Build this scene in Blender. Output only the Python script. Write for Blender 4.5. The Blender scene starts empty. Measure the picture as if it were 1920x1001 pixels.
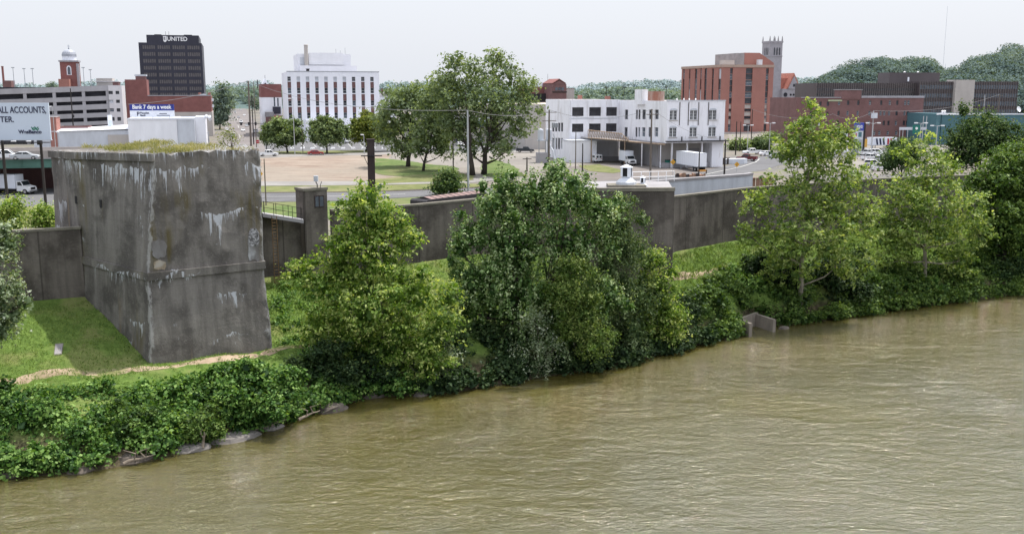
import bpy, math, random
import numpy as np
from mathutils import Vector, Matrix
R = math.radians
PI = math.pi
random.seed(7)
rng = np.random.default_rng(11)
scn = bpy.context.scene
col = scn.collection

# ------------------------------------------------------------------ camera model (metres; water level z = 0)
F = 1844.0; CX = 960.0; CY = 500.5; CH = 25.0
TH = math.atan((CY - 172.0) / F); C_, S_ = math.cos(TH), math.sin(TH)
def zat(py, Y):
    v = (CY - py) / F
    return CH - (Y * S_ - v * Y * C_) / (v * S_ + C_)
def xat(px, Y, z):
    return (px - CX) / F * (Y * C_ + (CH - z) * S_)
def at(px, py, Y):
    z = zat(py, Y); return Vector((xat(px, Y, z), Y, z))
def gnd(px, py, z=6.0):
    v = (CY - py) / F; h = CH - z
    Y = h * (v * S_ + C_) / (S_ - v * C_)
    return Vector((xat(px, Y, z), Y, z))
def project(p):
    X, Y, Z = p; h = CH - Z
    w = Y * C_ + h * S_; up = Y * S_ - h * C_
    return CX + F * X / w, CY - F * up / w
def mpp(Y): return (Y * C_ + 2.5) / F        # metres per photo pixel at depth Y

# ------------------------------------------------------------------ object helpers
def tag(o, label=None, cat=None, group=None, kind=None):
    if label: o['label'] = label
    if cat: o['category'] = cat
    if group: o['group'] = group
    if kind: o['kind'] = kind
    return o
def thing(name, loc, rz=0.0, label=None, cat=None, group=None):
    o = bpy.data.objects.new(name, None); col.objects.link(o)
    o.empty_display_size = 0.5
    o.location = loc; o.rotation_euler = (0, 0, rz)
    return tag(o, label, cat, group)
def link_mesh(name, me, mats, parent=None, loc=(0, 0, 0), rz=0.0):
    o = bpy.data.objects.new(name, me); col.objects.link(o)
    if mats is not None:
        for m in (mats if isinstance(mats, (list, tuple)) else [mats]): me.materials.append(m)
    if parent is not None: o.parent = parent
    o.location = loc; o.rotation_euler = (0, 0, rz)
    return o
def copy_tree(o, parent=None):
    c = o.copy(); col.objects.link(c)
    if parent is not None: c.parent = parent
    for ch in [x for x in KIDS.get(o.name, [])]: copy_tree(ch, c)
    return c
KIDS = {}
def index_kids():
    KIDS.clear()
    for o in list(col.objects):
        if o.parent is not None: KIDS.setdefault(o.parent.name, []).append(o)
def again(root, loc, rz, label=None, group=None):
    c = copy_tree(root); c.location = loc; c.rotation_euler = (0, 0, rz)
    if label: c['label'] = label
    if group: c['group'] = group
    return c

class MB:
    def __init__(s): s.v = []; s.f = []; s.m = []
    def add(s, vs, fs, m=0):
        b = len(s.v); s.v += [tuple(map(float, q)) for q in vs]
        for q in fs: s.f.append(tuple(b + i for i in q)); s.m.append(m)
        return s
    def box(s, x0, x1, y0, y1, z0, z1, m=0):
        return s.add([(x0,y0,z0),(x1,y0,z0),(x1,y1,z0),(x0,y1,z0),(x0,y0,z1),(x1,y0,z1),(x1,y1,z1),(x0,y1,z1)],
              [(0,3,2,1),(4,5,6,7),(0,1,5,4),(1,2,6,5),(2,3,7,6),(3,0,4,7)], m)
    def obox(s, p, ux, L, uy, W, z0, z1, m=0):
        ux = Vector((ux[0],ux[1],0)); uy = Vector((uy[0],uy[1],0)); p = Vector((p[0],p[1],0))
        b = [p, p+ux*L, p+ux*L+uy*W, p+uy*W]
        return s.prism([(q.x,q.y) for q in b], z0, z1, m)
    def prism(s, pts, z0, z1, m=0):
        n = len(pts); vs = [(x,y,z0) for x,y in pts] + [(x,y,z1) for x,y in pts]
        fs = [tuple(range(n))[::-1], tuple(range(n, 2*n))] + [(i,(i+1)%n,(i+1)%n+n,i+n) for i in range(n)]
        return s.add(vs, fs, m)
    def xprism(s, prof, y0, y1, m=0):            # profile in (x,z) pulled along y
        n = len(prof); vs = [(x,y0,z) for x,z in prof] + [(x,y1,z) for x,z in prof]
        fs = [tuple(range(n)), tuple(range(n, 2*n))[::-1]] + [(i,i+n,(i+1)%n+n,(i+1)%n) for i in range(n)]
        return s.add(vs, fs, m)
    def rings(s, rs, m=0, caps=True):
        n = len(rs[0]); vs = [q for r in rs for q in r]; fs = []
        for k in range(len(rs)-1):
            for i in range(n):
                j = (i+1) % n; fs.append((k*n+i, k*n+j, (k+1)*n+j, (k+1)*n+i))
        if caps: fs += [tuple(range(n))[::-1], tuple(range((len(rs)-1)*n, len(rs)*n))]
        return s.add(vs, fs, m)
    def cyl(s, p0, p1, r0, r1=None, n=8, m=0, caps=True):
        r1 = r0 if r1 is None else r1
        p0 = Vector(p0); p1 = Vector(p1); d = (p1-p0)
        if d.length < 1e-6: return s
        d.normalize(); a = Vector((1,0,0)) if abs(d.x) < .8 else Vector((0,1,0))
        u = d.cross(a).normalized(); w = d.cross(u)
        ring = lambda p, r: [p + (u*math.cos(2*PI*i/n) + w*math.sin(2*PI*i/n))*r for i in range(n)]
        return s.rings([ring(p0, r0), ring(p1, r1)], m, caps)
    def tube(s, pts, rad, n=6, m=0):
        pts = [Vector(p) for p in pts]
        rad = rad if isinstance(rad, (list, tuple)) else [rad]*len(pts)
        rs = []
        for i, p in enumerate(pts):
            d = (pts[min(i+1, len(pts)-1)] - pts[max(i-1, 0)]).normalized()
            a = Vector((1,0,0)) if abs(d.x) < .8 else Vector((0,1,0))
            u = d.cross(a).normalized(); w = d.cross(u)
            rs.append([p + (u*math.cos(2*PI*k/n) + w*math.sin(2*PI*k/n))*rad[i] for k in range(n)])
        return s.rings(rs, m)
    def lathe(s, prof, c=(0,0), n=16, m=0):
        return s.rings([[(c[0]+r*math.cos(2*PI*i/n), c[1]+r*math.sin(2*PI*i/n), z) for i in range(n)] for r, z in prof], m)
    def build(s, name, mats, parent=None, loc=(0,0,0), rz=0.0, smooth=False):
        me = bpy.data.meshes.new(name); me.from_pydata(s.v, [], s.f)
        if any(s.m): me.polygons.foreach_set('material_index', s.m)
        if smooth: me.polygons.foreach_set('use_smooth', [True]*len(s.f))
        me.update()
        return link_mesh(name, me, mats, parent, loc, rz)

# ------------------------------------------------------------------ materials
def newmat(name):
    m = bpy.data.materials.new(name); m.use_nodes = True
    nt = m.node_tree; nt.nodes.clear()
    return m, nt, nt.nodes, nt.links
def nd(N, t, **kw):
    n = N.new(t)
    for k, v in kw.items(): setattr(n, k, v)
    return n
def rgb(c): return (c[0], c[1], c[2], 1.0)
def pm(name, c, rough=.8, var=.18, scale=.6, spec=.3, streak=1.0, metal=0.0, bump=0.0, c2=None, fine=0.0):
    """painted / mineral surface: base colour broken up by noise in object space; streak<1 stretches it down the wall"""
    m, nt, N, L = newmat(name)
    out = nd(N,'ShaderNodeOutputMaterial'); b = nd(N,'ShaderNodeBsdfPrincipled'); L.new(b.outputs[0], out.inputs[0])
    b.inputs['Roughness'].default_value = rough; b.inputs['Metallic'].default_value = metal
    b.inputs['Specular IOR Level'].default_value = spec
    tc = nd(N,'ShaderNodeTexCoord'); mp = nd(N,'ShaderNodeMapping'); mp.inputs['Scale'].default_value = (scale, scale, scale*streak)
    L.new(tc.outputs['Object'], mp.inputs[0])
    no = nd(N,'ShaderNodeTexNoise'); no.inputs['Scale'].default_value = 1.0; no.inputs['Detail'].default_value = 7; no.inputs['Roughness'].default_value = .62
    L.new(mp.outputs[0], no.inputs['Vector'])
    r = nd(N,'ShaderNodeValToRGB'); r.color_ramp.elements[0].position = .3; r.color_ramp.elements[1].position = .7
    d = c2 if c2 else [x*(1-var) for x in c]
    r.color_ramp.elements[0].color = rgb(d); r.color_ramp.elements[1].color = rgb([min(1, x*(1+var*.6)) for x in c])
    L.new(no.outputs['Fac'], r.inputs[0])
    src = r.outputs[0]
    if fine:
        n2 = nd(N,'ShaderNodeTexNoise'); n2.inputs['Scale'].default_value = scale*14; n2.inputs['Detail'].default_value = 3
        L.new(tc.outputs['Object'], n2.inputs['Vector'])
        mr = nd(N,'ShaderNodeMapRange'); mr.inputs[1].default_value=.3; mr.inputs[2].default_value=.7; mr.inputs[3].default_value = 1-fine; mr.inputs[4].default_value = 1+fine
        L.new(n2.outputs['Fac'], mr.inputs[0])
        mx = nd(N,'ShaderNodeVectorMath', operation='SCALE'); L.new(src, mx.inputs[0]); L.new(mr.outputs[0], mx.inputs['Scale']); src = mx.outputs[0]
    L.new(src, b.inputs['Base Color'])
    if bump:
        bp = nd(N,'ShaderNodeBump'); bp.inputs['Strength'].default_value = bump; bp.inputs['Distance'].default_value = .1
        L.new(no.outputs['Fac'], bp.inputs['Height']); L.new(bp.outputs[0], b.inputs['Normal'])
    return m
def weathered(name, c, grime, stain):
    m, nt, N, L = newmat(name)
    out = nd(N,'ShaderNodeOutputMaterial'); b = nd(N,'ShaderNodeBsdfPrincipled'); L.new(b.outputs[0], out.inputs[0]); b.inputs['Roughness'].default_value = .8; b.inputs['Specular IOR Level'].default_value = .2
    V = nd(N,'ShaderNodeTexCoord').outputs['Object']
    def nz(sc, det, lo, hi, k):
        mp = nd(N,'ShaderNodeMapping'); mp.inputs['Scale'].default_value = sc; L.new(V, mp.inputs[0]); n = nd(N,'ShaderNodeTexNoise'); n.inputs['Scale'].default_value = 1; n.inputs['Detail'].default_value = det; n.inputs['Roughness'].default_value = .65
        L.new(mp.outputs[0], n.inputs['Vector']); r = nd(N,'ShaderNodeMapRange', interpolation_type='SMOOTHSTEP'); r.inputs[1].default_value = lo; r.inputs[2].default_value = hi; r.inputs[4].default_value = k; L.new(n.outputs['Fac'], r.inputs[0]); return r.outputs[0]
    def mx(f, a, d):
        x = nd(N,'ShaderNodeMix', data_type='RGBA'); L.new(f, x.inputs[0])
        (L.new(a, x.inputs[6]) if not isinstance(a, tuple) else setattr(x.inputs[6], 'default_value', rgb(a))); x.inputs[7].default_value = rgb(d); return x.outputs[2]
    q = mx(nz((.5,.5,.10), 6, .46, .72, .75), c, grime)
    q = mx(nz((1.6,1.6,.22), 7, .60, .68, .55), q, stain)
    q = mx(nz((3.5,3.5,3.5), 4, .45, .75, .18), q, grime)
    L.new(q, b.inputs['Base Color']); return m
def glassm(name, c=(.03,.035,.045), rough=.12, var=.6):
    m = pm(name, c, rough, var, .45, .5); return m
def leafm(name, dark, mid, light, tr=.35, rough=.5, spec=.35):
    rough = max(rough, .55); spec = spec*.55
    m, nt, N, L = newmat(name)
    out = nd(N,'ShaderNodeOutputMaterial'); b = nd(N,'ShaderNodeBsdfPrincipled'); t = nd(N,'ShaderNodeBsdfTranslucent'); mx = nd(N,'ShaderNodeMixShader')
    a = nd(N,'ShaderNodeAttribute', attribute_name='tone'); r = nd(N,'ShaderNodeValToRGB')
    e = r.color_ramp.elements; e[0].color = rgb(dark); e[1].color = rgb(light); e[1].position = .97
    k = e.new(.5); k.color = rgb(mid)
    L.new(a.outputs['Fac'], r.inputs[0]); L.new(r.outputs[0], b.inputs['Base Color'])
    hs = nd(N,'ShaderNodeMix', data_type='RGBA', blend_type='MULTIPLY'); hs.inputs[0].default_value = 1
    L.new(r.outputs[0], hs.inputs[6]); hs.inputs[7].default_value = (1.5, 1.45, .55, 1)
    L.new(hs.outputs[2], t.inputs[0])
    b.inputs['Roughness'].default_value = rough; b.inputs['Specular IOR Level'].default_value = spec
    mx.inputs[0].default_value = tr
    L.new(b.outputs[0], mx.inputs[1]); L.new(t.outputs[0], mx.inputs[2]); L.new(mx.outputs[0], out.inputs[0])
    return m

M = {}
M['white_paint'] = pm('white_paint', (.80,.81,.86), .7, .10, .35, .3, .25)
M['old_white'] = weathered('old_white_paint', (.83,.83,.88), (.58,.57,.59), (.40,.33,.29))
M['office_white'] = pm('office_white', (.79,.80,.86), .7, .07, .2, .3, .3)
M['pale_metal'] = pm('pale_metal', (.55,.58,.64), .5, .15, .5, .4, .3)
M['grey_metal'] = pm('grey_metal', (.33,.35,.38), .45, .15, 1.0, .5)
M['dark_metal'] = pm('dark_metal', (.03,.028,.032), .6, .4, 1.5, .3, .3)
M['rust'] = pm('rust', (.17,.10,.07), .9, .5, 1.2, .2, .3, c2=(.30,.27,.24))
M['rust_steel'] = pm('rust_steel', (.055,.042,.04), .8, .4, 1.2, .2, .3)
M['brick'] = pm('brick_red', (.235,.105,.098), .9, .18, .35, .2, 1, fine=.10)
M['brick_bright'] = pm('brick_orange', (.345,.168,.142), .9, .10, .2, .2, 1, fine=.06)
M['brick_dark'] = pm('brick_dark', (.19,.108,.106), .9, .2, .3, .2, 1, fine=.12)
M['beige'] = pm('beige_concrete', (.46,.43,.41), .9, .12, .3, .2, .4)
M['garage'] = pm('garage_concrete', (.36,.35,.37), .9, .14, .3, .2, .3)
M['garage_light'] = pm('garage_light', (.58,.56,.58), .9, .12, .3, .2, .3)
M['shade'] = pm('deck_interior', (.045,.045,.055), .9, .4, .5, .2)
M['stone'] = pm('stone', (.36,.35,.38), .9, .15, .5, .2, 1, fine=.1)
M['tile'] = pm('red_tile', (.42,.17,.13), .8, .15, .6, .3)
M['dome'] = pm('dome_metal', (.33,.35,.40), .45, .2, .5, .5, .4)
M['curtain'] = pm('dark_curtain_wall', (.036,.037,.056), .5, .2, .2, .35, .3)
M['curtain_brown'] = pm('brown_curtain_wall', (.075,.062,.068), .45, .2, .2, .5, .3)
M['band'] = pm('window_band', (.13,.12,.125), .35, .5, 1.5, .5, .4)
M['teal'] = pm('teal_siding', (.075,.16,.19), .7, .12, .4, .3, .3)
M['roof_grey'] = pm('roof_grey', (.30,.29,.30), .9, .25, .25, .2)
M['roof_tan'] = pm('roof_tan', (.50,.44,.39), .9, .2, .12, .2)
M['glass'] = glassm('window_glass', (.045,.048,.06))
M['glass_blue'] = glassm('window_glass_blue', (.10,.12,.15), .15, .5)
M['blind'] = pm('window_blind', (.52,.55,.60), .6, .15, .8)
M['frame'] = pm('window_frame', (.60,.61,.62), .6, .1)
M['pole_wood'] = pm('pole_wood', (.17,.145,.125), .9, .25, 1.5, .2, .1)
M['pole_dark'] = pm('pole_dark', (.045,.04,.038), .9, .3, 1.5, .2, .1)
M['pole_grey'] = pm('pole_grey', (.42,.43,.45), .6, .1, 1, .4)
M['wire'] = pm('wire', (.20,.20,.21), .6, .1)
M['black'] = pm('black_rubber', (.018,.018,.02), .8, .2)
M['green_paint'] = pm('girder_green', (.10,.21,.175), .6, .15, .5, .3, .4)
M['parapet'] = pm('bridge_parapet', (.34,.31,.29), .9, .15, .4, .2, .3)
M['yellow'] = pm('sign_yellow', (.62,.33,.04), .6, .08)
M['orange'] = pm('signal_orange', (.62,.30,.08), .6, .08)
M['blue_sign'] = pm('sign_blue', (.035,.05,.26), .5, .06)
M['volvo'] = pm('sign_blue_bright', (.05,.07,.36), .5, .06)
M['green_sign'] = pm('sign_green', (.02,.16,.13), .5, .06)
M['bill_pale'] = pm('billboard_face', (.55,.62,.72), .6, .03, .15)
M['sign_white'] = pm('sign_white', (.74,.77,.84), .6, .03, .3)
M['ink'] = pm('sign_ink', (.025,.03,.07), .6, .05)
M['logo_green'] = pm('logo_green', (.03,.19,.12), .6, .05)
M['letter_white'] = pm('letter_white', (.86,.87,.90), .6, .03)
M['stop_red'] = pm('stop_red', (.40,.02,.03), .5, .05)
def paint(name, c): return pm('car_'+name, c, .3, .04, 1.0, .5)
M['car_white'] = paint('white', (.74,.75,.77)); M['car_silver'] = paint('silver', (.42,.44,.47)); M['car_red'] = paint('red', (.26,.03,.03))
M['car_maroon'] = paint('maroon', (.13,.02,.025)); M['car_dark'] = paint('dark', (.02,.025,.035)); M['car_blue'] = paint('blue', (.04,.08,.2)); M['car_yellow'] = paint('yellow', (.65,.36,.05))
M['car_glass'] = glassm('car_glass', (.02,.025,.03), .08, .2)
M['chrome'] = pm('chrome', (.5,.5,.52), .25, .1, 1, .5, 1, .8)
M['lamp_red'] = pm('tail_red', (.35,.02,.02), .3, .05)
M['lamp_clear'] = pm('head_clear', (.7,.7,.68), .2, .05)

# leaves
M['leaf_syc'] = leafm('leaf_sycamore', (.036,.084,.014), (.145,.245,.038), (.48,.54,.20), .44, .45, .5)
M['leaf_syc2'] = leafm('leaf_sycamore_pale', (.038,.086,.018), (.138,.215,.042), (.43,.50,.20), .40, .45, .5)
M['leaf_maple'] = leafm('leaf_silver_maple', (.020,.058,.014), (.112,.205,.052), (.45,.54,.30), .24, .5, .45)
M['leaf_willow'] = leafm('leaf_willow', (.030,.064,.024), (.105,.165,.060), (.28,.35,.19), .32, .5, .4)
M['leaf_yellow'] = leafm('leaf_yellowish', (.05,.080,.014), (.135,.175,.030), (.28,.30,.08), .36, .5, .4)
M['leaf_silver'] = leafm('leaf_silver', (.055,.10,.042), (.20,.265,.145), (.52,.57,.45), .3, .5, .5)
M['leaf_vine'] = leafm('leaf_vine', (.012,.044,.010), (.068,.155,.026), (.24,.37,.10), .30, .45, .45)
M['leaf_bush'] = leafm('leaf_bush', (.022,.052,.012), (.075,.140,.026), (.19,.27,.07), .32, .5, .4)
M['leaf_city'] = leafm('leaf_city', (.07,.105,.06), (.15,.205,.105), (.265,.33,.18), .36, .6, .3)
M['leaf_round'] = leafm('leaf_round', (.055,.09,.046), (.135,.19,.08), (.27,.34,.15), .3, .6, .3)
M['leaf_dark'] = leafm('leaf_dark', (.018,.042,.016), (.050,.095,.032), (.14,.195,.07), .3, .55, .3)
M['leaf_elder'] = leafm('leaf_elder', (.038,.080,.016), (.112,.178,.036), (.30,.36,.12), .34, .5, .4)
M['leaf_deep_shade'] = leafm('leaf_deep_shade', (.010,.026,.010), (.026,.054,.018), (.075,.115,.042), .2, .55, .3)  # canopy shade put into the leaf colour, for growth under the big trees
M['leaf_haze'] = leafm('leaf_hazy', (.125,.175,.165), (.175,.235,.20), (.23,.285,.225), .25, .8, .2)  # distance haze mixed into the leaf colour
M['leaf_hill'] = leafm('leaf_hill', (.085,.128,.132), (.128,.176,.166), (.180,.230,.195), .2, .9, .1)  # bluish air haze put into the hill leaf colour
M['leaf_far'] = leafm('leaf_far_ridge', (.235,.305,.335), (.27,.34,.365), (.30,.365,.38), .1, .9, .05)  # paler still: ridge leaves carry the haze in their colour
M['leaf_grass'] = leafm('grass_blade', (.085,.145,.030), (.145,.220,.052), (.25,.32,.10), .3, .6, .3)
M['leaf_dry'] = leafm('grass_dry', (.11,.135,.04), (.24,.23,.10), (.45,.41,.25), .3, .7, .2)
M['bark'] = pm('bark', (.10,.085,.07), .95, .4, 2.5, .2, .25)
M['bark_pale'] = pm('bark_pale', (.30,.27,.22), .9, .55, 1.6, .2, .4)
M['bark_dark'] = pm('bark_dark', (.055,.048,.042), .95, .3, 2, .2, .3)
from mathutils.geometry import tessellate_polygon
# ------------------------------------------------------------------ special materials
def mth(N, L, op, a, b=None, c=None):
    n = nd(N, 'ShaderNodeMath', operation=op)
    for i, x in enumerate((a, b, c)):
        if x is None: continue
        if isinstance(x, (int, float)): n.inputs[i].default_value = x
        else: L.new(x, n.inputs[i])
    return n.outputs[0]
def noise(N, L, vec, sc, det=4, rough=.55):
    mp = nd(N, 'ShaderNodeMapping'); mp.inputs['Scale'].default_value = sc if isinstance(sc, tuple) else (sc, sc, sc)
    L.new(vec, mp.inputs[0]); n = nd(N, 'ShaderNodeTexNoise'); n.inputs['Scale'].default_value = 1; n.inputs['Detail'].default_value = det
    n.inputs['Roughness'].default_value = rough; L.new(mp.outputs[0], n.inputs['Vector']); return n.outputs['Fac']
def ss(N, L, x, lo, hi):
    n = nd(N, 'ShaderNodeMapRange', interpolation_type='SMOOTHSTEP')
    L.new(x, n.inputs[0]); n.inputs[1].default_value = lo; n.inputs[2].default_value = hi; return n.outputs[0]
def mixc(N, L, f, a, b):
    n = nd(N, 'ShaderNodeMix', data_type='RGBA')
    if isinstance(f, (int, float)): n.inputs[0].default_value = f
    else: L.new(f, n.inputs[0])
    for i, x in ((6, a), (7, b)):
        if isinstance(x, tuple): n.inputs[i].default_value = rgb(x)
        else: L.new(x, n.inputs[i])
    return n.outputs[2]

def concrete(name, base, dark, drips=(), white=(.50,.52,.56), moss=0.0, joints=0.0, fleck=True):
    m, nt, N, L = newmat(name)
    out = nd(N,'ShaderNodeOutputMaterial'); b = nd(N,'ShaderNodeBsdfPrincipled'); L.new(b.outputs[0], out.inputs[0])
    b.inputs['Roughness'].default_value = .95; b.inputs['Specular IOR Level'].default_value = .15
    V = nd(N,'ShaderNodeTexCoord').outputs['Object']
    sx = nd(N,'ShaderNodeSeparateXYZ'); L.new(V, sx.inputs[0]); z = sx.outputs[2]
    big = noise(N, L, V, .35, 6); st = noise(N, L, V, (1.1,1.1,.07), 5, .65); fine = noise(N, L, V, 5.0, 4, .7)
    c = mixc(N, L, ss(N, L, st, .32, .68), dark, base)
    c = mixc(N, L, mth(N, L, 'MULTIPLY', ss(N, L, big, .44, .62), .85), c, tuple(x*.62 for x in dark))
    c = mixc(N, L, mth(N, L, 'MULTIPLY', ss(N, L, fine, .5, .75), .35), c, tuple(x*1.35 for x in base))
    # board-marked lifts: faint level lines
    lift = mth(N, L, 'FRACT', mth(N, L, 'MULTIPLY', z, .82))
    line = mth(N, L, 'MULTIPLY', mth(N, L, 'LESS_THAN', lift, .03), .22)
    c = mixc(N, L, line, c, tuple(x*.5 for x in dark))
    if joints:
        w = nd(N,'ShaderNodeMapping'); w.inputs['Rotation'].default_value = (0,0,-R(35)); L.new(V, w.inputs[0])
        s2 = nd(N,'ShaderNodeSeparateXYZ'); L.new(w.outputs[0], s2.inputs[0])
        fr = mth(N, L, 'FRACT', mth(N, L, 'MULTIPLY', s2.outputs[0], joints))
        c = mixc(N, L, mth(N, L, 'MULTIPLY', mth(N, L, 'LESS_THAN', fr, .018), .6), c, tuple(x*.4 for x in dark))
        top = ss(N, L, mth(N, L, 'ADD', z, mth(N, L, 'MULTIPLY', st, 2.5)), 13.6, 15.6)
        c = mixc(N, L, mth(N, L, 'MULTIPLY', top, .45), c, tuple(x*.45 for x in dark))
    if moss:
        mo = mth(N, L, 'MULTIPLY', ss(N, L, noise(N, L, V, (.22,.22,.1), 4), .56, .68), ss(N, L, st, .4, .6))
        c = mixc(N, L, mth(N, L, 'MULTIPLY', mo, moss), c, (.085,.068,.022))
        ru = mth(N, L, 'MULTIPLY', ss(N, L, noise(N, L, V, (.5,.5,.05), 3), .63, .70), .55)
        c = mixc(N, L, ru, c, (.22,.165,.11))
    tot = None
    hs = noise(N, L, V, (3.6,3.6,.10), 5, .75); wob = noise(N, L, V, (.55,.55,0.3), 4); pres = noise(N, L, V, (.17,.17,.17), 3)
    for i, (z0, ln, lo) in enumerate(drips):
        pr = noise(N, L, mthv(N, L, V, (i*7.3, i*3.1, 0)), (.19,.19,.10), 3)
        t = mth(N, L, 'SUBTRACT', mth(N, L, 'ADD', z0, mth(N, L, 'MULTIPLY', mth(N, L, 'SUBTRACT', wob, .5), 2.4)), z)
        le = mth(N, L, 'MULTIPLY', mth(N, L, 'MULTIPLY', ss(N, L, hs, .44, .78), ss(N, L, pr, lo, lo+.12)), ln)
        d = mth(N, L, 'MULTIPLY', mth(N, L, 'GREATER_THAN', t, 0.0), ss(N, L, mth(N, L, 'SUBTRACT', le, t), 0.0, .25))
        tot = d if tot is None else mth(N, L, 'MAXIMUM', tot, d)
    if fleck:
        fl = mth(N, L, 'MULTIPLY', ss(N, L, noise(N, L, V, (1.3,1.3,.8), 8, .75), .705, .73), .8)
        tot = fl if tot is None else mth(N, L, 'MAXIMUM', tot, fl)
    if tot is not None:
        c = mixc(N, L, mth(N, L, 'MULTIPLY', tot, .85), c, white)
    if drips:
        ed = nd(N,'ShaderNodeAttribute', attribute_name='edge').outputs['Fac']
        wn = noise(N, L, V, (2.2,2.2,1.1), 6, .7)
        em = ss(N, L, mth(N, L, 'ADD', ed, mth(N, L, 'MULTIPLY', mth(N, L, 'SUBTRACT', wn, .5), 1.5)), .78, 1.0)
        c = mixc(N, L, mth(N, L, 'MULTIPLY', em, .7), c, (.36,.355,.35))
    L.new(c, b.inputs['Base Color'])
    bp = nd(N,'ShaderNodeBump'); bp.inputs['Strength'].default_value = .5; bp.inputs['Distance'].default_value = .08
    L.new(fine, bp.inputs['Height']); L.new(bp.outputs[0], b.inputs['Normal'])
    return m
def mthv(N, L, v, off):
    n = nd(N, 'ShaderNodeVectorMath', operation='ADD'); L.new(v, n.inputs[0]); n.inputs[1].default_value = off; return n.outputs[0]

M['pier'] = concrete('pier_concrete', (.215,.200,.185), (.128,.118,.110),
                     drips=((20.5,1.8,.35),(19.0,3.6,.43),(15.4,3.8,.54),(12.9,3.2,.56),(10.6,2.0,.42),(8.4,2.4,.52),(6.8,2.8,.48),(5.2,1.9,.47)), moss=.8)
M['wall'] = concrete('floodwall_concrete', (.185,.164,.148), (.114,.100,.090), joints=.14, fleck=False)
M['wall_cap'] = pm('wall_cap', (.20,.185,.155), .95, .3, 1.0, .15, 1, fine=.15)
M['pale_wall'] = pm('pale_wall', (.47,.50,.55), .85, .18, .8, .2, .2, fine=.05)

def ground_mat():
    m, nt, N, L = newmat('ground')
    out = nd(N,'ShaderNodeOutputMaterial'); b = nd(N,'ShaderNodeBsdfPrincipled'); L.new(b.outputs[0], out.inputs[0])
    b.inputs['Roughness'].default_value = .95; b.inputs['Specular IOR Level'].default_value = .1
    V = nd(N,'ShaderNodeTexCoord').outputs['Object']
    sx = nd(N,'ShaderNodeSeparateXYZ'); L.new(V, sx.inputs[0]); z = sx.outputs[2]
    a1 = noise(N, L, V, .22, 6, .6); a2 = noise(N, L, V, 1.6, 6, .7); a3 = noise(N, L, V, .035, 5)
    g = mixc(N, L, ss(N, L, a2, .35, .68), (.072,.122,.026), (.132,.198,.046))
    g = mixc(N, L, mth(N, L, 'MULTIPLY', ss(N, L, a1, .48, .64), .55), g, (.205,.20,.085))
    mud = mixc(N, L, ss(N, L, a2, .35, .65), (.045,.040,.024), (.105,.085,.055))
    g = mixc(N, L, ss(N, L, mth(N, L, 'ADD', z, mth(N, L, 'MULTIPLY', a2, .8)), 1.7, 2.8), mud, g)
    cty = mixc(N, L, ss(N, L, a3, .42, .6), (.185,.165,.145), (.145,.14,.137))
    cty = mixc(N, L, mth(N, L, 'MULTIPLY', ss(N, L, a1, .5, .68), .5), cty, (.18,.20,.085))
    at_ = nd(N,'ShaderNodeAttribute', attribute_name='city')
    L.new(mixc(N, L, at_.outputs['Fac'], g, cty), b.inputs['Base Color'])
    bp = nd(N,'ShaderNodeBump'); bp.inputs['Strength'].default_value = .6; bp.inputs['Distance'].default_value = .15
    L.new(a2, bp.inputs['Height']); L.new(bp.outputs[0], b.inputs['Normal'])
    return m
M['ground'] = ground_mat()
def patch(name, a, b_, sc=.25, a2=None, lim=(.5,.68), mixamt=.7, stretch=(1,1,1)):
    m, nt, N, L = newmat(name)
    out = nd(N,'ShaderNodeOutputMaterial'); b = nd(N,'ShaderNodeBsdfPrincipled'); L.new(b.outputs[0], out.inputs[0])
    b.inputs['Roughness'].default_value = .95; b.inputs['Specular IOR Level'].default_value = .1
    V = nd(N,'ShaderNodeTexCoord').outputs['Object']
    n1 = noise(N, L, V, tuple(sc*q for q in stretch), 7, .62); n2 = noise(N, L, V, sc*.22, 4); n3 = noise(N, L, V, sc*9, 4)
    c = mixc(N, L, ss(N, L, n1, .35, .65), a, b_)
    if a2: c = mixc(N, L, mth(N, L, 'MULTIPLY', ss(N, L, n2, *lim), mixamt), c, a2)
    c = mixc(N, L, mth(N, L, 'MULTIPLY', ss(N, L, n3, .45, .7), .18), c, tuple(x*.5 for x in a))
    L.new(c, b.inputs['Base Color']); return m
M['dirt'] = patch('bare_dirt', (.205,.155,.125), (.30,.25,.205), .12, (.245,.215,.18), (.42,.58), .75, (1,2.5,1))
M['lot_pink'] = patch('lot_asphalt', (0.158,0.140,0.132), (0.195,0.177,0.166), .08, (0.126,0.119,0.116))
M['lot_tan'] = patch('lot_gravel', (0.211,0.193,0.174), (0.248,0.232,0.211), .08, (0.185,0.174,0.164))
M['asphalt'] = patch('old_asphalt', (0.126,0.126,0.132), (0.158,0.158,0.164), .15, (0.106,0.106,0.111), (.5,.65), .7, (.4,3,1))
M['concrete_road'] = patch('concrete_road', (0.222,0.211,0.203), (0.264,0.254,0.243), .12, (0.190,0.182,0.174))
M['street'] = patch('street_asphalt', (0.174,0.158,0.156), (0.201,0.185,0.179), .06, (0.148,0.138,0.138))
M['kerb'] = pm('kerb', (0.224,0.178,0.165), .9, .15)
M['mark'] = pm('road_marking', (0.409,0.409,0.396), .8, .12, 1.5)
M['turf'] = patch('mown_turf', (.115,.135,.05), (.175,.18,.08), .35, (.22,.20,.115), (.5,.62), .6)
M['turf_green'] = patch('lush_turf', (.075,.12,.035), (.13,.165,.06), .35, (.175,.17,.085))
M['path'] = patch('path_dirt', (.30,.225,.16), (.42,.33,.24), .8, (.14,.17,.05), (.50,.58), .8)
M['rock'] = pm('rock', (.24,.21,.185), .95, .4, 1.2, .15, 1, .8, fine=.2)
M['driftwood'] = pm('driftwood', (.24,.20,.16), .95, .3, 2, .1, .3)
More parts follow.
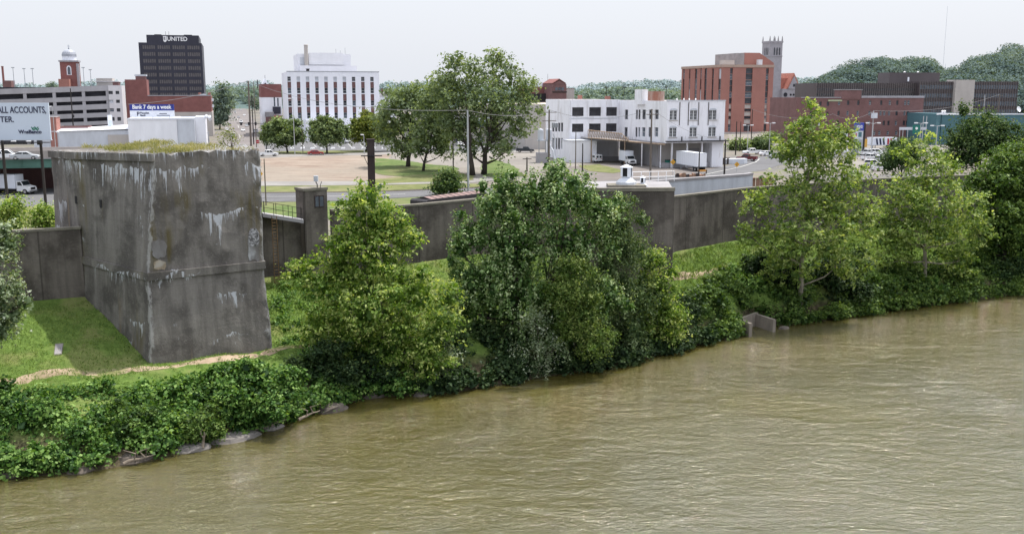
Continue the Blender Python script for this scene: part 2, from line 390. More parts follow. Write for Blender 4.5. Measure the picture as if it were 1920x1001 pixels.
M['slab'] = pm('slab_concrete', (.27,.25,.235), .95, .25, 1.2, .15, 1, .5, fine=.15)
M['tan_conc'] = pm('outfall_concrete', (.30,.265,.225), .95, .25, 1.2, .15, .4, .4, fine=.12)

def water_mat():
    m, nt, N, L = newmat('river_water')
    out = nd(N,'ShaderNodeOutputMaterial'); b = nd(N,'ShaderNodeBsdfPrincipled'); L.new(b.outputs[0], out.inputs[0])
    V = nd(N,'ShaderNodeTexCoord').outputs['Object']
    b.inputs['IOR'].default_value = 1.8; b.inputs['Roughness'].default_value = .06; b.inputs['Specular IOR Level'].default_value = .5; b.inputs['Specular Tint'].default_value = (.97,1,.95,1)
    def rot(ang, sc, det, r=.5, dist=0.0):
        mp = nd(N,'ShaderNodeMapping'); mp.inputs['Rotation'].default_value = (0,0,R(ang)); mp.inputs['Scale'].default_value = sc
        L.new(V, mp.inputs[0]); n = nd(N,'ShaderNodeTexNoise'); n.inputs['Scale'].default_value = 1; n.inputs['Detail'].default_value = det
        n.inputs['Roughness'].default_value = r; n.inputs['Distortion'].default_value = dist; L.new(mp.outputs[0], n.inputs['Vector']); return n.outputs['Fac']
    p = rot(10, (.03,.05,1), 4)
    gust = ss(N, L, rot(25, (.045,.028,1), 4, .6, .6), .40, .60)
    c = mixc(N, L, ss(N, L, p, .35, .65), (.064,.056,.012), (.084,.073,.016))
    # brown silt; the greyer mid-river tone is sky sheen painted into the colour
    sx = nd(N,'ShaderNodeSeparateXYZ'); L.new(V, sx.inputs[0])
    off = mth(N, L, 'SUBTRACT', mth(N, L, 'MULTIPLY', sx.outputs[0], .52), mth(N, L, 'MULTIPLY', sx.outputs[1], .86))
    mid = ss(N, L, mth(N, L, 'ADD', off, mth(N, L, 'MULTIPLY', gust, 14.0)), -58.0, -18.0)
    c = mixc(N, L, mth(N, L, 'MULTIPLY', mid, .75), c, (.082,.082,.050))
    L.new(c, b.inputs['Base Color'])
    w1 = rot(14, (.85,1.7,1), 3, .6, 1.4); w2 = rot(-10, (2.6,4.8,1), 4, .68, 1.0); w3 = rot(24, (.15,.34,1), 2, .5, 1.0)
    amp = mth(N, L, 'MULTIPLY', mth(N, L, 'ADD', .65, mth(N, L, 'MULTIPLY', gust, .45)), mth(N, L, 'SUBTRACT', 1.25, mth(N, L, 'MULTIPLY', mid, .62)))
    h = mth(N, L, 'ADD', mth(N, L, 'MULTIPLY', w1, .50), mth(N, L, 'ADD', mth(N, L, 'MULTIPLY', w2, .25), mth(N, L, 'MULTIPLY', w3, .9)))
    h = mth(N, L, 'MULTIPLY', h, amp)
    bp = nd(N,'ShaderNodeBump'); bp.inputs['Strength'].default_value = 1.0; bp.inputs['Distance'].default_value = WATER_BUMP
    L.new(h, bp.inputs['Height']); L.new(bp.outputs[0], b.inputs['Normal'])
    return m
WATER_BUMP = .37
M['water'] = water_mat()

# ------------------------------------------------------------------ sky, sun, camera
SUN = Vector((.75, .62, 0)).normalized() * math.cos(R(69)); SUN.z = math.sin(R(69))
w = bpy.data.worlds.new("World"); scn.world = w; w.use_nodes = True
nt = w.node_tree; nt.nodes.clear()
sky = nt.nodes.new('ShaderNodeTexSky'); sky.sky_type = 'NISHITA'; sky.sun_disc = False
sky.sun_elevation = R(69); sky.sun_rotation = math.atan2(SUN.x, SUN.y); sky.air_density = 1.0; sky.dust_density = 6.0; sky.ozone_density = 1.0; sky.altitude = 150
hz = nt.nodes.new('ShaderNodeMix'); hz.data_type = 'RGBA'; hz.inputs[0].default_value = SKY_HAZE = .72
hz.inputs[7].default_value = (8.0, 8.3, 8.95, 1)
bg = nt.nodes.new('ShaderNodeBackground'); bg.inputs[1].default_value = .135
wo = nt.nodes.new('ShaderNodeOutputWorld')
# hazy summer sky: brighter high up around the sun than along the horizon
tcw = nt.nodes.new('ShaderNodeTexCoord'); sxw = nt.nodes.new('ShaderNodeSeparateXYZ'); mrw = nt.nodes.new('ShaderNodeMapRange'); mrw.interpolation_type = 'SMOOTHSTEP'
mrw.inputs[1].default_value = .16; mrw.inputs[2].default_value = .75; mrw.inputs[3].default_value = 1.0; mrw.inputs[4].default_value = 1.6
vsw = nt.nodes.new('ShaderNodeVectorMath'); vsw.operation = 'SCALE'
nt.links.new(tcw.outputs['Generated'], sxw.inputs[0]); nt.links.new(sxw.outputs[2], mrw.inputs[0])
nt.links.new(sky.outputs[0], hz.inputs[6]); nt.links.new(hz.outputs[2], vsw.inputs[0]); nt.links.new(mrw.outputs[0], vsw.inputs['Scale']); nt.links.new(vsw.outputs[0], bg.inputs[0]); nt.links.new(bg.outputs[0], wo.inputs[0])
sd = bpy.data.lights.new('sun', 'SUN'); sd.energy = 5.0; sd.angle = R(.6); sd.color = (1, .955, .88)
so = bpy.data.objects.new('sun', sd); col.objects.link(so); so.rotation_euler = SUN.to_track_quat('Z', 'Y').to_euler(); so.location = (60, 40, 200)
cd = bpy.data.cameras.new('camera'); co = bpy.data.objects.new('camera', cd); col.objects.link(co)
cd.sensor_width = 36; cd.lens = 36 * F / 1920; cd.clip_end = 20000; cd.clip_start = .5
co.location = (0, 0, CH); co.rotation_euler = (PI/2 - TH, 0, 0); scn.camera = co
scn.view_settings.view_transform = 'Standard'; scn.view_settings.look = 'None'; scn.view_settings.exposure = 0
scn.cycles.use_denoising = True
scn.cycles.max_bounces = 6; scn.cycles.diffuse_bounces = 3; scn.cycles.glossy_bounces = 3; scn.cycles.transmission_bounces = 3; scn.cycles.transparent_max_bounces = 4
scn.cycles.use_adaptive_sampling = True; scn.cycles.adaptive_threshold = .02
scn.cycles.sample_clamp_indirect = 6

# ------------------------------------------------------------------ terrain
shore_px = [(-260,965),(0,893),(90,890),(170,882),(260,868),(350,845),(470,812),(560,782),(690,745),(850,735),(1040,702),(1160,685),(1270,655),(1360,633),(1382,624),(1414,608),(1450,611),(1500,606),(1640,585),(1830,562),(1920,549),(2200,512)]
UA = R(31); U = Vector((math.cos(UA), math.sin(UA), 0)); NV = Vector((-math.sin(UA), math.cos(UA), 0))
O0 = gnd(0, 893, 0)
def st(p): d = Vector((p[0]-O0.x, p[1]-O0.y, 0)); return d.dot(U), d.dot(NV)
_s = np.array([st(gnd(x, y, 0)) for x, y in shore_px]); SS, ST = _s[:,0], _s[:,1]
def shore(s): return float(np.interp(s, SS, ST))
WT = 13.6
wall_pts = [at(-420, 448, 76.5), at(16, 432, 81.2), at(150, 428, 83.6), at(490, 401, 92.5), at(785, 381, 101), at(890, 371, 106)]
for p in wall_pts: p.z = WT
wall_right = [at(1262, 368, 107.5), at(1400, 352, 117.5), at(1640, 335, 130), at(2050, 318, 150)]
wl = np.array([st(p) for p in wall_pts + wall_right])
WS = np.concatenate([[wl[0,0]-300], wl[:,0], [wl[-1,0]+400]]); WTt = np.concatenate([[wl[0,1]], wl[:,1], [wl[-1,1]]])
def wall_d(s): return float(np.interp(s, WS, WTt)) - shore(s)
PROF = [(0,.05),(.02,.35),(.07,1.3),(.18,2.9),(.29,3.35),(.40,3.6),(.47,3.62),(.60,4.6),(.8,6.1),(1.0,7.3)]
PX, PZ = np.array([a for a, _ in PROF]), np.array([b for _, b in PROF])
def ripple(x, y): return .10*math.sin(x*.9+1.3*math.sin(y*.7)) + .08*math.sin(y*1.1+.6*x) + .06*math.sin(x*2.3-y*1.7)
def tz_sd(s, d):
    wd = wall_d(s)
    if d <= 0: return max(-3.0, .05 + d*.35)
    if d < wd: 
        q = d/wd; zz = float(np.interp(q, PX, PZ)); P = O0 + U*s + NV*(d+shore(s))
        return zz + ripple(P.x, P.y) * min(1, d*.6)
    return 7.5 if d < wd+.35 else (6.0 if d > wd + .7 else 7.5 - 1.5*(d-wd-.35)/.35)
def tz(x, y):
    s, t = st((x, y)); return tz_sd(s, t - shore(s))
def hit(px, py, y0=50, y1=220):
    """where the ray through a photo pixel meets the bank"""
    Y = y0
    while Y < y1:
        p = at(px, py, Y)
        if p.z <= tz(p.x, p.y): return p
        Y += .15
    return p
s_list = [-9000,-4000,-1500,-500,-150,-80] + list(np.arange(-50, 190, 1.2)) + [220,280,400,700,1500,4000,9000]
def terrain():
    mb = MB(); rows = []; cityv = []
    for s in s_list:
        wd = wall_d(s); dl = [-400,-60,-10,-4,-2,-1] + [q*wd for q in np.linspace(0, 1, 44)] + [wd+.34, wd+.72, wd+4, wd+15, wd+60, wd+200, wd+600, wd+2000, wd+9000]
        row = []
        for d in dl:
            P = O0 + U*s + NV*(d + shore(s)); row.append(len(mb.v)); mb.v.append((P.x, P.y, tz_sd(s, d)))
            cityv.append(1.0 if d > wd+.3 else 0.0)
        rows.append(row)
    for a, b in zip(rows, rows[1:]):
        for i in range(len(a)-1): mb.f.append((a[i], b[i], b[i+1], a[i+1])); mb.m.append(0)
    o = mb.build('ground', M['ground'], smooth=True); tag(o, kind='structure')
    at_ = o.data.attributes.new('city', 'FLOAT', 'POINT'); at_.data.foreach_set('value', cityv)
terrain()
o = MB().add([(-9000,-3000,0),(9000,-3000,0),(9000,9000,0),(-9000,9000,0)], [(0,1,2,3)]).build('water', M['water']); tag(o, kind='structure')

# footpath along the bank
def strip_path():
    pts = [(-60,722),(60,708),(180,702),(300,690),(420,671),(520,654),(620,641),(700,628)]
    W = [hit(*p) for p in pts]
    W2 = [hit(1235,531), hit(1300,517), hit(1365,497)]
    n = 0
    for Q, hw in ((W, .56), (W2, .34)):
        mb = MB(); P = []
        for a, b in zip(Q, Q[1:]):
            k = max(2, int((b-a).length/.5)); P += [a.lerp(b, i/k) for i in range(k)]
        P.append(Q[-1]); row = []
        for i, p in enumerate(P):
            d = (P[min(i+1,len(P)-1)]-P[max(i-1,0)]); d.z = 0; d.normalize(); nn = Vector((-d.y, d.x, 0))
            wv = hw*(.75+.5*random.random()); r = []
            for q in (-1,-.4,.4,1):
                v = p + nn*(q*wv + .15*math.sin(i*.7)); r.append((v.x, v.y, tz(v.x, v.y)+(.035 if abs(q)<1 else .004)))
            row.append(r)
        for r in row: mb.v += r
        for i in range(len(row)-1):
            for k in range(3): mb.f.append((i*4+k, i*4+k+1, (i+1)*4+k+1, (i+1)*4+k)); mb.m.append(0)
        o = mb.build('path', M['path'], smooth=True); tag(o, kind='structure')
    return W
PATHW = strip_path()

# flat city surfaces: sheets on the ground, each a little above the last
def flat(name, pts, mat, lift, jag=0.0, sub=0):
    P = [gnd(x, y) for x, y in pts]
    if jag:
        Q = []
        for a, b in zip(P, P[1:]+P[:1]):
            k = max(1, int((b-a).length/3.0)); k = min(k, 60)
            for i in range(k): 
                v = a.lerp(b, i/k); Q.append(v + Vector((random.uniform(-jag,jag), random.uniform(-jag,jag)*1.5, 0)))
        P = Q
    tri = tessellate_polygon([[Vector((p.x, p.y, 0)) for p in P]])
    mb = MB(); mb.add([(p.x, p.y, 6.0+lift) for p in P], [tuple(t) for t in tri])
    return tag(mb.build(name, mat), kind='structure')
flat('dirt_lot', [(488,297),(560,293),(700,288),(800,285),(850,292),(880,300),(862,318),(800,330),(720,338),(600,341),(488,342)], M['dirt'], .02, .5)
flat('gravel_lot', [(735,286),(1010,279),(1075,288),(1100,320),(1040,345),(900,335),(850,318),(800,306),(730,300)], M['lot_tan'], .024, .4)
flat('parking_lot', [(440,268),(760,262),(905,262),(1000,272),(1000,284),(740,285),(520,287),(440,286)], M['asphalt'], .03)
flat('paved_yard', [(1060,314),(1165,305),(1255,312),(1365,313),(1395,300),(1290,338),(1150,350),(1050,345)], M['lot_pink'], .036, .2)
flat('avenue', [(430,288),(560,290),(740,285),(1000,283),(1000,286.5),(740,290),(600,292.5),(500,296),(430,298)], M['concrete_road'], .042)
flat('river_road', [(300,366),(488,362.5),(640,361.5),(760,359),(900,353),(1080,343),(1220,334),(1300,325),(1370,310),(1400,300),(1440,291),(1500,284),(1700,276),(1700,290),(1560,298),(1470,308),(1430,320),(1340,333),(1200,346),(1060,356),(900,364),(760,370.5),(640,377),(488,379),(300,384)], M['asphalt'], .048)
flat('slip_lane', [(300,343),(488,340.5),(640,340.5),(760,339),(860,336),(935,332),(955,336),(880,343.5),(760,346),(640,348),(488,349),(300,352)], M['concrete_road'], .054, .15)
flat('verge', [(300,353),(488,349.5),(640,348.3),(760,346.5),(870,344.5),(905,346),(900,351),(760,357),(640,360),(488,361),(300,365)], M['turf'], .060, .3)
flat('lawn', [(705,297),(745,300),(800,308),(850,312),(862,322),(820,331),(740,331),(700,325),(700,310)], M['turf_green'], .066, .6)
flat('lawn', [(690,338),(780,329),(862,324),(890,332),(880,340),(780,342),(700,345)], M['turf'], .072, .6)
flat('lawn', [(905,306),(925,298),(965,312),(985,330),(930,334),(905,330)], M['turf_green'], .078, .6)
flat('lawn', [(1084,311),(1122,309),(1180,322),(1150,325),(1100,321)], M['turf'], .084, .4)
flat('lawn', [(-60,384),(120,384),(120,425),(-60,425)], M['turf'], .05, .5)
flat('lawn', [(-60,306),(60,306),(60,310),(-60,310)], M['turf'], .05, .2)
flat('lawn', [(500,285.5),(560,284),(700,282),(700,286),(560,289),(500,290)], M['turf'], .09, .3)
flat('main_street', [(429,190.5),(450,190.5),(487,240),(496,276),(500,290),(395,290),(410,268),(422,232)], M['street'], .10)
flat('paved_lot', [(1365,252),(1500,248),(1520,262),(1500,274),(1370,268)], M['lot_tan'], .03)
flat('hedge_lawn', [(1365,266),(1440,270),(1460,281),(1372,281)], M['turf_green'], .095, .3)
flat('truck_lot', [(1480,262),(1780,256),(1900,300),(1640,330),(1520,310)], M['lot_tan'], .03)
flat('underpass_road', [(-200,332),(140,332),(140,383),(60,388),(-200,386)], M['asphalt'], .056)
# kerb and lane lines of the river road
def line_strip(name, pts, wpx, mat, z0, z1):
    mb = MB(); P = [gnd(x, y) for x, y in pts]
    for a, b in zip(P, P[1:]):
        d = (b-a); d.z = 0; L = d.length; d.normalize(); mb.obox(a, d, L, (-d.y, d.x), wpx, z0, z1)
    return tag(mb.build(name, mat), kind='structure')
line_strip('kerb', [(300,366),(488,362.3),(640,361.3),(760,358.8),(900,352.8)], .3, M['kerb'], 6.0, 6.17)
line_strip('road_marking', [(300,373),(488,369.5),(640,368.5),(760,364.5)], .3, M['mark'], 6.055, 6.063)
flat('lawn', [(300,385.5),(488,380),(640,378),(760,371.5),(900,365.5),(900,400),(300,420)], M['turf_green'], .07, .3)
line_strip('road_marking', [(1320,329),(1390,314),(1418,305),(1425,299),(1405,297)], .4, M['mark'], 6.10, 6.108)
for yy in (196,202,210,221,235,252): line_strip('road_marking', [(440+ (yy-190)*.12, yy), (440+(yy-190)*.16, yy+ (yy-188)*.12)], .3, M['mark'], 6.11, 6.118)
for xx in range(520, 745, 22): line_strip('road_marking', [(xx, 270), (xx+7, 277)], .25, M['mark'], 6.04, 6.047)
# ------------------------------------------------------------------ the old bridge pier
def make_pier():
    base = at(283, 690, 75)
    root = thing('bridge_pier', (base.x, base.y, base.z), 0, 'massive old concrete bridge pier with battered base and white lime streaks on the bank', 'bridge pier')
    loc = tuple(-base)
    def ring(R_, F_, L1, L2, sink=0, Yo=0):
        ps = [at(*R_), at(*F_), at(*L1), at(*L2)]
        b2 = ps[3] + Vector((5.0, 5.0, 0)); b1 = ps[0] + Vector((-3.7, 8.5, 0))
        b1.z = ps[0].z; b2.z = ps[3].z
        return [p - Vector((0,0,sink)) for p in (ps + [b2, b1])]
    def level(r, z):
        return [Vector((p.x, p.y, z)) for p in r]
    base_r = ring((513,648,80.6),(283,690,75),(151,566,84),(108,540,90), 2.5)
    bl = ring((494.5,503,81.3),(277,526,75.9),(150,498,84.2),(106,480,90))
    bz = sum(p.z for p in bl[:2])/2
    band_lo = level(bl, bz); band_hi = level(ring((494,491,81.3),(277,513,75.9),(150,486,84.2),(106,470,90)), bz+.62)
    def grow(r, d):
        c = sum((Vector(p) for p in r), Vector())/len(r)
        return [Vector((p.x+(p.x-c.x)/Vector((p.x-c.x,p.y-c.y)).length*d, p.y+(p.y-c.y)/Vector((p.x-c.x,p.y-c.y)).length*d, p.z)) for p in r]
    top_r = ring((487,280,81.8),(290,288,76.6),(128,284,84.6),(95,282,90.5))
    zt = [p.z for p in top_r]
    def dense(rs, mb, nz):       # loft between two rings with extra divisions so that edges can be chipped
        a, b = rs; n = len(a); segs = 14; verts = []
        for k in range(nz+1):
            q = k/nz; row = []
            for i in range(n):
                p0 = a[i].lerp(b[i], q); p1 = a[(i+1)%n].lerp(b[(i+1)%n], q)
                row += [p0.lerp(p1, t/segs) for t in range(segs)]
            verts.append(row)
        return verts
    mb = MB()
    v1 = dense((base_r, band_lo), mb, 10); v2 = dense((band_hi, top_r), mb, 14)
    rr = random.Random(3)
    def rough(rows, top=False):
        n = len(rows[0])
        for k, row in enumerate(rows):
            for i, p in enumerate(row):
                edge = (i % 14 == 0)
                p.x += rr.uniform(-.02,.02) + (rr.uniform(-.06,.06) if edge else 0); p.y += rr.uniform(-.02,.02) + (rr.uniform(-.0,.10) if edge else 0)
                if top and k == len(rows)-1 and i < 42: p.z += rr.choice([0,0,.05,-.06,-.12,-.22,.08]) if i < 14 else rr.uniform(-.06,.04)
        return rows
    mb.rings(rough(v1), caps=False); mb.rings(rough(v2, True), caps=False)
    top = v2[-1]; c = sum(top, Vector())/len(top); c.z -= .25
    mb.add([tuple(p) for p in top] + [tuple(c)], [(i, (i+1)%len(top), len(top)) for i in range(len(top))])
    so_ = mb.build('shaft', M['pier'], root, loc)
    at_ = so_.data.attributes.new('edge', 'FLOAT', 'POINT'); nv = len(so_.data.vertices); ev = [0.0]*nv; per = 14*6
    for i in range((len(v1)+len(v2))*per): ev[i] = 1.0 if (i % per) in (0, 14) else (.30 if (i % per) in (1, 13, 15, per-1) else 0.0)
    at_.data.foreach_set('value', ev)
    b2 = MB(); b2.rings([grow(band_lo,.20), grow(band_hi,.20)]); b2.build('band', M['pier'], root, loc)
    # cornice on the upstream face only, and the raised top slab edge
    cs = MB(); z1 = top_r[1].z
    A, B, D = top_r[1], top_r[2], top_r[3]
    for p, q in ((A, B), (B, D)):
        d = (q-p); d.z = 0; L = d.length; d.normalize(); n_ = Vector((-d.y, d.x, 0))
        if n_.y > 0: n_ = -n_
        q0 = [p - n_*.02, q - n_*.02, q + n_*.26, p + n_*.26]
        cs.rings([[Vector((v.x,v.y,zz+v.z)) for v in q0] for zz in (-.62, -.02)])
    cs.build('cornice', M['pier'], root, loc)
    # two drain openings in the upstream face, the plaque frame and the pale patches
    Fh, Lh = band_hi[1].lerp(top_r[1], .6), band_hi[2].lerp(top_r[2], .6)
    d = (Lh-Fh).normalized(); n_ = Vector((d.y, -d.x, 0)).normalized()
    if n_.y > 0: n_ = -n_
    for px, py in ((189,382),(143,375)):
        best = min((Fh.lerp(Lh, t/200) for t in range(200)), key=lambda p: abs(project((p.x,p.y,p.z))[0]-px))
        zc = zat(py, best.y); k = (zc-band_hi[1].z)/(top_r[1].z-band_hi[1].z)
        a = band_hi[1].lerp(top_r[1], k); b = band_hi[2].lerp(top_r[2], k)
        best = min((a.lerp(b, t/300) for t in range(300)), key=lambda p: abs(project((p.x,p.y,zc))[0]-px))
        o = MB().obox(best - d*.16 - n_*.2, d, .32, n_, .24, zc-.33, zc+.33).build('drain_opening', M['black'], root, loc)
    # plaque-like mosaic panel low on the right of the river face
    def face_pt(px, py, off):
        k0 = .12
        for _ in range(6):
            a = band_hi[0].lerp(top_r[0], k0); b = band_hi[1].lerp(top_r[1], k0)
            best = min((a.lerp(b, t/400) for t in range(401)), key=lambda p: abs(project(p)[0]-px))
            zc = zat(py, best.y); k0 = (zc-band_hi[0].z)/(top_r[0].z-band_hi[0].z)
        fd = (band_hi[0]-band_hi[1]); fd.z = 0; fd.normalize(); fn = Vector((fd.y, -fd.x, 0))
        return Vector((best.x, best.y, zc)) + fn*off, fd, fn
    def panel(name, x0, x1, y0, y1, mat, off, jag=.06, nn=18, seed=1):
        r2 = random.Random(seed); P = []
        for i in range(nn):
            a = 2*PI*i/nn; cx, sx = math.cos(a), math.sin(a); k = 1/max(abs(cx), abs(sx))
            k *= 1 - r2.random()*jag*2
            P.append(((x0+x1)/2 + cx*k*(x1-x0)/2, (y0+y1)/2 + sx*k*(y1-y0)/2))
        f_, b_ = [face_pt(x, y, off)[0] for x, y in P], [face_pt(x, y, -.1)[0] for x, y in P]
        m_ = MB(); m_.rings([b_, f_]); return m_.build(name, mat, root, loc)
    panel('lime_panel', 464, 487, 432, 492, M['lime'], .035, .12, 20, 2)
    panel('mosaic_panel', 466, 485, 428, 462, M['mosaic'], .06, .03, 12, 3)
    panel('lime_patch', 283, 314, 449, 486, M['lime'], .03, .12, 22, 5)
    panel('rust_patch', 288, 312, 487, 506, M['rusty_lime'], .03, .14, 20, 7)
    return root, top_r
M['lime'] = patch('lime_crust', (.40,.41,.43), (.17,.16,.155), 2.2, (.14,.13,.125), (.40,.55), .8, (1,1,.3))
M['rusty_lime'] = patch('rusty_lime', (.34,.28,.20), (.17,.14,.11), 2.5, (.40,.38,.35), (.5,.6), .7, (1,1,.25))
M['mosaic'] = patch('mosaic', (.08,.078,.078), (.42,.42,.44), 4.5, (.22,.10,.08), (.55,.6), .7)
PIER, PIER_TOP = make_pier()

# ------------------------------------------------------------------ floodwall
def wall_run(name, pts, label, th=.5, cat='floodwall', cap=True):
    c = pts[0]; root = thing(name, (c.x, c.y, 6), 0, label, cat)
    mb = MB(); cp = MB()
    def offs(k, dist):
        d = (pts[min(k+1,len(pts)-1)] - pts[max(k-1,0)]); d.z = 0; d.normalize(); return Vector((-d.y, d.x, 0))*dist
    rs = []; rc = []
    for k in range(len(pts)):
        p = pts[k]; f, b = p, p + offs(k, th)
        rs.append([Vector((f.x,f.y,5)), Vector((b.x,b.y,5)), Vector((b.x,b.y,p.z-.2)), Vector((f.x,f.y,p.z-.2))])
        f, b = p + offs(k, -.06), p + offs(k, th+.06)
        rc.append([Vector((f.x,f.y,p.z-.2)), Vector((b.x,b.y,p.z-.2)), Vector((b.x,b.y,p.z)), Vector((f.x,f.y,p.z))])
    l = (-c.x, -c.y, -6)
    mb.rings(rs); mb.build('wall_panel', M['wall'], root, l)
    cp.rings(rc); cp.build('coping', M['wall_cap'], root, l)
    return root
WX = at(163, 428, 84.6); WX.z = WT
wall_run('floodwall', [wall_pts[0], wall_pts[1], wall_pts[2], WX], 'dark concrete floodwall running off left from the old pier above the grass slope', .5)
wall_run('floodwall', [at(458,397,91.6), at(497,401,93), at(569,410,95.0)], 'short floodwall section with walkway and ladder between the old pier and the square pylon', .5)
wall_run('floodwall', [at(621,393,96.5), wall_pts[4], wall_pts[5], at(1010,361,113), at(1120,355,116)], 'dark floodwall stretch seen between the square pylon and the big dark tree', .5)
wall_run('floodwall', wall_right, 'long dark floodwall running off right behind the two slender sycamores', .5)

# pump station with its high blank wall
def pump_station():
    A = at(1265, 352, 97.5); zt = A.z
    B = Vector((A.x-9.5, A.y-.5, zt)); root = thing('pump_station', (A.x, A.y, 7), 0, 'tall blank concrete pump station wall with stained corner beside the big dark tree', 'pump station')
    l = (-A.x, -A.y, -7)
    bk = Vector((1.0, 9.8, 0))
    MB().prism([(A.x,A.y),(A.x+bk.x,A.y+bk.y),(B.x+bk.x,B.y+bk.y),(B.x,B.y)], 4.5, zt-.35).build('wall', M['wall'], root, l)
    mb = MB()
    for p, q in ((A,B),): mb.obox(p + Vector((.06,-.06,0)), (q-p).normalized(), (q-p).length, Vector((0,1,0)), .5, zt-.345, zt)
    mb.build('coping', M['wall_cap'], root, l)
    MB().prism([(A.x-.05,A.y+.5),(A.x+bk.x-.1,A.y+bk.y-.1),(B.x+bk.x,B.y+bk.y-.1),(B.x+.1,B.y+.5)], zt-.34, zt-.22).build('roof', M['roof_grey'], root, l)
    MB().box(A.x-1.5, A.x-.75, A.y-.10, A.y+.02, 6.5, 8.4).build('gauge_box', M['dark_metal'], root, l)
    # ventilators on the roof
    def vent(px, y0, y1, Y, w, lab):
        b = at(px, y0, Y); b.z = zt-.22 + (.3 if w > 15 else 0); h = zat(y1, Y) - b.z; r = w/2*mpp(Y)
        v = thing('roof_ventilator', b, 0, lab, 'ventilator')
        MB().lathe([(r*1.9,0),(r*1.9,.12*h),(r*1.1,.3*h),(r*.85,.32*h),(r*.85,.40*h)], n=8).build('base', M['pale_metal'], v)
        MB().lathe([(r*.8,.38*h),(r*.8,.82*h)], n=8).build('drum', M['black'], v)
        for i in range(8):
            a = 2*PI*i/8 + PI/8
            if i % 2 == 0:
                m_ = MB(); t_ = Vector((-math.sin(a), math.cos(a))); c_ = Vector((math.cos(a), math.sin(a)))*r*.97
                m_.prism([(c_.x-t_.x*r*.36, c_.y-t_.y*r*.36),(c_.x+t_.x*r*.36, c_.y+t_.y*r*.36),(c_.x*1.06+t_.x*r*.36, c_.y*1.06+t_.y*r*.36),(c_.x*1.06-t_.x*r*.36, c_.y*1.06-t_.y*r*.36)], .38*h, .84*h)
                m_.build('louvre_panel', M['sign_white'], v)
        MB().lathe([(r*1.2,.83*h),(r*1.2,.86*h),(.02,h)], n=8).build('cap', M['sign_white'], v)
    vent(1174, 350, 308, 100.3, 20, 'large white lantern shaped roof ventilator on the pump station')
    vent(1205, 350, 330, 100.8, 9.5, 'small white roof ventilator right of the large lantern shaped one')
    MB().box(-1.9,1.9,-1.3,1.3,0,.3).build('plinth', M['wall_cap'], root, (at(1174,350,100.3).x-A.x, 100.3-A.y, zt-.22-7))
    # white handrail along the roof edge
    f = thing('handrail', at(1180,350,112), 0, 'white pipe handrail along the pump station roof edge', 'handrail')
    P = [Vector((at(x,340,Y).x, Y, zt-.22)) for x, Y in ((1186,106),(1202,106.2),(1218,106.4),(1234,106.6),(1249,106.8),(1264,107))]
    post = MB(); 
    for p in P: MB().cyl(p, p+Vector((0,0,1.1)), .035, n=6).build('post', M['letter_white'], f, tuple(-Vector(f.location)))
    for h in (.55, 1.1):
        MB().tube([p+Vector((0,0,h)) for p in P], .03, 6).build('rail', M['letter_white'], f, tuple(-Vector(f.location)))
pump_station()
# pale retaining wall on the land side
def pale_run():
    P = [at(1090,352,116), at(1195,341,122), at(1400,326,133), at(1412,324,134)]
    c = P[0]; root = thing('retaining_wall', (c.x,c.y,6), 0, 'pale grey concrete retaining wall with dark capping behind the floodwall', 'retaining wall')
    rs, rc = [], []
    for p in P:
        rs.append([Vector((p.x,p.y,5.5)), Vector((p.x-.2,p.y+.5,5.5)), Vector((p.x-.2,p.y+.5,p.z-.3)), Vector((p.x,p.y,p.z-.3))])
        rc.append([Vector((p.x+.05,p.y-.08,p.z-.3)), Vector((p.x-.3,p.y+.7,p.z-.3)), Vector((p.x-.3,p.y+.7,p.z)), Vector((p.x+.05,p.y-.08,p.z))])
    l = (-c.x,-c.y,-6); MB().rings(rs).build('wall_panel', M['pale_wall'], root, l); MB().rings(rc).build('coping', M['roof_grey'], root, l)
    q = at(1402, 335, 138); r2 = thing('sheet_pile_fence', (q.x, q.y, 6), 0, 'rusty brown corrugated sheet pile fence at the end of the pale retaining wall', 'fence')
    for i in range(6):
        MB().box(i*.62, i*.62+.5, (i%2)*.12, .25+(i%2)*.12, 0, zat(335,138)-6).build('pile', M['rust_plain'], r2)
    MB().box(-.1,3.8,-.08,.5,zat(335,138)-6,zat(333.5,138)-6).build('coping', M['rust'], r2)
M['rust_plain'] = pm('rust_plain', (.27,.165,.115), .9, .35, 1.5, .2, .2)
pale_run()

# square pylon of the stop-log opening
def pylon():
    A, B = at(569, 354, 94), at(617, 354, 95.0); zt = A.z
    a = math.atan2(B.y-A.y, B.x-A.x) + R(12); W = (B-A).length*.98
    root = thing('closure_pylon', (A.x, A.y, 6.5), a, 'square concrete floodwall pylon with small recessed window, left of the bright sycamore', 'pylon')
    h = zt-6.5
    MB().box(0,W,0,1.9,-1,h-.25).build('shaft', M['wall'], root, (0,0,0))
    MB().box(-.08,W+.08,-.08,1.98,h-.25,h).build('coping', M['wall_cap'], root)
    MB().box(W*.44,W*.86,-.05,.02,h-1.9,h-.75).build('niche_frame', M['rust_steel'], root)
    MB().box(W*.48,W*.82,-.07,-.045,h-1.8,h-.85).build('niche_pane', M['glass_blue'], root)
    MB().box(W*.62,W*.66,-.09,-.06,h-1.8,h-.85).build('niche_bar', M['rust_steel'], root)
    t = thing('meter_box', at(593, 353, 95), 0, 'small grey meter box on a bent pipe on top of the square pylon', 'meter box')
    t.location.z = zt
    MB().tube([(.1,0,0),(.1,0,.35),(0,0,.5),(0,0,.7)], .05).build('pipe', M['dark_metal'], t)
    MB().tube([(.42,0,0),(.42,0,.3),(.55,0,.6)], .03).build('pipe', M['dark_metal'], t)
    MB().box(-.2,.2,-.16,.16,.62,1.15).build('box', M['pale_metal'], t)
pylon()
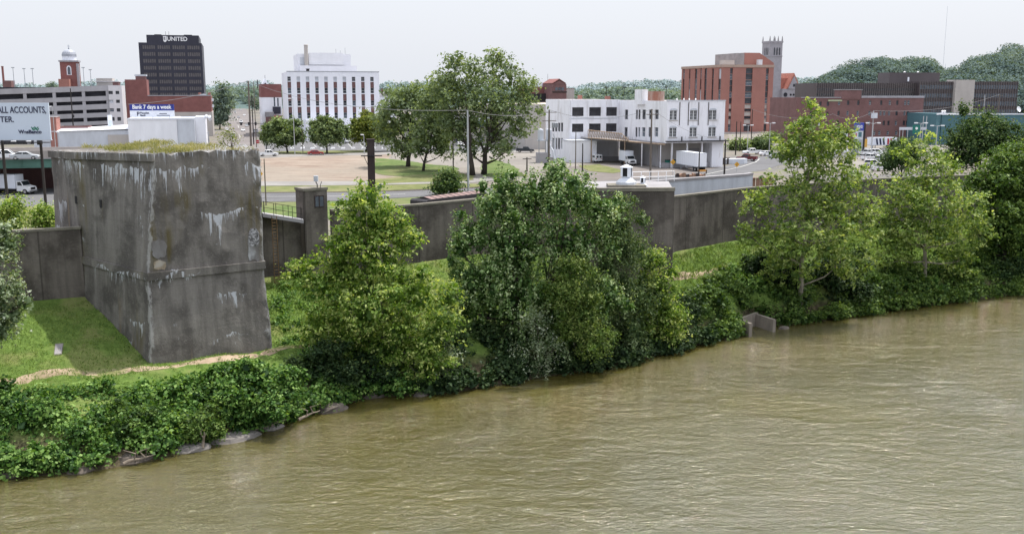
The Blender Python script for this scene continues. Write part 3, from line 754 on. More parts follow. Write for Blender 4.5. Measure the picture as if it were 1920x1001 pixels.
def walkway():
    A, B = at(492, 399, 92.4), at(568, 411, 93.6)
    A.z = B.z = (A.z+B.z)/2
    d = (B-A); L = d.length; a = math.atan2(d.y, d.x)
    A2, B2 = at(492,399,92.4), at(568,411,93.6)
    root = thing('walkway', (A.x, A.y, 0), a, 'narrow grey gangway with thin pipe railing between the old pier and the square pylon', 'walkway')
    def zl(u): return A2.z + (B2.z-A2.z)*u/L
    MB().rings([[(0,-.5,zl(0)-.34),(0,.55,zl(0)-.34),(0,.55,zl(0)),(0,-.5,zl(0))],[(L,-.5,zl(L)-.34),(L,.55,zl(L)-.34),(L,.55,zl(L)),(L,-.5,zl(L))]]).build('deck', M['garage'], root)
    for u in np.linspace(.15, L-.15, 5):
        MB().cyl((u,-.42,zl(u)),(u,-.42,zl(u)+1.1), .03, n=6).build('post', M['pole_dark'], root)
    for h in (.55,1.1): MB().cyl((.1,-.42,zl(0)+h),(L-.1,-.42,zl(L)+h), .024, n=6).build('rail', M['pole_dark'], root)
    for u in np.linspace(.15, L-.15, 4):
        MB().cyl((u,.5,zl(u)),(u,.5,zl(u)+1.1), .03, n=6).build('post', M['pole_dark'], root)
    lt = at(514, 405, 91.6); ld = thing('wall_ladder', (lt.x, lt.y, 7), a, 'rusty orange ladder fixed to the short floodwall beside the pier', 'ladder')
    hh = lt.z-7
    for x in (-.22,.22): MB().cyl((x,0,0),(x,0,hh), .035, n=6).build('rail', M['ladder'], ld)
    rg = MB()
    for i in range(int(hh/.3)): rg.cyl((-.22,0,.2+i*.3),(.22,0,.2+i*.3), .022, n=5)
    rg.build('rungs', M['ladder'], ld)
M['ladder'] = pm('ladder_rust', (.19,.115,.055), .8, .25, 2)
walkway()
# riveted steel column standing behind the wall
def column():
    t = at(695, 263, 104); root = thing('steel_column', (t.x, t.y, 6), R(8), 'tall dark riveted steel column with a short crossarm behind the floodwall', 'column')
    h = t.z-6; w_ = 13.5*mpp(104)/2
    m_ = MB(); m_.box(-w_,w_,-w_,-w_+.10,0,h); m_.box(-w_,w_,w_-.10,w_,0,h); m_.box(-.06,.06,-w_+.1,w_-.1,0,h); m_.box(-w_,-w_+.08,-w_+.1,w_-.1,0,h); m_.box(w_-.08,w_,-w_+.1,w_-.1,0,h)
    m_.build('shaft', M['rust_steel'], root)
    MB().box(-w_-.06,w_+.06,-w_-.06,w_+.06,h,h+.12).build('cap_plate', M['rust_steel'], root)
    zc = zat(292,104)-6
    MB().box(-1.05,1.15,-w_-.14,-w_-.02,zc-.05,zc+.06).build('crossarm', M['dark_metal'], root)
    MB().cyl((-.75,-w_-.08,zc),(-.35,-w_-.08,zc-.95), .03).build('brace', M['dark_metal'], root)
column()
def hopper():
    A, B = at(784, 372, 131), at(900, 364, 141); d = B-A; a = math.atan2(d.y, d.x); L = d.length
    root = thing('hopper_car', (A.x, A.y, 6.1), a, 'dark covered railway hopper car with pink ribbed roof showing above the floodwall', 'railway car')
    h = A.z - 6.1
    MB().xprism([(0,1.3),(L,1.3),(L,h-.35),(L-.3,h-.15),(.3,h-.15),(0,h-.35)], -1.5, 1.5).build('body', M['dark_metal'], root)
    MB().add([(.9,-1.35,h-.13),(L-.6,-1.35,h-.13),(L-.6,0,h+.12),(.9,0,h+.12),(L-.6,1.35,h-.13),(.9,1.35,h-.13)], [(0,1,2,3),(3,2,4,5)]).build('roof', M['pink_roof'], root)
    ribs = MB()
    for i in range(10):
        x = 1 + i*(L-1.8)/9; ribs.add([(x-.07,-1.4,h-.10),(x+.07,-1.4,h-.10),(x+.07,0,h+.18),(x-.07,0,h+.18),(x+.07,1.4,h-.10),(x-.07,1.4,h-.10)], [(0,1,2,3),(3,2,4,5)])
    ribs.build('roof_ribs', M['dark_metal'], root)
    for x in (1.6, 2.9, L-2.9, L-1.6):
        for y in (-.75,.75): MB().cyl((x,y-.06,.46),(x,y+.06,.46), .46, n=14).build('wheel', M['rust_steel'], root)
    for y in (-.72,.72):
        tr = MB(); tr.box(-60,80,y-.04,y+.04,-.02,.0+.02)
M['pink_roof'] = pm('pink_roof', (.24,.165,.155), .8, .2, .5, .2)
hopper()
def rail_track():
    A, B = at(784, 372, 131), at(900, 364, 141); d = B-A; a = math.atan2(d.y, d.x)
    mb = MB()
    for y in (-.75,.75): mb.box(-70,60,y-.04,y+.04,.0,.1)
    for i in range(110): mb.box(-70+i*1.2,-69.75+i*1.2,-1.3,1.3,-.06,.0)
    tag(mb.build('railway_track', M['rust_steel'], None, (A.x,A.y,6.10), a), kind='structure')
rail_track()

# ------------------------------------------------------------------ shore details
def outfall():
    p = gnd(1383, 629, 0); root = thing('outfall_headwall', (p.x, p.y, -.3), 0, 'small U-shaped concrete outfall wall standing at the water edge', 'outfall')
    l = (-p.x,-p.y,.3)
    A, B, C_2, D = gnd(1404,632,0), gnd(1382,622,0), gnd(1415,609,.0), gnd(1454,622,0)
    def seg(a, b, t, z1, nm):
        d = b-a; d.z = 0; L = d.length; d.normalize()
        MB().obox((a.x,a.y), d, L, (-d.y,d.x), t, -1, z1).build(nm, M['tan_conc'], root, l)
    z1 = zat(606, A.y+.3)
    seg(A, B, -.35, 1.45, 'wing_wall'); seg(B, C_2, -.35, 1.452, 'back_wall'); seg(C_2, D, -.35, 1.35, 'wing_wall')
outfall()
def boulders():
    spec = [(358,842,2.0,.5,'flat grey concrete slab half sunk below the vine thicket'),(435,822,2.9,.5,'broad flat stone slab at the water edge right of the low round bush'),
            (255,862,2.0,.7,'brown broken rock beside the driftwood branches'),(288,850,1.4,.6,'small pale rock at the tip of the driftwood pile'),
            (30,886,2.0,.5,'low brown rock at the far left water edge'),(150,884,1.2,.4,'low brown rock below the lower left thicket'),
            (500,803,1.6,.35,'thin dark slab at the foot of the tall vine bush'),(622,770,1.7,.8,'big sloping grey boulder under the bright sycamore'),(705,742,1.6,.8,'rounded boulder in the shade under the bright sycamore'),
            (1365,634,.9,.35,'small brown stone left of the outfall wall'),(1470,616,1.0,.3,'small flat stone right of the outfall wall'),(790,741,1.0,.4,'dark stone at the waterline between the two biggest trees')]
    for i, (px, py, r, h, lab) in enumerate(spec):
        p = gnd(px, py, 0); rr = random.Random(i*5+1); mb = MB(); n = 11; rs = []
        for k, (q, zz) in enumerate(((1.0,-.6),(1.05,.15),(.9,.75),(.45,1.0))):
            rs.append([(r*.72*q*math.cos(2*PI*j/n)*rr.uniform(.75,1.15), r*.42*q*math.sin(2*PI*j/n)*rr.uniform(.75,1.15), h*.8*zz*rr.uniform(.85,1.12)) for j in range(n)])
        mb.rings(rs); o = mb.build('slab' if h < .5 else 'boulder', M['slab'] if 'slab' in lab else M['rock'], None, (p.x, p.y, 0), UA + rr.uniform(-.3,.3))
        tag(o, lab, 'rock')
    # driftwood
    spec = [((245,862),(290,846),'pale driftwood branch slanting out of the thicket at the water edge'),((232,868),(292,852),'longer brown driftwood log lying below the slanting branch'),((478,806),(540,786),'thin dark driftwood branch in the shade at the water edge'),((560,786),(600,768),'dark driftwood limb under the bright sycamore'),((380,838),(384,826),'short upright stake standing beside the flat grey slab')]
    for i, (a, b, lab) in enumerate(spec):
        A, B = gnd(*a, .25), gnd(*b, .55); rr = random.Random(i)
        if 'upright' in lab: B = A + Vector((.15,.1,1.0)); 
        pts = [A.lerp(B, t/6) + Vector((0,0,rr.uniform(-.06,.1))) for t in range(7)]
        c = pts[0].copy(); mb = MB(); mb.tube([p-c for p in pts], [.13-.016*t for t in range(7)], 7)
        for k in (2,4):
            q = pts[k]-c; mb.tube([q, q+Vector((rr.uniform(-.3,.3),-.2,.5)), q+Vector((rr.uniform(-.7,.7),-.35,.8))], [.06,.045,.015], 5)
        tag(mb.build('driftwood', M['driftwood'], None, c), lab, 'driftwood')
boulders()
def grate():
    P = [hit(104,646), hit(119,645), hit(116,666), hit(101,668)]; c = sum(P, Vector())/4
    n_ = (P[1]-P[0]).cross(P[3]-P[0]).normalized(); 
    if n_.z < 0: n_ = -n_
    root = thing('drain_grate', c, 0, 'small pale square drain slab with slots lying on the grass slope', 'drain cover')
    MB().rings([[p-c-n_*.1 for p in P], [p-c+n_*.10 for p in P]]).build('slab', M['slab'], root)
    m_ = MB()
    for i in range(1,6):
        a, b = P[0].lerp(P[1], i/6), P[3].lerp(P[2], i/6)
        a, b = a.lerp(b,.1), b.lerp(a,.1); w_ = (P[1]-P[0]).normalized()*.035
        m_.rings([[a-c-w_+n_*.102, a-c+w_+n_*.102, b-c+w_+n_*.102, b-c-w_+n_*.102],[a-c-w_+n_*.108, a-c+w_+n_*.108, b-c+w_+n_*.108, b-c-w_+n_*.108]])
    m_.build('slots', M['roof_grey'], root)
grate()
# ------------------------------------------------------------------ vegetation
def leaf_object(name, P, Nn, size, tone, mat, parent=None, loc=(0,0,0), aspect=.6, rg=None, axis=None):
    """P (n,3) leaf centres, Nn (n,3) leaf normals, size (n,), tone (n,) -> one mesh of small folded leaves"""
    n = len(P); rg = rg or rng
    Nn = Nn/np.linalg.norm(Nn, axis=1, keepdims=True)
    a = rg.normal(size=(n,3)) if axis is None else axis + rg.normal(size=(n,3))*.35
    t = a - (a*Nn).sum(1, keepdims=True)*Nn; t /= np.linalg.norm(t, axis=1, keepdims=True)
    b = np.cross(Nn, t); s = size[:,None]
    V = np.empty((n,4,3)); V[:,0] = P - t*s*.5; V[:,2] = P + t*s*.5
    V[:,1] = P + b*s*.5*aspect + Nn*s*.12 - t*s*.06; V[:,3] = P - b*s*.5*aspect + Nn*s*.12 - t*s*.06
    me = bpy.data.meshes.new(name); me.vertices.add(4*n); me.loops.add(4*n); me.polygons.add(n)
    me.vertices.foreach_set('co', V.astype(np.float32).ravel())
    me.loops.foreach_set('vertex_index', np.arange(4*n, dtype=np.int32))
    me.polygons.foreach_set('loop_start', np.arange(0, 4*n, 4, dtype=np.int32)); me.polygons.foreach_set('loop_total', np.full(n, 4, dtype=np.int32))
    me.update(calc_edges=True)
    at_ = me.attributes.new('tone', 'FLOAT', 'POINT'); at_.data.foreach_set('value', np.repeat(np.clip(tone, 0, 1), 4).astype(np.float32))
    return link_mesh(name, me, mat, parent, loc)
def lobe(px, py, r, Y): 
    p = at(px, py, Y); return (p.x, p.y, p.z, r*mpp(Y))
def leaves(lobes, nleaf, per, clump, size, seed, shell=.55, flat=.6, droop=0.0, zsq=.9, fill=0, zmin=None, up=.55, tb=.5):
    rg = np.random.default_rng(seed); Lb = np.array(lobes, float)
    pr = Lb[:,3]**2; pr /= pr.sum(); nc = max(1, nleaf//per)
    k = rg.choice(len(Lb), nc, p=pr); d = rg.normal(size=(nc,3)); d[:,2] += .25; d /= np.linalg.norm(d, axis=1, keepdims=True)
    rad = Lb[k,3]*(shell + (1.12-shell)*rg.random(nc)**.8)
    c = Lb[k,:3] + d*rad[:,None]*np.array([1,1,zsq])
    ct = tb + .20*rg.normal(size=nc); cs = clump*(.6+.9*rg.random(nc))
    i = np.repeat(np.arange(nc), per); n = len(i)
    off = rg.normal(size=(n,3))*cs[i][:,None]*np.array([1,1,flat])
    off += d[i]*rg.random(n)[:,None]*cs[i][:,None]*.9
    if droop: off[:,2] -= rg.exponential(droop, n); off[:,:2] *= .6
    P = c[i] + off; Nn = rg.normal(size=(n,3))*.62 + d[i]*.5 + np.array([0,0,up])
    S = size*(.5+1.05*rg.random(n)**1.6); T = ct[i] + .16*rg.normal(size=n)
    T += (rg.random(n) < .05)*.4
    if fill:
        k2 = rg.choice(len(Lb), fill, p=pr); d2 = rg.normal(size=(fill,3)); d2 /= np.linalg.norm(d2, axis=1, keepdims=True)
        P2 = Lb[k2,:3] + d2*(Lb[k2,3]*.72*rg.random(fill)**.4)[:,None]*np.array([1,1,zsq])
        P = np.concatenate([P, P2]); Nn = np.concatenate([Nn, rg.normal(size=(fill,3)) + d2*.4]); S = np.concatenate([S, size*(1.8+1.4*rg.random(fill))]); T = np.concatenate([T, .22+.15*rg.normal(size=fill)])
    if zmin is not None:
        m = P[:,2] > zmin; P, Nn, S, T = P[m], Nn[m], S[m], T[m]
    return P, Nn, S, T, c
def spurs(lobes, k, seed):
    """small boughs standing out of the main masses so that the outline is ragged"""
    rr = random.Random(seed+7); out = []
    for (x, y, z, r) in lobes:
        out.append((x, y, z, r*.88))
        for i in range(k):
            a = rr.uniform(0, 2*PI); e = rr.uniform(-.35, 1.2); q = rr.uniform(.85, 1.18)*r
            out.append((x+q*math.cos(a)*math.cos(e), y+q*math.sin(a)*math.cos(e), z+q*math.sin(e)*.95, r*rr.uniform(.22, .40)))
    return out
def tree(name, base, lobes, label, cat='tree', leaf='leaf_syc', bark='bark', nleaf=12000, per=26, clump=.45, size=.24, seed=1, rtrunk=.2, tops=None, twigs=60, group=None, limb=.42, crown_name='crown', trunks=None, aspect=.6, spur=3, **kw):
    base = Vector(base); root = thing(name, base, 0, label, cat, group)
    lobes_all = spurs(lobes, spur, seed) if spur else lobes
    P, Nn, S, T, cl = leaves(lobes_all, nleaf, per, clump, size, seed, **kw)
    o = np.array(base)
    rr = random.Random(seed); Lb = [Vector(l[:3]) for l in lobes]; top = max(Lb, key=lambda q: q.z)
    mb = MB(); ends = []
    for bi, (bx, tp) in enumerate(trunks or [(base, top)]):
        bx, tp = Vector(bx), Vector(tp); nseg = 9; path = []; H = (tp-bx).length
        for k in range(nseg+1):
            q = k/nseg; p = bx.lerp(tp, q); w_ = H*.018*math.sin(q*PI)
            path.append(p + Vector((rr.uniform(-1,1)*w_, rr.uniform(-1,1)*w_, 0)))
        path[0] = bx - Vector((0,0,.4))
        rad = [rtrunk*(1.25 if k == 0 else 1)*(1-.93*(k/nseg)**1.1) for k in range(nseg+1)]
        mb.tube([p-base for p in path], rad, 8); ends.append((path, rad))
    zs = [l.z for l in Lb]
    for li, l in enumerate(Lb):
        path, rad = min(ends, key=lambda e: (e[0][0].xy-l.xy).length)
        hgt = path[0].z + (l.z-path[0].z)*limb + rr.uniform(-.03,.03)*(path[-1].z-path[0].z)
        k = min(range(len(path)), key=lambda j: abs(path[j].z-hgt)); k = max(1, min(k, len(path)-2))
        a = path[k]; mid = a.lerp(l, .5) + Vector((rr.uniform(-.3,.3), rr.uniform(-.3,.3), -.06*(l-a).length))
        r0 = min(rad[k]*.62, rtrunk*.5); mb.tube([a-base, mid-base, l-base], [r0, r0*.6, r0*.22], 6)
        ends_ = [q for q in cl if (Vector(q)-l).length < lobes[li][3]*1.15]
        rr.shuffle(ends_)
        for q in ends_[:max(2, twigs//len(Lb))]:
            q = Vector(q); m2 = l.lerp(q, .5) + Vector((0,0,-.05)); mb.tube([mid.lerp(l, rr.uniform(.4,1))-base, m2-base, q-base], [r0*.26, r0*.16, r0*.06], 4)
    mb.build('trunk', M[bark], root, smooth=True)
    leaf_object(crown_name, P-o, Nn, S, T, M[leaf], root, aspect=aspect, rg=np.random.default_rng(seed+99))
    return root
def bush(name, px, py, lobes_px, Y, label, leaf='leaf_vine', nleaf=5000, size=.2, seed=1, cat='bush', per=14, clump=.2, base=None, group=None, stems=5, **kw):
    Lb = [lobe(x, y, r, Y+dy) for x, y, r, dy in lobes_px]
    if base is None:
        b = at(px, py, Y); base = Vector((b.x, b.y, tz(b.x, b.y)))
    root = thing(name, base, 0, label, cat, group)
    kw.setdefault('fill', int(nleaf*.16)); kw.setdefault('shell', .62); kw.setdefault('tb', .5+.16*math.sin(seed*2.7))
    Lb = spurs(Lb, 3, seed)
    P, Nn, S, T, cl = leaves(Lb, nleaf, per, clump, size, seed, **kw)
    leaf_object('foliage', P-np.array(base), Nn, S, T, M[leaf], root, rg=np.random.default_rng(seed+5), aspect=.75)
    rr = random.Random(seed); mb = MB()
    for l in Lb[:stems*4:4]:
        e = Vector(l[:3])-base; mb.tube([(rr.uniform(-.2,.2), rr.uniform(-.2,.2), -.2), e*.5+Vector((0,0,.2)), e], [.06,.045,.02], 5)
    mb.build('stem', M['bark_dark'], root)
    return root
def LL(specs, Y, seed=0):
    rr = random.Random(seed); out = []
    for q in specs:
        x, y, r = q[:3]; dy = q[3] if len(q) > 3 else rr.uniform(-.45,.45)*r*mpp(Y)
        out.append(lobe(x, y, r, Y+dy))
    return out

# --- the big riverside trees
def bank_base(px, Y):
    x = xat(px, Y, 3); return Vector((x, Y, max(-.1, tz(x, Y))))
tree('sycamore_tree', bank_base(700, 82), LL([(688,366,30),(672,412,46),(722,420,46),(640,466,44),(700,480,66),(762,450,34),(618,535,50),(565,515,30),(690,570,78),(778,555,54),(826,615,44),(612,605,42),(742,650,76),(800,680,44),(660,640,56),(592,650,38),(840,560,28),(730,710,34),(650,700,34)], 81, 1),
     'bright yellow-green sycamore beside the old pier, its crown narrowing to a point', leaf='leaf_syc', bark='bark_pale', nleaf=34000, per=15, clump=.25, size=.27, seed=21, flat=.5, shell=.6, rtrunk=.24, fill=2200, twigs=90, trunks=[(bank_base(690,82), at(688,372,81)),(bank_base(712,82.5), at(725,440,81.5))])
tree('silver_maple', bank_base(985, 89), LL([(1000,360,44),(935,392,54),(1070,365,52),(1120,392,42),(885,445,46),(970,455,80),(1070,455,76),(895,535,56),(958,560,84),(1050,560,84),(915,635,56),(985,655,66),(1080,640,58),(1128,560,50),(860,470,22),(1040,330,26),(940,350,30),(868,520,34),(872,580,40),(876,640,40),(900,685,36),(960,700,36)], 88, 2),
     'largest dark green tree of the riverbank, broad dense crown hanging over the water', leaf='leaf_maple', nleaf=52000, per=20, clump=.24, size=.25, seed=22, flat=1.25, shell=.66, rtrunk=.38, fill=6500, twigs=80, droop=.12, trunks=[(bank_base(970,89), at(960,430,88)),(bank_base(1010,89), at(1050,420,88))])
tree('willow_tree', bank_base(1160, 92), LL([(1150,430,46),(1178,470,46),(1150,540,56),(1196,560,46),(1140,620,50),(1185,630,36),(1165,385,28)], 91, 3),
     'drooping grey-green willow on the right flank of the big dark tree', leaf='leaf_willow', nleaf=22000, per=26, clump=.26, size=.26, seed=23, shell=.62, rtrunk=.2, fill=2400, droop=.75, aspect=.35, up=.1)
tree('box_elder', bank_base(1080, 87), LL([(1072,505,40),(1058,550,42),(1094,590,46),(1112,640,40),(1070,620,36)], 85.5, 4),
     'small yellow-green tree growing in front of the big dark tree', leaf='leaf_elder', nleaf=12000, per=24, clump=.32, size=.18, seed=24, rtrunk=.1, fill=1200, droop=.15)
tree('young_sycamore', bank_base(1235, 94), LL([(1216,490,26),(1228,540,38),(1240,590,40),(1254,632,26),(1205,630,34),(1262,600,20)], 92.5, 5),
     'young leafy sycamore by the water in front of the pump station corner', leaf='leaf_syc', bark='bark_pale', nleaf=9000, per=20, clump=.36, size=.25, seed=25, rtrunk=.09, fill=1000)
tree('silver_leaf_shrub', bank_base(1010, 85.6), LL([(1008,610,36),(1042,652,30),(990,662,34),(1020,690,20)], 84, 6),
     'silvery leaved shrub over the water at the foot of the big dark tree', cat='shrub', leaf='leaf_silver', nleaf=3000, per=20, clump=.34, size=.2, seed=26, rtrunk=.07, droop=.35, aspect=.4, crown_name='foliage')
tree('silver_leaf_shrub', bank_base(812, 83.5), LL([(800,690,34),(832,712,24),(770,712,28),(845,670,22)], 81.5, 7),
     'grey-green leaved shrub over the water at the right foot of the bright sycamore', cat='shrub', leaf='leaf_silver', nleaf=4600, per=20, clump=.34, size=.2, seed=27, rtrunk=.07, droop=.35, aspect=.4, crown_name='foliage', tb=.38)
YC = hit(1502, 585).y + .5
tree('tall_sycamore', bank_base(1500, YC), LL([(1528,222,30),(1500,248,26),(1560,250,28),(1582,280,30),(1474,284,26),(1514,266,50),(1556,292,50),(1488,292,38),(1530,345,72),(1606,330,30),(1462,372,50),(1592,392,54),(1412,396,26),(1398,438,24),(1520,432,78),(1440,452,44),(1618,430,34),(1480,495,50),(1580,490,50),(1640,400,18)], YC, 8),
     'tallest slender sycamore at right, its open crown rising above the floodwall', leaf='leaf_syc2', bark='bark_pale', nleaf=21000, per=13, clump=.26, size=.37, seed=28, rtrunk=.26, shell=.35, twigs=130, limb=.7)
YD = hit(1735, 528).y + .5
tree('tall_sycamore', bank_base(1733, YD), LL([(1736,276,24),(1724,312,46),(1766,326,40),(1690,366,46),(1750,384,70),(1812,392,44),(1668,426,38),(1722,446,66),(1800,446,54),(1676,486,34),(1842,436,24),(1690,452,26),(1800,490,34),(1640,400,20)], YD, 9),
     'second slender sycamore farther right with a pale straight trunk and loose crown', leaf='leaf_syc2', bark='bark_pale', nleaf=15500, per=12, clump=.27, size=.38, seed=29, rtrunk=.27, shell=.35, twigs=120, limb=.7)
YE = hit(1885, 498).y
tree('bank_tree', bank_base(1885, YE), LL([(1880,325,50),(1848,365,40),(1912,392,52),(1872,426,52),(1902,300,36),(1936,350,56),(1858,470,34),(1925,460,40)], YE, 10),
     'rounded green tree with leaning dark trunk at the far right edge of the bank', leaf='leaf_bush', bark='bark_dark', nleaf=21000, per=18, clump=.34, size=.36, seed=30, shell=.62, rtrunk=.28, fill=2000, trunks=[(bank_base(1880,YE), at(1905,350,YE)),(bank_base(1885,YE), at(1870,400,YE))])
tree('maple_tree', bank_base(-110, 72), LL([(8,432,24),(-8,470,34),(14,548,36),(-24,600,56),(48,568,18),(0,622,28),(-60,520,90),(-120,450,100),(-100,600,90),(24,590,26)], 70, 11),
     'silvery leaved maple reaching into the left edge of the view beside the grass slope', leaf='leaf_silver', nleaf=17000, per=16, clump=.26, size=.24, seed=31, rtrunk=.3, fill=1500, droop=.1)

# --- trees on the city side
def city_base(px, py): return gnd(px, py)
def ctree(name, px, py, specs, label, **kw):
    b = city_base(px, py); Y = b.y
    kw.setdefault('leaf', 'leaf_city'); kw.setdefault('bark', 'bark_dark'); kw.setdefault('per', 20)
    return tree(name, b, LL(specs, Y, int(px)), label, seed=int(px), **kw)
ctree('elm_tree', 905, 327, [(870,150,44),(928,135,42),(968,160,34),(846,186,44),(910,190,56),(962,205,42),(890,236,46),(938,258,36),(978,238,26),(862,244,34),(822,170,26),(882,285,22),(944,288,18),(932,112,20),(988,182,22),(835,225,26)],
      'biggest tree on the vacant lot, tall spreading elm standing left of the white warehouse', nleaf=17000, per=13, clump=.6, size=.68, rtrunk=.62, fill=250, shell=.5, twigs=110, limb=.55, trunks=[(gnd(907,327), at(925,150,224)),(gnd(886,329), at(872,170,224))])
ctree('shade_tree', 765, 313, [(758,198,38),(732,222,34),(788,232,38),(764,258,36),(742,184,20),(720,250,22),(775,180,26),(750,280,18),(792,195,24)],
      'thick trunked shade tree at the left end of the green patch on the lot', nleaf=7000, per=13, clump=.65, size=.75, rtrunk=.55, fill=150, shell=.42, twigs=90, limb=.5)
ctree('shade_tree', 793, 321, [(812,212,34),(800,258,32),(832,250,24),(822,182,24),(786,282,18),(836,285,18)],
      'thinner trunked shade tree between the thick trunked one and the biggest elm', nleaf=7000, per=14, clump=.65, size=.7, rtrunk=.33, fill=120, shell=.42, twigs=60)
rt = [(540,287,[(520,254,24),(504,256,16),(545,254,20),(528,241,20),(547,244,16),(510,246,16),(556,260,12)],'leftmost of three round street trees in front of the white office block'),
      (613,288,[(612,251,26),(593,254,16),(634,253,18),(612,237,18),(627,241,16),(599,241,16)],'middle one of three round street trees in front of the white office block'),
      (685,284,[(692,249,27),(670,253,17),(716,250,22),(688,234,20),(710,232,19),(674,241,17),(732,246,14)],'rightmost of three round street trees, olive tinted and half behind the lot trees')]
for px, py, sp, lab in rt:
    ctree('street_tree', px, py, sp, lab, leaf='leaf_yellow' if px == 685 else 'leaf_round', nleaf=9500, per=14, clump=.55, size=.72, rtrunk=.3, fill=1400, shell=.6, group=None, twigs=24, limb=.35)
b = gnd(838, 366)
bush('round_bush', 838, 366, [(838,346,20,0),(826,352,15,-.5),(850,352,15,.4),(838,335,12,0)], b.y, 'dark round bush standing alone at the roadside by the tall grey pole', leaf='leaf_dark', nleaf=3600, size=.42, seed=61, clump=.6, base=b)
ctree('wall_tree', 1838, 330, [(1830,238,34),(1804,262,34),(1850,272,44),(1820,290,40),(1868,250,24),(1790,300,30)], 'dark bushy tree behind the floodwall in front of the teal building', leaf='leaf_dark', nleaf=9000, clump=.8, size=.5, rtrunk=.3, fill=1400)
ctree('wall_tree', 1915, 332, [(1890,268,32),(1925,285,44),(1900,300,40),(1938,255,26)], 'dark tree at the right edge behind the floodwall, right of the bushy one', leaf='leaf_dark', nleaf=7000, clump=.8, size=.5, rtrunk=.3, fill=1100)
ctree('wall_tree', 1690, 350, [(1685,292,28),(1668,305,22),(1705,300,26),(1690,275,16)], 'small dark tree behind the floodwall beside the white trucks', leaf='leaf_dark', nleaf=4500, clump=.7, size=.45, rtrunk=.2, fill=700)
for k, (px, Y, sp, lab) in enumerate([(14, 108, [(12,392,22,0),(24,405,20,.5),(4,418,24,0),(26,425,16,-.5)], 'bright young sapling behind the left floodwall at the picture edge'),
                                     (86, 110, [(84,402,18,0),(94,412,16,.4),(78,416,16,-.3),(88,424,16,0)], 'bright young sapling behind the floodwall close to the old pier')]):
    p = at(px, 420, Y); bush('sapling', px, 420, sp, Y, lab, leaf='leaf_syc', nleaf=3600, size=.26, seed=70+k, clump=.4, base=Vector((p.x, Y, 6)), cat='sapling', fill=250)
# trees far along the main street and around the city
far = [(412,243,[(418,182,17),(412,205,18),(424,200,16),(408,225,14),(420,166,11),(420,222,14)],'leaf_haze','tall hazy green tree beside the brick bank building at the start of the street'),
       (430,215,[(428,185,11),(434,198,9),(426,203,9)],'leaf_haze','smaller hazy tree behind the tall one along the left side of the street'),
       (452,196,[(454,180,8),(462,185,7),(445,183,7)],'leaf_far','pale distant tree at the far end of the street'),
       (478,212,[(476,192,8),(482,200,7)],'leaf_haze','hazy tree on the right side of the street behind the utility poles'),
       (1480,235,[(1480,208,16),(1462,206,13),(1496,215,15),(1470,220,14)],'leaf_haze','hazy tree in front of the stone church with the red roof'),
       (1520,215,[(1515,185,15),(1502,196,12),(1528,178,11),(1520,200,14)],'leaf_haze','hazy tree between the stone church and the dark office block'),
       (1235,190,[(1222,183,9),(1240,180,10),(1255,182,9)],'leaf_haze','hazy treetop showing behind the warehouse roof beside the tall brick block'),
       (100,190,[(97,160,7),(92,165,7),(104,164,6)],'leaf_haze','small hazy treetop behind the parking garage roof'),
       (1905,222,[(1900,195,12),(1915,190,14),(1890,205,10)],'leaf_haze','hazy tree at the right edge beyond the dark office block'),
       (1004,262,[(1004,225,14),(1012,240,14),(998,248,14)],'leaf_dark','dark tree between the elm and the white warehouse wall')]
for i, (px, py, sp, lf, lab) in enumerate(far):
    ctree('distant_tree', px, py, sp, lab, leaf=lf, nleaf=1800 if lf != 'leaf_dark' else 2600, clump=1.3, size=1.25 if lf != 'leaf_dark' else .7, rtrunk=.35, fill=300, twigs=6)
for i, (px, py, r, lab) in enumerate([(1386,277,10,'clipped green hedge beside the yard entrance, left of the rounder bush'),(1425,276,12,'round green bush beside the parking lot below the tall brick block'),(1448,262,8,'small bush behind the white pickup by the lot light')]):
    b = gnd(px, py+5); bush('hedge' if i == 0 else 'round_bush', px, py, [(px,py-4,r,0),(px-r*1.1,py-2,r*.8,1),(px+r*1.1,py-2,r*.8,-1)], b.y, lab, leaf='leaf_round', nleaf=1500, size=.7, seed=80+i, clump=.8, base=b)

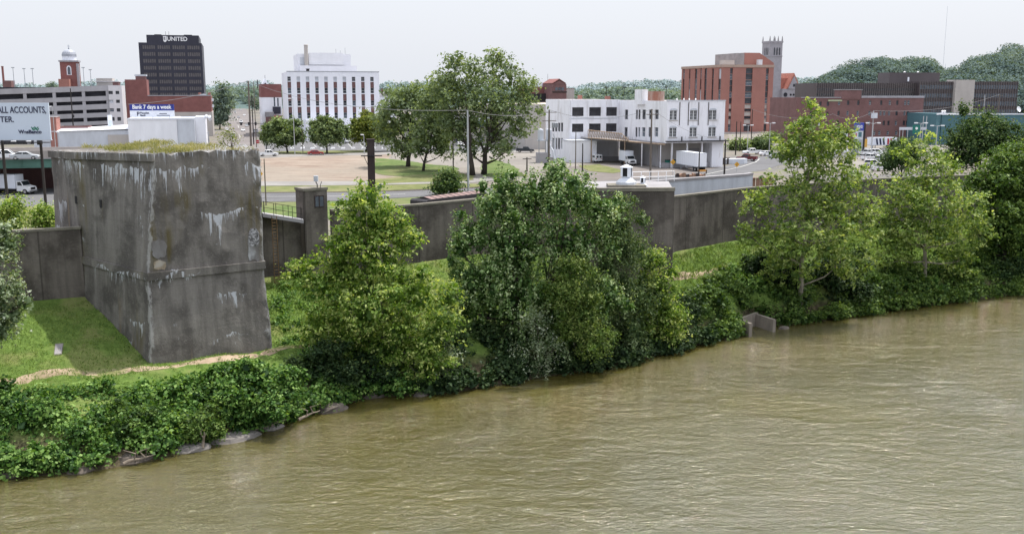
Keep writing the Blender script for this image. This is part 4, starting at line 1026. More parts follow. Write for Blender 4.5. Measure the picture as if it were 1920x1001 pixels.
# --- thickets on the bank
front = [(460,735,[(428,724,42,0),(488,718,44,.5),(505,766,40,-1.5),(402,716,28,.5),(452,704,24,.8),(545,708,22,.5),(440,774,38,-1.5),(522,740,34,-.5)], 71.5, 'leaf_vine', 'tallest vine-covered bush of the lower left thicket, just below the pier', 13000),
         (376,812,[(376,795,30,0),(362,808,22,-.3),(394,808,22,.2)], 67.4, 'leaf_bush', 'low round light green bush at the water edge beside the grey slab', 4200),
         (235,830,[(240,795,44,0),(212,810,36,.3),(270,800,34,0),(240,835,32,-.8)], 66.3, 'leaf_bush', 'feathery lighter green bush left of the low round one', 6800),
         (120,840,[(110,800,46,0),(140,835,44,-.8),(90,845,40,-.8),(70,800,36,.5),(170,800,36,.3)], 65.6, 'leaf_vine', 'broad vine mound bulging over the water at the lower left', 9000),
         (20,850,[(10,815,42,0),(30,855,38,-.8),(-30,830,50,0),(62,806,34,0),(78,778,30,.6),(30,780,32,.6)], 64.8, 'leaf_vine', 'vine mound cut by the lower left corner of the view', 5600),
         (300,760,[(300,748,36,0),(265,752,32,0),(338,754,32,0),(310,775,36,-.8)], 70.2, 'leaf_vine', 'vine mound below the footpath in the middle of the left thicket', 6800),
         (170,750,[(180,748,34,0),(140,753,34,0),(215,753,30,0),(170,770,36,-.8)], 69.3, 'leaf_vine', 'vine mound below the footpath left of the middle one', 6400),
         (50,745,[(60,752,34,0),(20,756,36,0),(95,754,30,0),(50,770,36,-.8),(-30,745,40,0)], 68.4, 'leaf_vine', 'vine mound below the footpath at the far left', 6400),
         (610,700,[(600,690,38,0),(640,706,36,-.5),(575,715,28,-.5),(622,660,28,.8),(560,690,24,0)], 78, 'leaf_deep_shade', 'dark shaded shrub under the bright sycamore', 6500),
         (690,705,[(690,690,34,0),(720,705,30,-.5),(665,712,28,-.5)], 80, 'leaf_deep_shade', 'dark shaded shrub behind the boulders under the bright sycamore', 4200)]
for i, (px, py, lp, Y, lf, lab, n) in enumerate(front):
    bush('vine_bush' if lf == 'leaf_vine' else 'shore_bush', px, py, lp, Y, lab, leaf=lf, nleaf=n, size=.24 if lf == 'leaf_vine' else .19, seed=100+i, clump=.2)
def LY(px, py): return hit(px, py).y
back = [(1310,610,[(1300,585,36,0),(1335,590,38,0),(1350,612,24,-.5),(1285,612,26,-.5),(1320,560,26,.8)], 1318, 628, 'leaf_bush', 'olive green bush at the water edge left of the outfall wall', 7500),
        (1400,560,[(1395,545,40,0),(1370,560,34,0),(1430,555,36,0),(1400,580,30,-1),(1340,535,26,1)], 1400, 600, 'leaf_vine', 'leafy green bush directly above the outfall wall', 7000),
        (1460,540,[(1450,520,44,0),(1420,505,34,1),(1480,555,40,-.5),(1460,585,26,-1)], 1450, 596, 'leaf_deep_shade', 'dark thicket left of the trunk of the tallest slender sycamore', 7500),
        (1560,550,[(1550,520,42,0),(1585,540,44,0),(1540,565,36,-.5),(1600,500,30,1),(1565,580,24,-1)], 1560, 590, 'leaf_deep_shade', 'dark thicket right of the trunk of the tallest slender sycamore', 7500),
        (1640,560,[(1640,545,30,0),(1665,555,28,0),(1625,565,24,-.5)], 1640, 582, 'leaf_bush', 'lighter green bush hanging to the water between the two slender sycamores', 4600),
        (1700,545,[(1690,540,28,0),(1715,548,26,0),(1745,548,24,0)], 1705, 570, 'leaf_vine', 'low bush at the foot of the second slender sycamore', 4200),
        (1795,540,[(1790,528,28,0),(1815,535,26,0),(1770,540,24,0)], 1800, 562, 'leaf_bush', 'bright bush at the water edge right of the second slender sycamore', 4600),
        (1870,520,[(1865,508,26,0),(1895,512,26,0),(1840,515,22,0),(1925,510,26,0)], 1875, 550, 'leaf_dark', 'dark low bush under the rounded tree at the far right', 4600)]
for i, (px, py, lp, gx, gy, lf, lab, n) in enumerate(back):
    Y = gnd(gx, gy, 0).y + 1.4
    bush('shore_bush', px, py, lp, Y, lab, leaf=lf, nleaf=n, size=.29, seed=130+i, clump=.26)
def undergrowth(name, s0, s1, d0, d1, n, rad, leaf, seed, label, hmin=.3):
    rr = random.Random(seed); lob = []
    for i in range(n):
        s = rr.uniform(s0, s1); d = rr.uniform(d0, d1); p = O0 + U*s + NV*(d+shore(s)); r = rad*rr.uniform(.6,1.3)
        lob.append((p.x, p.y, tz(p.x, p.y)+r*hmin, r))
    P, Nn, S, T, _ = leaves(lob, n*430, 14, .2, .25, seed, fill=n*55, shell=.62, zmin=.08)
    tag(leaf_object(name, P, Nn, S, T, M[leaf], aspect=.75), label, 'undergrowth', kind='stuff')
undergrowth('undergrowth', -14, 33, .1, 4.2, 120, .85, 'leaf_vine', 41, 'tangled vines covering the bank between path and water at lower left')
undergrowth('undergrowth', 33, 64, -.3, 5.2, 56, 1.15, 'leaf_deep_shade', 42, 'shaded low growth on the bank under the two biggest trees', .1)
undergrowth('undergrowth', 64, 140, -.5, 5.2, 150, 1.2, 'leaf_bush', 43, 'low leafy growth along the right bank between grass and water', .1)
def fringe(s0, s1, n, leaf, seed, label, skip=None):
    rr = random.Random(seed); lob = []
    for i in range(n):
        s = s0 + (s1-s0)*(i+rr.random())/n; d = rr.uniform(-.5, .9); p = O0 + U*s + NV*(d+shore(s)); r = rr.uniform(.55, 1.15)
        if any(a < s < b for a, b in (skip or ())): continue
        lob.append((p.x, p.y, .25+r*.55, r))
    P, Nn, S, T, _ = leaves(lob, n*330, 14, .2, .25, seed, fill=n*50, shell=.6, zmin=.05)
    tag(leaf_object('bank_fringe', P, Nn, S, T, M[leaf], aspect=.75), label, 'undergrowth', kind='stuff')
OUT_S = st(gnd(1415,618,0))[0]
PS = lambda x, y: st(gnd(x, y, 0))[0]
fringe(-14, 30, 44, 'leaf_vine', 44, 'vine leaves trailing down to the water at lower left', [(PS(205,870), PS(305,850)), (PS(335,846), PS(395,832)), (PS(405,828), PS(520,797))])
fringe(31, 66, 44, 'leaf_deep_shade', 45, 'dark leaves overhanging the water under the two biggest trees')
fringe(64, 140, 90, 'leaf_bush', 46, 'leafy fringe hanging over the water along the right bank', [(OUT_S-3.6, OUT_S+3.6)])

# --- grass
GRATE = hit(110,656)
def grass(name, pts_fn, n, h, leaf, label, seed, wide=.05):
    rg = np.random.default_rng(seed); P = pts_fn(rg, n); n = len(P)
    H = h*(.5+rg.random(n)); az = rg.random(n)*2*PI
    Nn = np.stack([np.cos(az), np.sin(az), .35+rg.random(n)*.5], 1); P = P.copy(); P[:,2] += H*.35
    ax = np.stack([rg.normal(size=n)*.4, rg.normal(size=n)*.4, np.ones(n)], 1)
    pn = np.sin(P[:,0]*.45+1.2*np.sin(P[:,1]*.31))*.12 + np.sin(P[:,1]*.8+P[:,0]*.3)*.08
    tag(leaf_object(name, P, Nn, H, .5+pn+.2*rg.normal(size=n), M[leaf], axis=ax, aspect=wide), label, 'grass', kind='stuff')
def slope(s0, s1, q0, q1):
    def f(rg, n):
        out = []
        ss_ = rg.uniform(s0, s1, n); qq = rg.uniform(q0, q1, n)
        for s, q in zip(ss_, qq):
            d = q*wall_d(s); p = O0 + U*s + NV*(d+shore(s))
            if (p.x-GRATE.x)**2+(p.y-GRATE.y)**2 < .8: continue
            if q < .5 and abs(q-.36) < .05 and math.sin(s*3.1+q*40) > -.6: continue
            out.append((p.x, p.y, tz(p.x, p.y)))
        return np.array(out)
    return f
grass('grass', slope(-16, 36, .28, .99), 46000, .20, 'leaf_grass', 'short green grass on the slope around the old pier', 51, .2)
grass('grass', slope(36, 150, .30, .99), 42000, .38, 'leaf_grass', 'long green grass between the right bank trees and the floodwall', 52, .22)
def vine_mat():
    rr = random.Random(9); lob = []
    for i in range(40):
        x, y = rr.uniform(505, 640), rr.uniform(535, 650); p = hit(x, y); r = rr.uniform(.5,.9); lob.append((p.x, p.y, p.z+.0*r, r))
    P, Nn, S, T, _ = leaves(lob, 11000, 22, .3, .2, 55, fill=600, shell=.6, zsq=.6, tb=.62)
    tag(leaf_object('ground_cover', P, Nn, S, T, M['leaf_vine'], aspect=.75), 'bright green creeping ground cover on the slope right of the pier', 'ground cover', kind='stuff')
vine_mat()
def pier_grass():
    rg = np.random.default_rng(5); A, B, Cc, D = PIER_TOP[0], PIER_TOP[1], PIER_TOP[2], PIER_TOP[3]
    E = D + Vector((6.5,6.5,0)); P = []
    for i in range(9000):
        u, v = rg.random(), rg.random(); f = A.lerp(B, u) if False else None
        p = B.lerp(A, u).lerp(Cc.lerp(E, u), min(1, v*1.0)*.9+.03)
        if math.sin(p.x*1.1)+math.sin(p.y*1.7+p.x)+rg.random()*1.2 < .75: continue
        P.append((p.x, p.y, B.z-.12))
    grass('grass', lambda r, n: np.array(P), len(P), .48, 'leaf_dry', 'dry yellowish grass growing on top of the old pier', 57, .085)
    b = at(436, 277, 84); b.z = B.z-.15
    tree('shrub', b, LL([(430,252,12),(418,262,9),(442,258,10),(428,243,8),(440,268,8),(412,268,7)], 84, 3), 'sparse yellowish shrub growing on top of the old pier', 'shrub', leaf='leaf_yellow', nleaf=620, per=9, clump=.16, size=.14, seed=58, rtrunk=.05, shell=.2, twigs=40, crown_name='foliage', limb=.3)
pier_grass()
# ------------------------------------------------------------------ buildings (street grid turned 15.7 degrees)
GR = R(15.7)
WR = random.Random(77)
class Bld:
    """local frame: x along the front (to the right), y away from the river, z up from the street (z=6)"""
    def __init__(s, name, px, Y, label, cat='building', a=GR, z=6.0, pyref=200):
        zz = zat(pyref, Y); s.o = Vector((xat(px, Y, zz), Y, z)); s.a = a; s.z = z
        s.ux = Vector((math.cos(a), math.sin(a))); s.uy = Vector((-math.sin(a), math.cos(a)))
        s.root = thing(name, s.o, a, label, cat); s.cache = {}
    def u(s, px, v=0.0, py=200):          # distance along the front where pixel column px falls
        o = s.o.xy + s.uy*v; t = 0
        k = (px-CX)/F
        # X = k*(Y*C+(CH-z)*S)
        for _ in range(4):
            Yc = o.y + s.ux.y*t; z = zat(py, Yc)
            t = (k*(o.y*C_ + (CH-z)*S_) - o.x)/(s.ux.x - k*s.ux.y*C_)
        return t
    def v(s, px, u=0.0, py=200):          # same, along the depth direction
        o = s.o.xy + s.ux*u; t = 0; k = (px-CX)/F
        for _ in range(4):
            Yc = o.y + s.uy.y*t; z = zat(py, Yc)
            t = (k*(o.y*C_ + (CH-z)*S_) - o.x)/(s.uy.x - k*s.uy.y*C_)
        return t
    def h(s, py, u=0.0, v=0.0):
        return zat(py, s.o.y + s.ux.y*u + s.uy.y*v) - s.z
    def box(s, name, mat, x0, x1, y0, y1, z0, z1):
        return MB().box(x0,x1,y0,y1,z0,z1).build(name, M[mat] if isinstance(mat,str) else mat, s.root)
    def shell(s, name, mat, x0, x1, y0, y1, z0, z1, front=(), left=(), right=(), rec=.25, roof='roof_grey', par=.4):
        """four walls with real openings, a roof deck behind a parapet"""
        mb = MB()
        def face(P, du, W, ops, nin):
            us = sorted({0, W, *[o[0] for o in ops], *[o[1] for o in ops]}); zs = sorted({z0, z1, *[o[2] for o in ops], *[o[3] for o in ops]})
            us = [q for q in us if 0 <= q <= W]; zs = [q for q in zs if z0 <= q <= z1]
            pt = lambda u, z, d=0: (P[0]+du[0]*u+nin[0]*d, P[1]+du[1]*u+nin[1]*d, z)
            for a, b in zip(us, us[1:]):
                run = None
                for c, d in zip(zs, zs[1:]):
                    mu, mz = (a+b)/2, (c+d)/2
                    if any(o[0] < mu < o[1] and o[2] < mz < o[3] for o in ops):
                        continue
                    mb.add([pt(a,c),pt(b,c),pt(b,d),pt(a,d)], [(0,1,2,3)])
            for o in ops:
                a, b, c, d = o[:4]
                mb.add([pt(a,c),pt(b,c),pt(b,d),pt(a,d),pt(a,c,rec+.05),pt(b,c,rec+.05),pt(b,d,rec+.05),pt(a,d,rec+.05)], [(0,1,5,4),(1,2,6,5),(2,3,7,6),(3,0,4,7)])
        face((x0,y0), (1,0), x1-x0, front, (0,1)); face((x0,y0), (0,1), y1-y0, left, (1,0)); face((x1,y0), (0,1), y1-y0, right, (-1,0))
        mb.add([(x0,y1,z0),(x1,y1,z0),(x1,y1,z1),(x0,y1,z1)], [(0,1,2,3)])
        t = .3; mb.add([(x0,y0,z1),(x1,y0,z1),(x1,y1,z1),(x0,y1,z1),(x0+t,y0+t,z1),(x1-t,y0+t,z1),(x1-t,y1-t,z1),(x0+t,y1-t,z1)], [(0,1,5,4),(1,2,6,5),(2,3,7,6),(3,0,4,7)])
        q = z1-par; mb.add([(x0+t,y0+t,z1),(x1-t,y0+t,z1),(x1-t,y1-t,z1),(x0+t,y1-t,z1),(x0+t,y0+t,q),(x1-t,y0+t,q),(x1-t,y1-t,q),(x0+t,y1-t,q)], [(0,1,5,4),(1,2,6,5),(2,3,7,6),(3,0,4,7)])
        o = mb.build(name, M[mat], s.root)
        MB().add([(x0+.1,y0+.1,q),(x1-.1,y0+.1,q),(x1-.1,y1-.1,q),(x0+.1,y1-.1,q)], [(0,1,2,3)]).build('roof', M[roof], s.root)
        for side, ops in (('f', front), ('l', left), ('r', right)):
            for o_ in ops:
                a, b, c, d = o_[:4]; kind = o_[4] if len(o_) > 4 else 'glass'
                if kind == 'none': continue
                if kind == 'dark':
                    q_ = WR.random(); kind = 'blue' if q_ < .22 else ('blind' if q_ < .27 else 'dark')
                w, hh = b-a, d-c; zc = (c+d)/2; uc = (a+b)/2
                if side == 'f': loc, rz = (x0+uc, y0+rec, zc), 0
                elif side == 'l': loc, rz = (x0+rec, y0+uc, zc), -PI/2
                else: loc, rz = (x1-rec, y0+uc, zc), PI/2
                s.win(kind, w, hh, loc, rz)
        return o
    def win(s, kind, w, h, loc, rz):
        key = (kind, round(w, 2), round(h, 2))
        if key not in s.cache:
            mb = MB(); mats = {'glass':('glass','frame'), 'blue':('glass_blue','frame'), 'blind':('blind','frame'), 'dark':('glass','dark_metal'), 'brick':('brick_dark','frame'), 'shade':('shade','shade'), 'beige':('beige','beige'), 'many':('glass','rust_steel'), 'band':('band','curtain'),'case':('glass','frame')}[kind]
            mb.add([(-w/2,0,-h/2),(w/2,0,-h/2),(w/2,0,h/2),(-w/2,0,h/2)], [(0,1,2,3)], 0)
            f = min(.09, w*.06)
            if kind in ('glass','blue','blind','dark','many','case'):
                for a, b, c, d in ((-w/2,w/2,h/2-f,h/2),(-w/2,w/2,-h/2,-h/2+f),(-w/2,-w/2+f,-h/2+f,h/2-f),(w/2-f,w/2,-h/2+f,h/2-f)): mb.box(a,b,-.07,-.005,c,d,1)
                if kind not in ('many','case'): mb.box(-w/2+f,w/2-f,-.06,-.005,-f/2,f/2,1)
                if kind == 'case':
                    mb.box(-.16,.16,-.08,-.004,-h/2+f,h/2-f,1)
                    for x in (-w/4,w/4): mb.box(x-.03,x+.03,-.06,-.005,-h/2+f,h/2-f,1)
                    for z in (-h/6,h/6): mb.box(-w/2+f,w/2-f,-.05,-.006,z-.03,z+.03,1)
                if kind == 'many':
                    for i in range(1,6): x = -w/2+w*i/6; mb.box(x-.03,x+.03,-.06,-.005,-h/2+f,h/2-f,1)
                    for i in range(1,4): z = -h/2+h*i/4; mb.box(-w/2+f,w/2-f,-.055,-.006,z-.03,z+.03,1)
            if kind == 'band':
                n = max(2, int(w/1.05))
                for i in range(n+1): x = -w/2+w*i/n; mb.box(x-.14,x+.14,-.12,-.004,-h/2,h/2,1)
            nm = {'brick':'spandrel_panel','beige':'spandrel_panel','shade':'bay_opening'}.get(kind, 'window')
            o = mb.build(nm, [M[mats[0]], M[mats[1]]], s.root, loc, rz); s.cache[key] = (o, nm)
        else:
            o0, nm = s.cache[key]; o = bpy.data.objects.new(nm, o0.data); col.objects.link(o); o.parent = s.root; o.location = loc; o.rotation_euler = (0,0,rz)
        return o

def text_mesh(body, size, mat, parent=None, loc=(0,0,0), rz=0.0, name='lettering', align='CENTER', bold=0.0, fit=None, depth=.03):
    cu = bpy.data.curves.new('txt', 'FONT'); cu.body = body; cu.size = size; cu.align_x = align; cu.align_y = 'BOTTOM_BASELINE'; cu.extrude = depth; cu.offset = bold
    ob = bpy.data.objects.new('txt', cu); col.objects.link(ob)
    bpy.context.view_layer.update()
    me = bpy.data.meshes.new_from_object(ob.evaluated_get(bpy.context.evaluated_depsgraph_get()))
    bpy.data.objects.remove(ob); bpy.data.curves.remove(cu)
    n = len(me.vertices); V = np.empty(n*3); me.vertices.foreach_get('co', V); V = V.reshape(-1,3)
    if fit:
        w = V[:,0].max()-V[:,0].min(); V[:,0] *= fit/w
    V = np.stack([V[:,0], -V[:,2], V[:,1]], 1)        # stand it up, facing -y
    me.vertices.foreach_set('co', V.ravel()); me.update(); me.name = name
    me.materials.clear()
    return link_mesh(name, me, M[mat] if isinstance(mat, str) else mat, parent, loc, rz)

def united():
    b = Bld('office_tower', 262, 520, 'tall dark curtain-wall office tower with white lettering and shield on its crown', pyref=120)
    W = b.u(380, py=120); D = max(10, min(40, b.v(389, W, py=120))); H = b.h(80)
    ops = []
    rows = [88.5,101.5,114.5,127.5,140.5,153.5,166.5,178]
    for k, py in enumerate(rows):
        zc = b.h(py); 
        for g in range(4):
            u0 = W*(.055+g*.236); ops.append((u0, u0+W*.205, zc-.95, zc+.95, 'band'))
    b.shell('wall', 'curtain', 0, W, 0, D, 0, H, front=ops, rec=.12)
    x0, x1 = b.u(275, py=80), b.u(373, py=80); zc = b.h(65.5)
    b.box('crown', 'curtain', x0, x1, .02, D-1, H, zc)
    for px0, px1, t in ((297,310,64),(352,367,64)): b.box('roof_unit', 'dark_metal', b.u(px0), b.u(px1), 2, 6, zc, b.h(t))
    for px in (318,324): MB().cyl((b.u(px),3,zc),(b.u(px),3,zc+2), .08).build('antenna', M['dark_metal'], b.root)
    u0, u1 = b.u(313.5, py=75), b.u(351, py=75); z0 = b.h(76.3); hh = b.h(68.3)-z0
    text_mesh('UNITED', hh*1.38, 'letter_white', b.root, ((u0+u1)/2, -.06, z0), fit=u1-u0, bold=.05, depth=.1)
    s0, s1 = b.u(306, py=75), b.u(312.5, py=75); w = s1-s0; zt, zb = b.h(67.5), b.h(79)
    mb = MB(); P = [(s0,zt),(s1,zt),(s1,zb+w*.5),(s1-w*.18,zb+w*.18),((s0+s1)/2,zb),(s0+w*.18,zb+w*.18),(s0,zb+w*.5)]
    mb.xprism(P, -.14, -.02); sh = mb.build('shield_logo', M['letter_white'], b.root)
    MB().box(s0+w*.40, s0+w*.60, -.18, -.145, zb+w*.6, zt-.4).build('shield_bar', M['curtain'], sh)
    MB().box(s0+w*.16, s0+w*.28, -.18, -.145, zb+w*.7, zt-.4).build('shield_bar', M['curtain'], sh)
united()

def church_dome():
    Y = 470; p = at(137, 200, Y); k = mpp(Y); root = thing('church_tower', (p.x, p.y, 6), GR, 'brick church tower with grey dome and cross rising behind the parking garage', 'church tower')
    h = lambda py: zat(py, Y)-6
    w = 15*k; MB().box(-w,w,-w,w,0,h(117)).build('shaft', M['brick'], root)
    MB().box(-w*1.12,w*1.12,-w*1.12,w*1.12,h(117),h(114)).build('cornice', M['stone'], root)
    MB().lathe([(12.2*k,h(114)),(12.2*k,h(106))], n=18).build('drum', M['sign_white'], root)
    MB().lathe([(12.9*k,h(106)),(12.6*k,h(102)),(11*k,h(98)),(8*k,h(95)),(4*k,h(93.4)),(1.2*k,h(92.6)),(1.2*k,h(90.5)),(.3*k,h(90))], n=20).build('dome', M['dome'], root, smooth=False)
    c = MB(); c.box(-.5*k,.5*k,-.2,.2,h(90.2),h(84.5)); c.box(-2.4*k,2.4*k,-.19,.19,h(87.6),h(86.6)); c.build('cross', M['pale_metal'], root)
    for rz in (0, PI/2):
        P = [(-4*k,h(141.5)),(4*k,h(141.5)),(4*k,h(128)),(2.8*k,h(125)),(0,h(123.6)),(-2.8*k,h(125)),(-4*k,h(128))]
        m = MB(); m.xprism(P, -w-.12, -w+.1); f = m.build('window', M['sign_white'], root, rz=rz)
        Q = [(x*.6, z) for x, z in P]; Q = [(x, max(z, h(140.5)) if z < h(140) else z-.5) for x, z in Q]
        MB().xprism(Q, -w-.2, -w-.13).build('pane', M['glass_blue'], f)
    MB().box(-16*k,2*k,-w-6,-w-.05,0,h(149)).build('annex', M['brick_bright'], root)
    MB().box(w*.86,w*1.14,-w*1.1,-w*.8,0,h(120)).build('pilaster', M['stone'], root)
church_dome()

def garage():
    b = Bld('parking_garage', 204, 372, 'grey open-deck concrete parking garage with five levels behind the left billboard', pyref=180)
    x0 = b.u(-40, py=180); x1 = 0; D = 30
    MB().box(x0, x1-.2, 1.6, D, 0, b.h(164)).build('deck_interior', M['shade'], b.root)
    lev = [(160.5,170.5),(180,188.5),(195,204.5),(211,219.5),(226.5,233.5)]
    for a, c in lev:
        # decks fall slightly to the left: parallelogram spandrels
        for xa, xb in ((x0, x1),):
            dl = -1.6
            MB().add([(xa,0,b.h(c)+dl),(xb,0,b.h(c)),(xb,0,b.h(a)),(xa,0,b.h(a)+dl),(xa,.5,b.h(c)+dl),(xb,.5,b.h(c)),(xb,.5,b.h(a)),(xa,.5,b.h(a)+dl)],
                 [(0,1,2,3),(7,6,5,4),(3,2,6,7),(1,0,4,5),(0,3,7,4),(2,1,5,6)]).build('spandrel_panel', M['garage'], b.root)
            MB().add([(xa,.5,b.h(c)+dl+.3),(xb,.5,b.h(c)+.3),(xb,1.65,b.h(c)+.3),(xa,1.65,b.h(c)+dl+.3)], [(0,1,2,3)]).build('deck_slab', M['garage'], b.root)
    for px in (-8,48,103,158,203): 
        u = b.u(px, py=200); MB().box(u-.55,u+.55,.15,.9,0,b.h(162)-1.0).build('column', M['garage'], b.root)
    # stair tower at the right end, with bays
    ux = b.u(229, py=180)
    ops = []
    for a, c in ((171,177),(187.5,193.5),(203.5,210),(220,227),(236,243)):
        for p, q in ((205.5,213.5),(218.5,225.5)): ops.append((b.u(p)-0, b.u(q)-0, b.h(c), b.h(a), 'dark'))
    b.shell('stair_tower', 'garage_light', 0.02, ux, -.3, 12, 0, b.h(160.5), front=[(o[0]-.02,o[1]-.02,*o[2:]) for o in ops], rec=.5)
    b.box('penthouse', 'beige', b.u(184,12), b.u(214,12), 12.1, 20, 0, b.h(146.5)); b.box('penthouse_roof', 'garage_light', b.u(182,12), b.u(226,12), 11.8, 20.3, b.h(153.5), b.h(152)); b.box('stair_head', 'brick_dark', b.u(214,12)+.02, b.u(225,12), 12.2, 19, 0, b.h(153.6))
    # small kiosk row at street level, lamp standards on the top deck
    for i, (px, top) in enumerate(((26,128),(46.5,130),(62,130),(157.5,128),(170.5,132))):
        u = b.u(px, 8, py=150); p = Vector((b.o.x, b.o.y, 0)) + Vector((b.ux.x*u - b.ux.y*8, b.ux.y*u + b.ux.x*8, 0))
        z = b.h(163)+6-1.6*(-u)/(-x0)
        lab = ['leftmost thin lamp mast on the garage roof beside the brick chimney','second thin lamp mast from the left on the garage roof','third thin lamp mast on the garage roof, left of the domed tower','thin lamp mast on the garage roof just right of the domed tower','rightmost thin lamp mast on the garage roof'][i]
        t = thing('lamp_mast', (p.x, p.y, z), 0, lab, 'lamp mast'); hh = zat(top, p.y) - z
        MB().cyl((0,0,0),(0,0,hh), .13, .09, 6).build('mast', M['grey_metal'], t); MB().box(-.55,.55,-.2,.2,hh,hh+.3).build('lamp_head', M['grey_metal'], t)
    p = at(11, 200, 430); h2 = lambda py: zat(py, 430)-6
    c = thing('chimney_stack', (p.x,p.y,6), GR, 'slim brick chimney stack above the garage roof at the far left', 'chimney')
    MB().lathe([(2.2*mpp(430),0),(1.9*mpp(430),h2(126)),(2.3*mpp(430),h2(125.6)),(2.3*mpp(430),h2(124.6))], n=10).build('stack', M['brick'], c)
    MB().box(-.5*mpp(430),14*mpp(430),-2,6,0,h2(151.5)).build('boiler_house', M['brick_dark'], c)
    r = Bld('shop_building', 93, 330, 'small red brick shop corner showing right of the left billboard', pyref=240)
    r.box('wall', 'brick_bright', 0, r.u(106,py=240), 0, 8, 0, r.h(220)); r.box('roof', 'roof_grey', -.2, r.u(106,py=240)+.2, -.2, 8.2, r.h(220), r.h(219.4))
    s = Bld('shop_building', 110, 338, 'low storefront with white fascia and dark windows below the parking garage', pyref=245)
    W = s.u(165,py=240); ops = [(W*.12*i+.3, W*.12*i+W*.1, s.h(254), s.h(246), 'dark') for i in range(8)]
    s.shell('wall', 'brick_dark', 0, W, 0, 10, 0, s.h(238), front=ops, rec=.2); s.box('fascia', 'sign_white', -.1, W+.1, -.35, -.02, s.h(245), s.h(241))
    t = at(205,210,345); sg = thing('banner_sign', (t.x,t.y,6), GR, 'tall narrow white and blue banner sign beside the garage stair tower', 'sign')
    hh = lambda py: zat(py,345)-6; k = mpp(345)
    MB().cyl((0,.3,0),(0,.3,hh(214)), .12).build('post', M['grey_metal'], sg); MB().box(-4*k,4*k,0,.2,hh(240),hh(216)).build('panel', M['sign_white'], sg); MB().box(-3*k,3*k,-.05,-.01,hh(238),hh(226)).build('panel_stripe', M['bill_pale'], sg)
garage()

def bank_brick():
    b = Bld('bank_building', 237, 420, 'long red brick building with raised left block behind the Bank 7 days a week sign', pyref=200)
    W = b.u(396, py=200); D = 34; x1 = b.u(275, py=160); H = b.h(180.5); Hr = b.h(149.5)
    b.shell('wall', 'brick', x1+.02, W, 0, D, 0, H, roof='roof_grey', right=[(i*5+2, i*5+4, b.h(205,W), b.h(193,W), 'dark') for i in range(6)])
    b.shell('raised_block', 'brick', 0, x1, -.02, 12, 0, Hr)
    b.box('coping', 'stone', x1+.1, W+.15, -.15, .35, H, H+.35)
    b.box('base_course', 'beige', x1+.05, W+.2, -.2, -.02, 0, b.h(211)); b.box('base_course', 'beige', W+.02, W+.25, 0, D, 0, b.h(211))
    b.box('lift_house', 'brick_dark', b.u(257.5,2), b.u(276.5,2), 2, 6, Hr-1, b.h(143)); b.box('lift_house_roof', 'pale_metal', b.u(256,2), b.u(278,2), 1.8, 6.2, b.h(143), b.h(139.8))
    for px in (373,391): b.box('roof_unit', 'brick_bright', b.u(px,4), b.u(px+5,4), 4, 6, H-.5, b.h(174))
    b.box('roof_unit', 'pale_metal', b.u(376,4), b.u(388,4), 3.8, 6, H-.45, b.h(177))
    p = at(405, 190, 395)
    for z in (188,200): MB().box(W+.3, W+1.1, 1, 2, b.h(z)-.6, b.h(z)+.6).build('wall_lamp', M['sign_white'], b.root)
bank_brick()

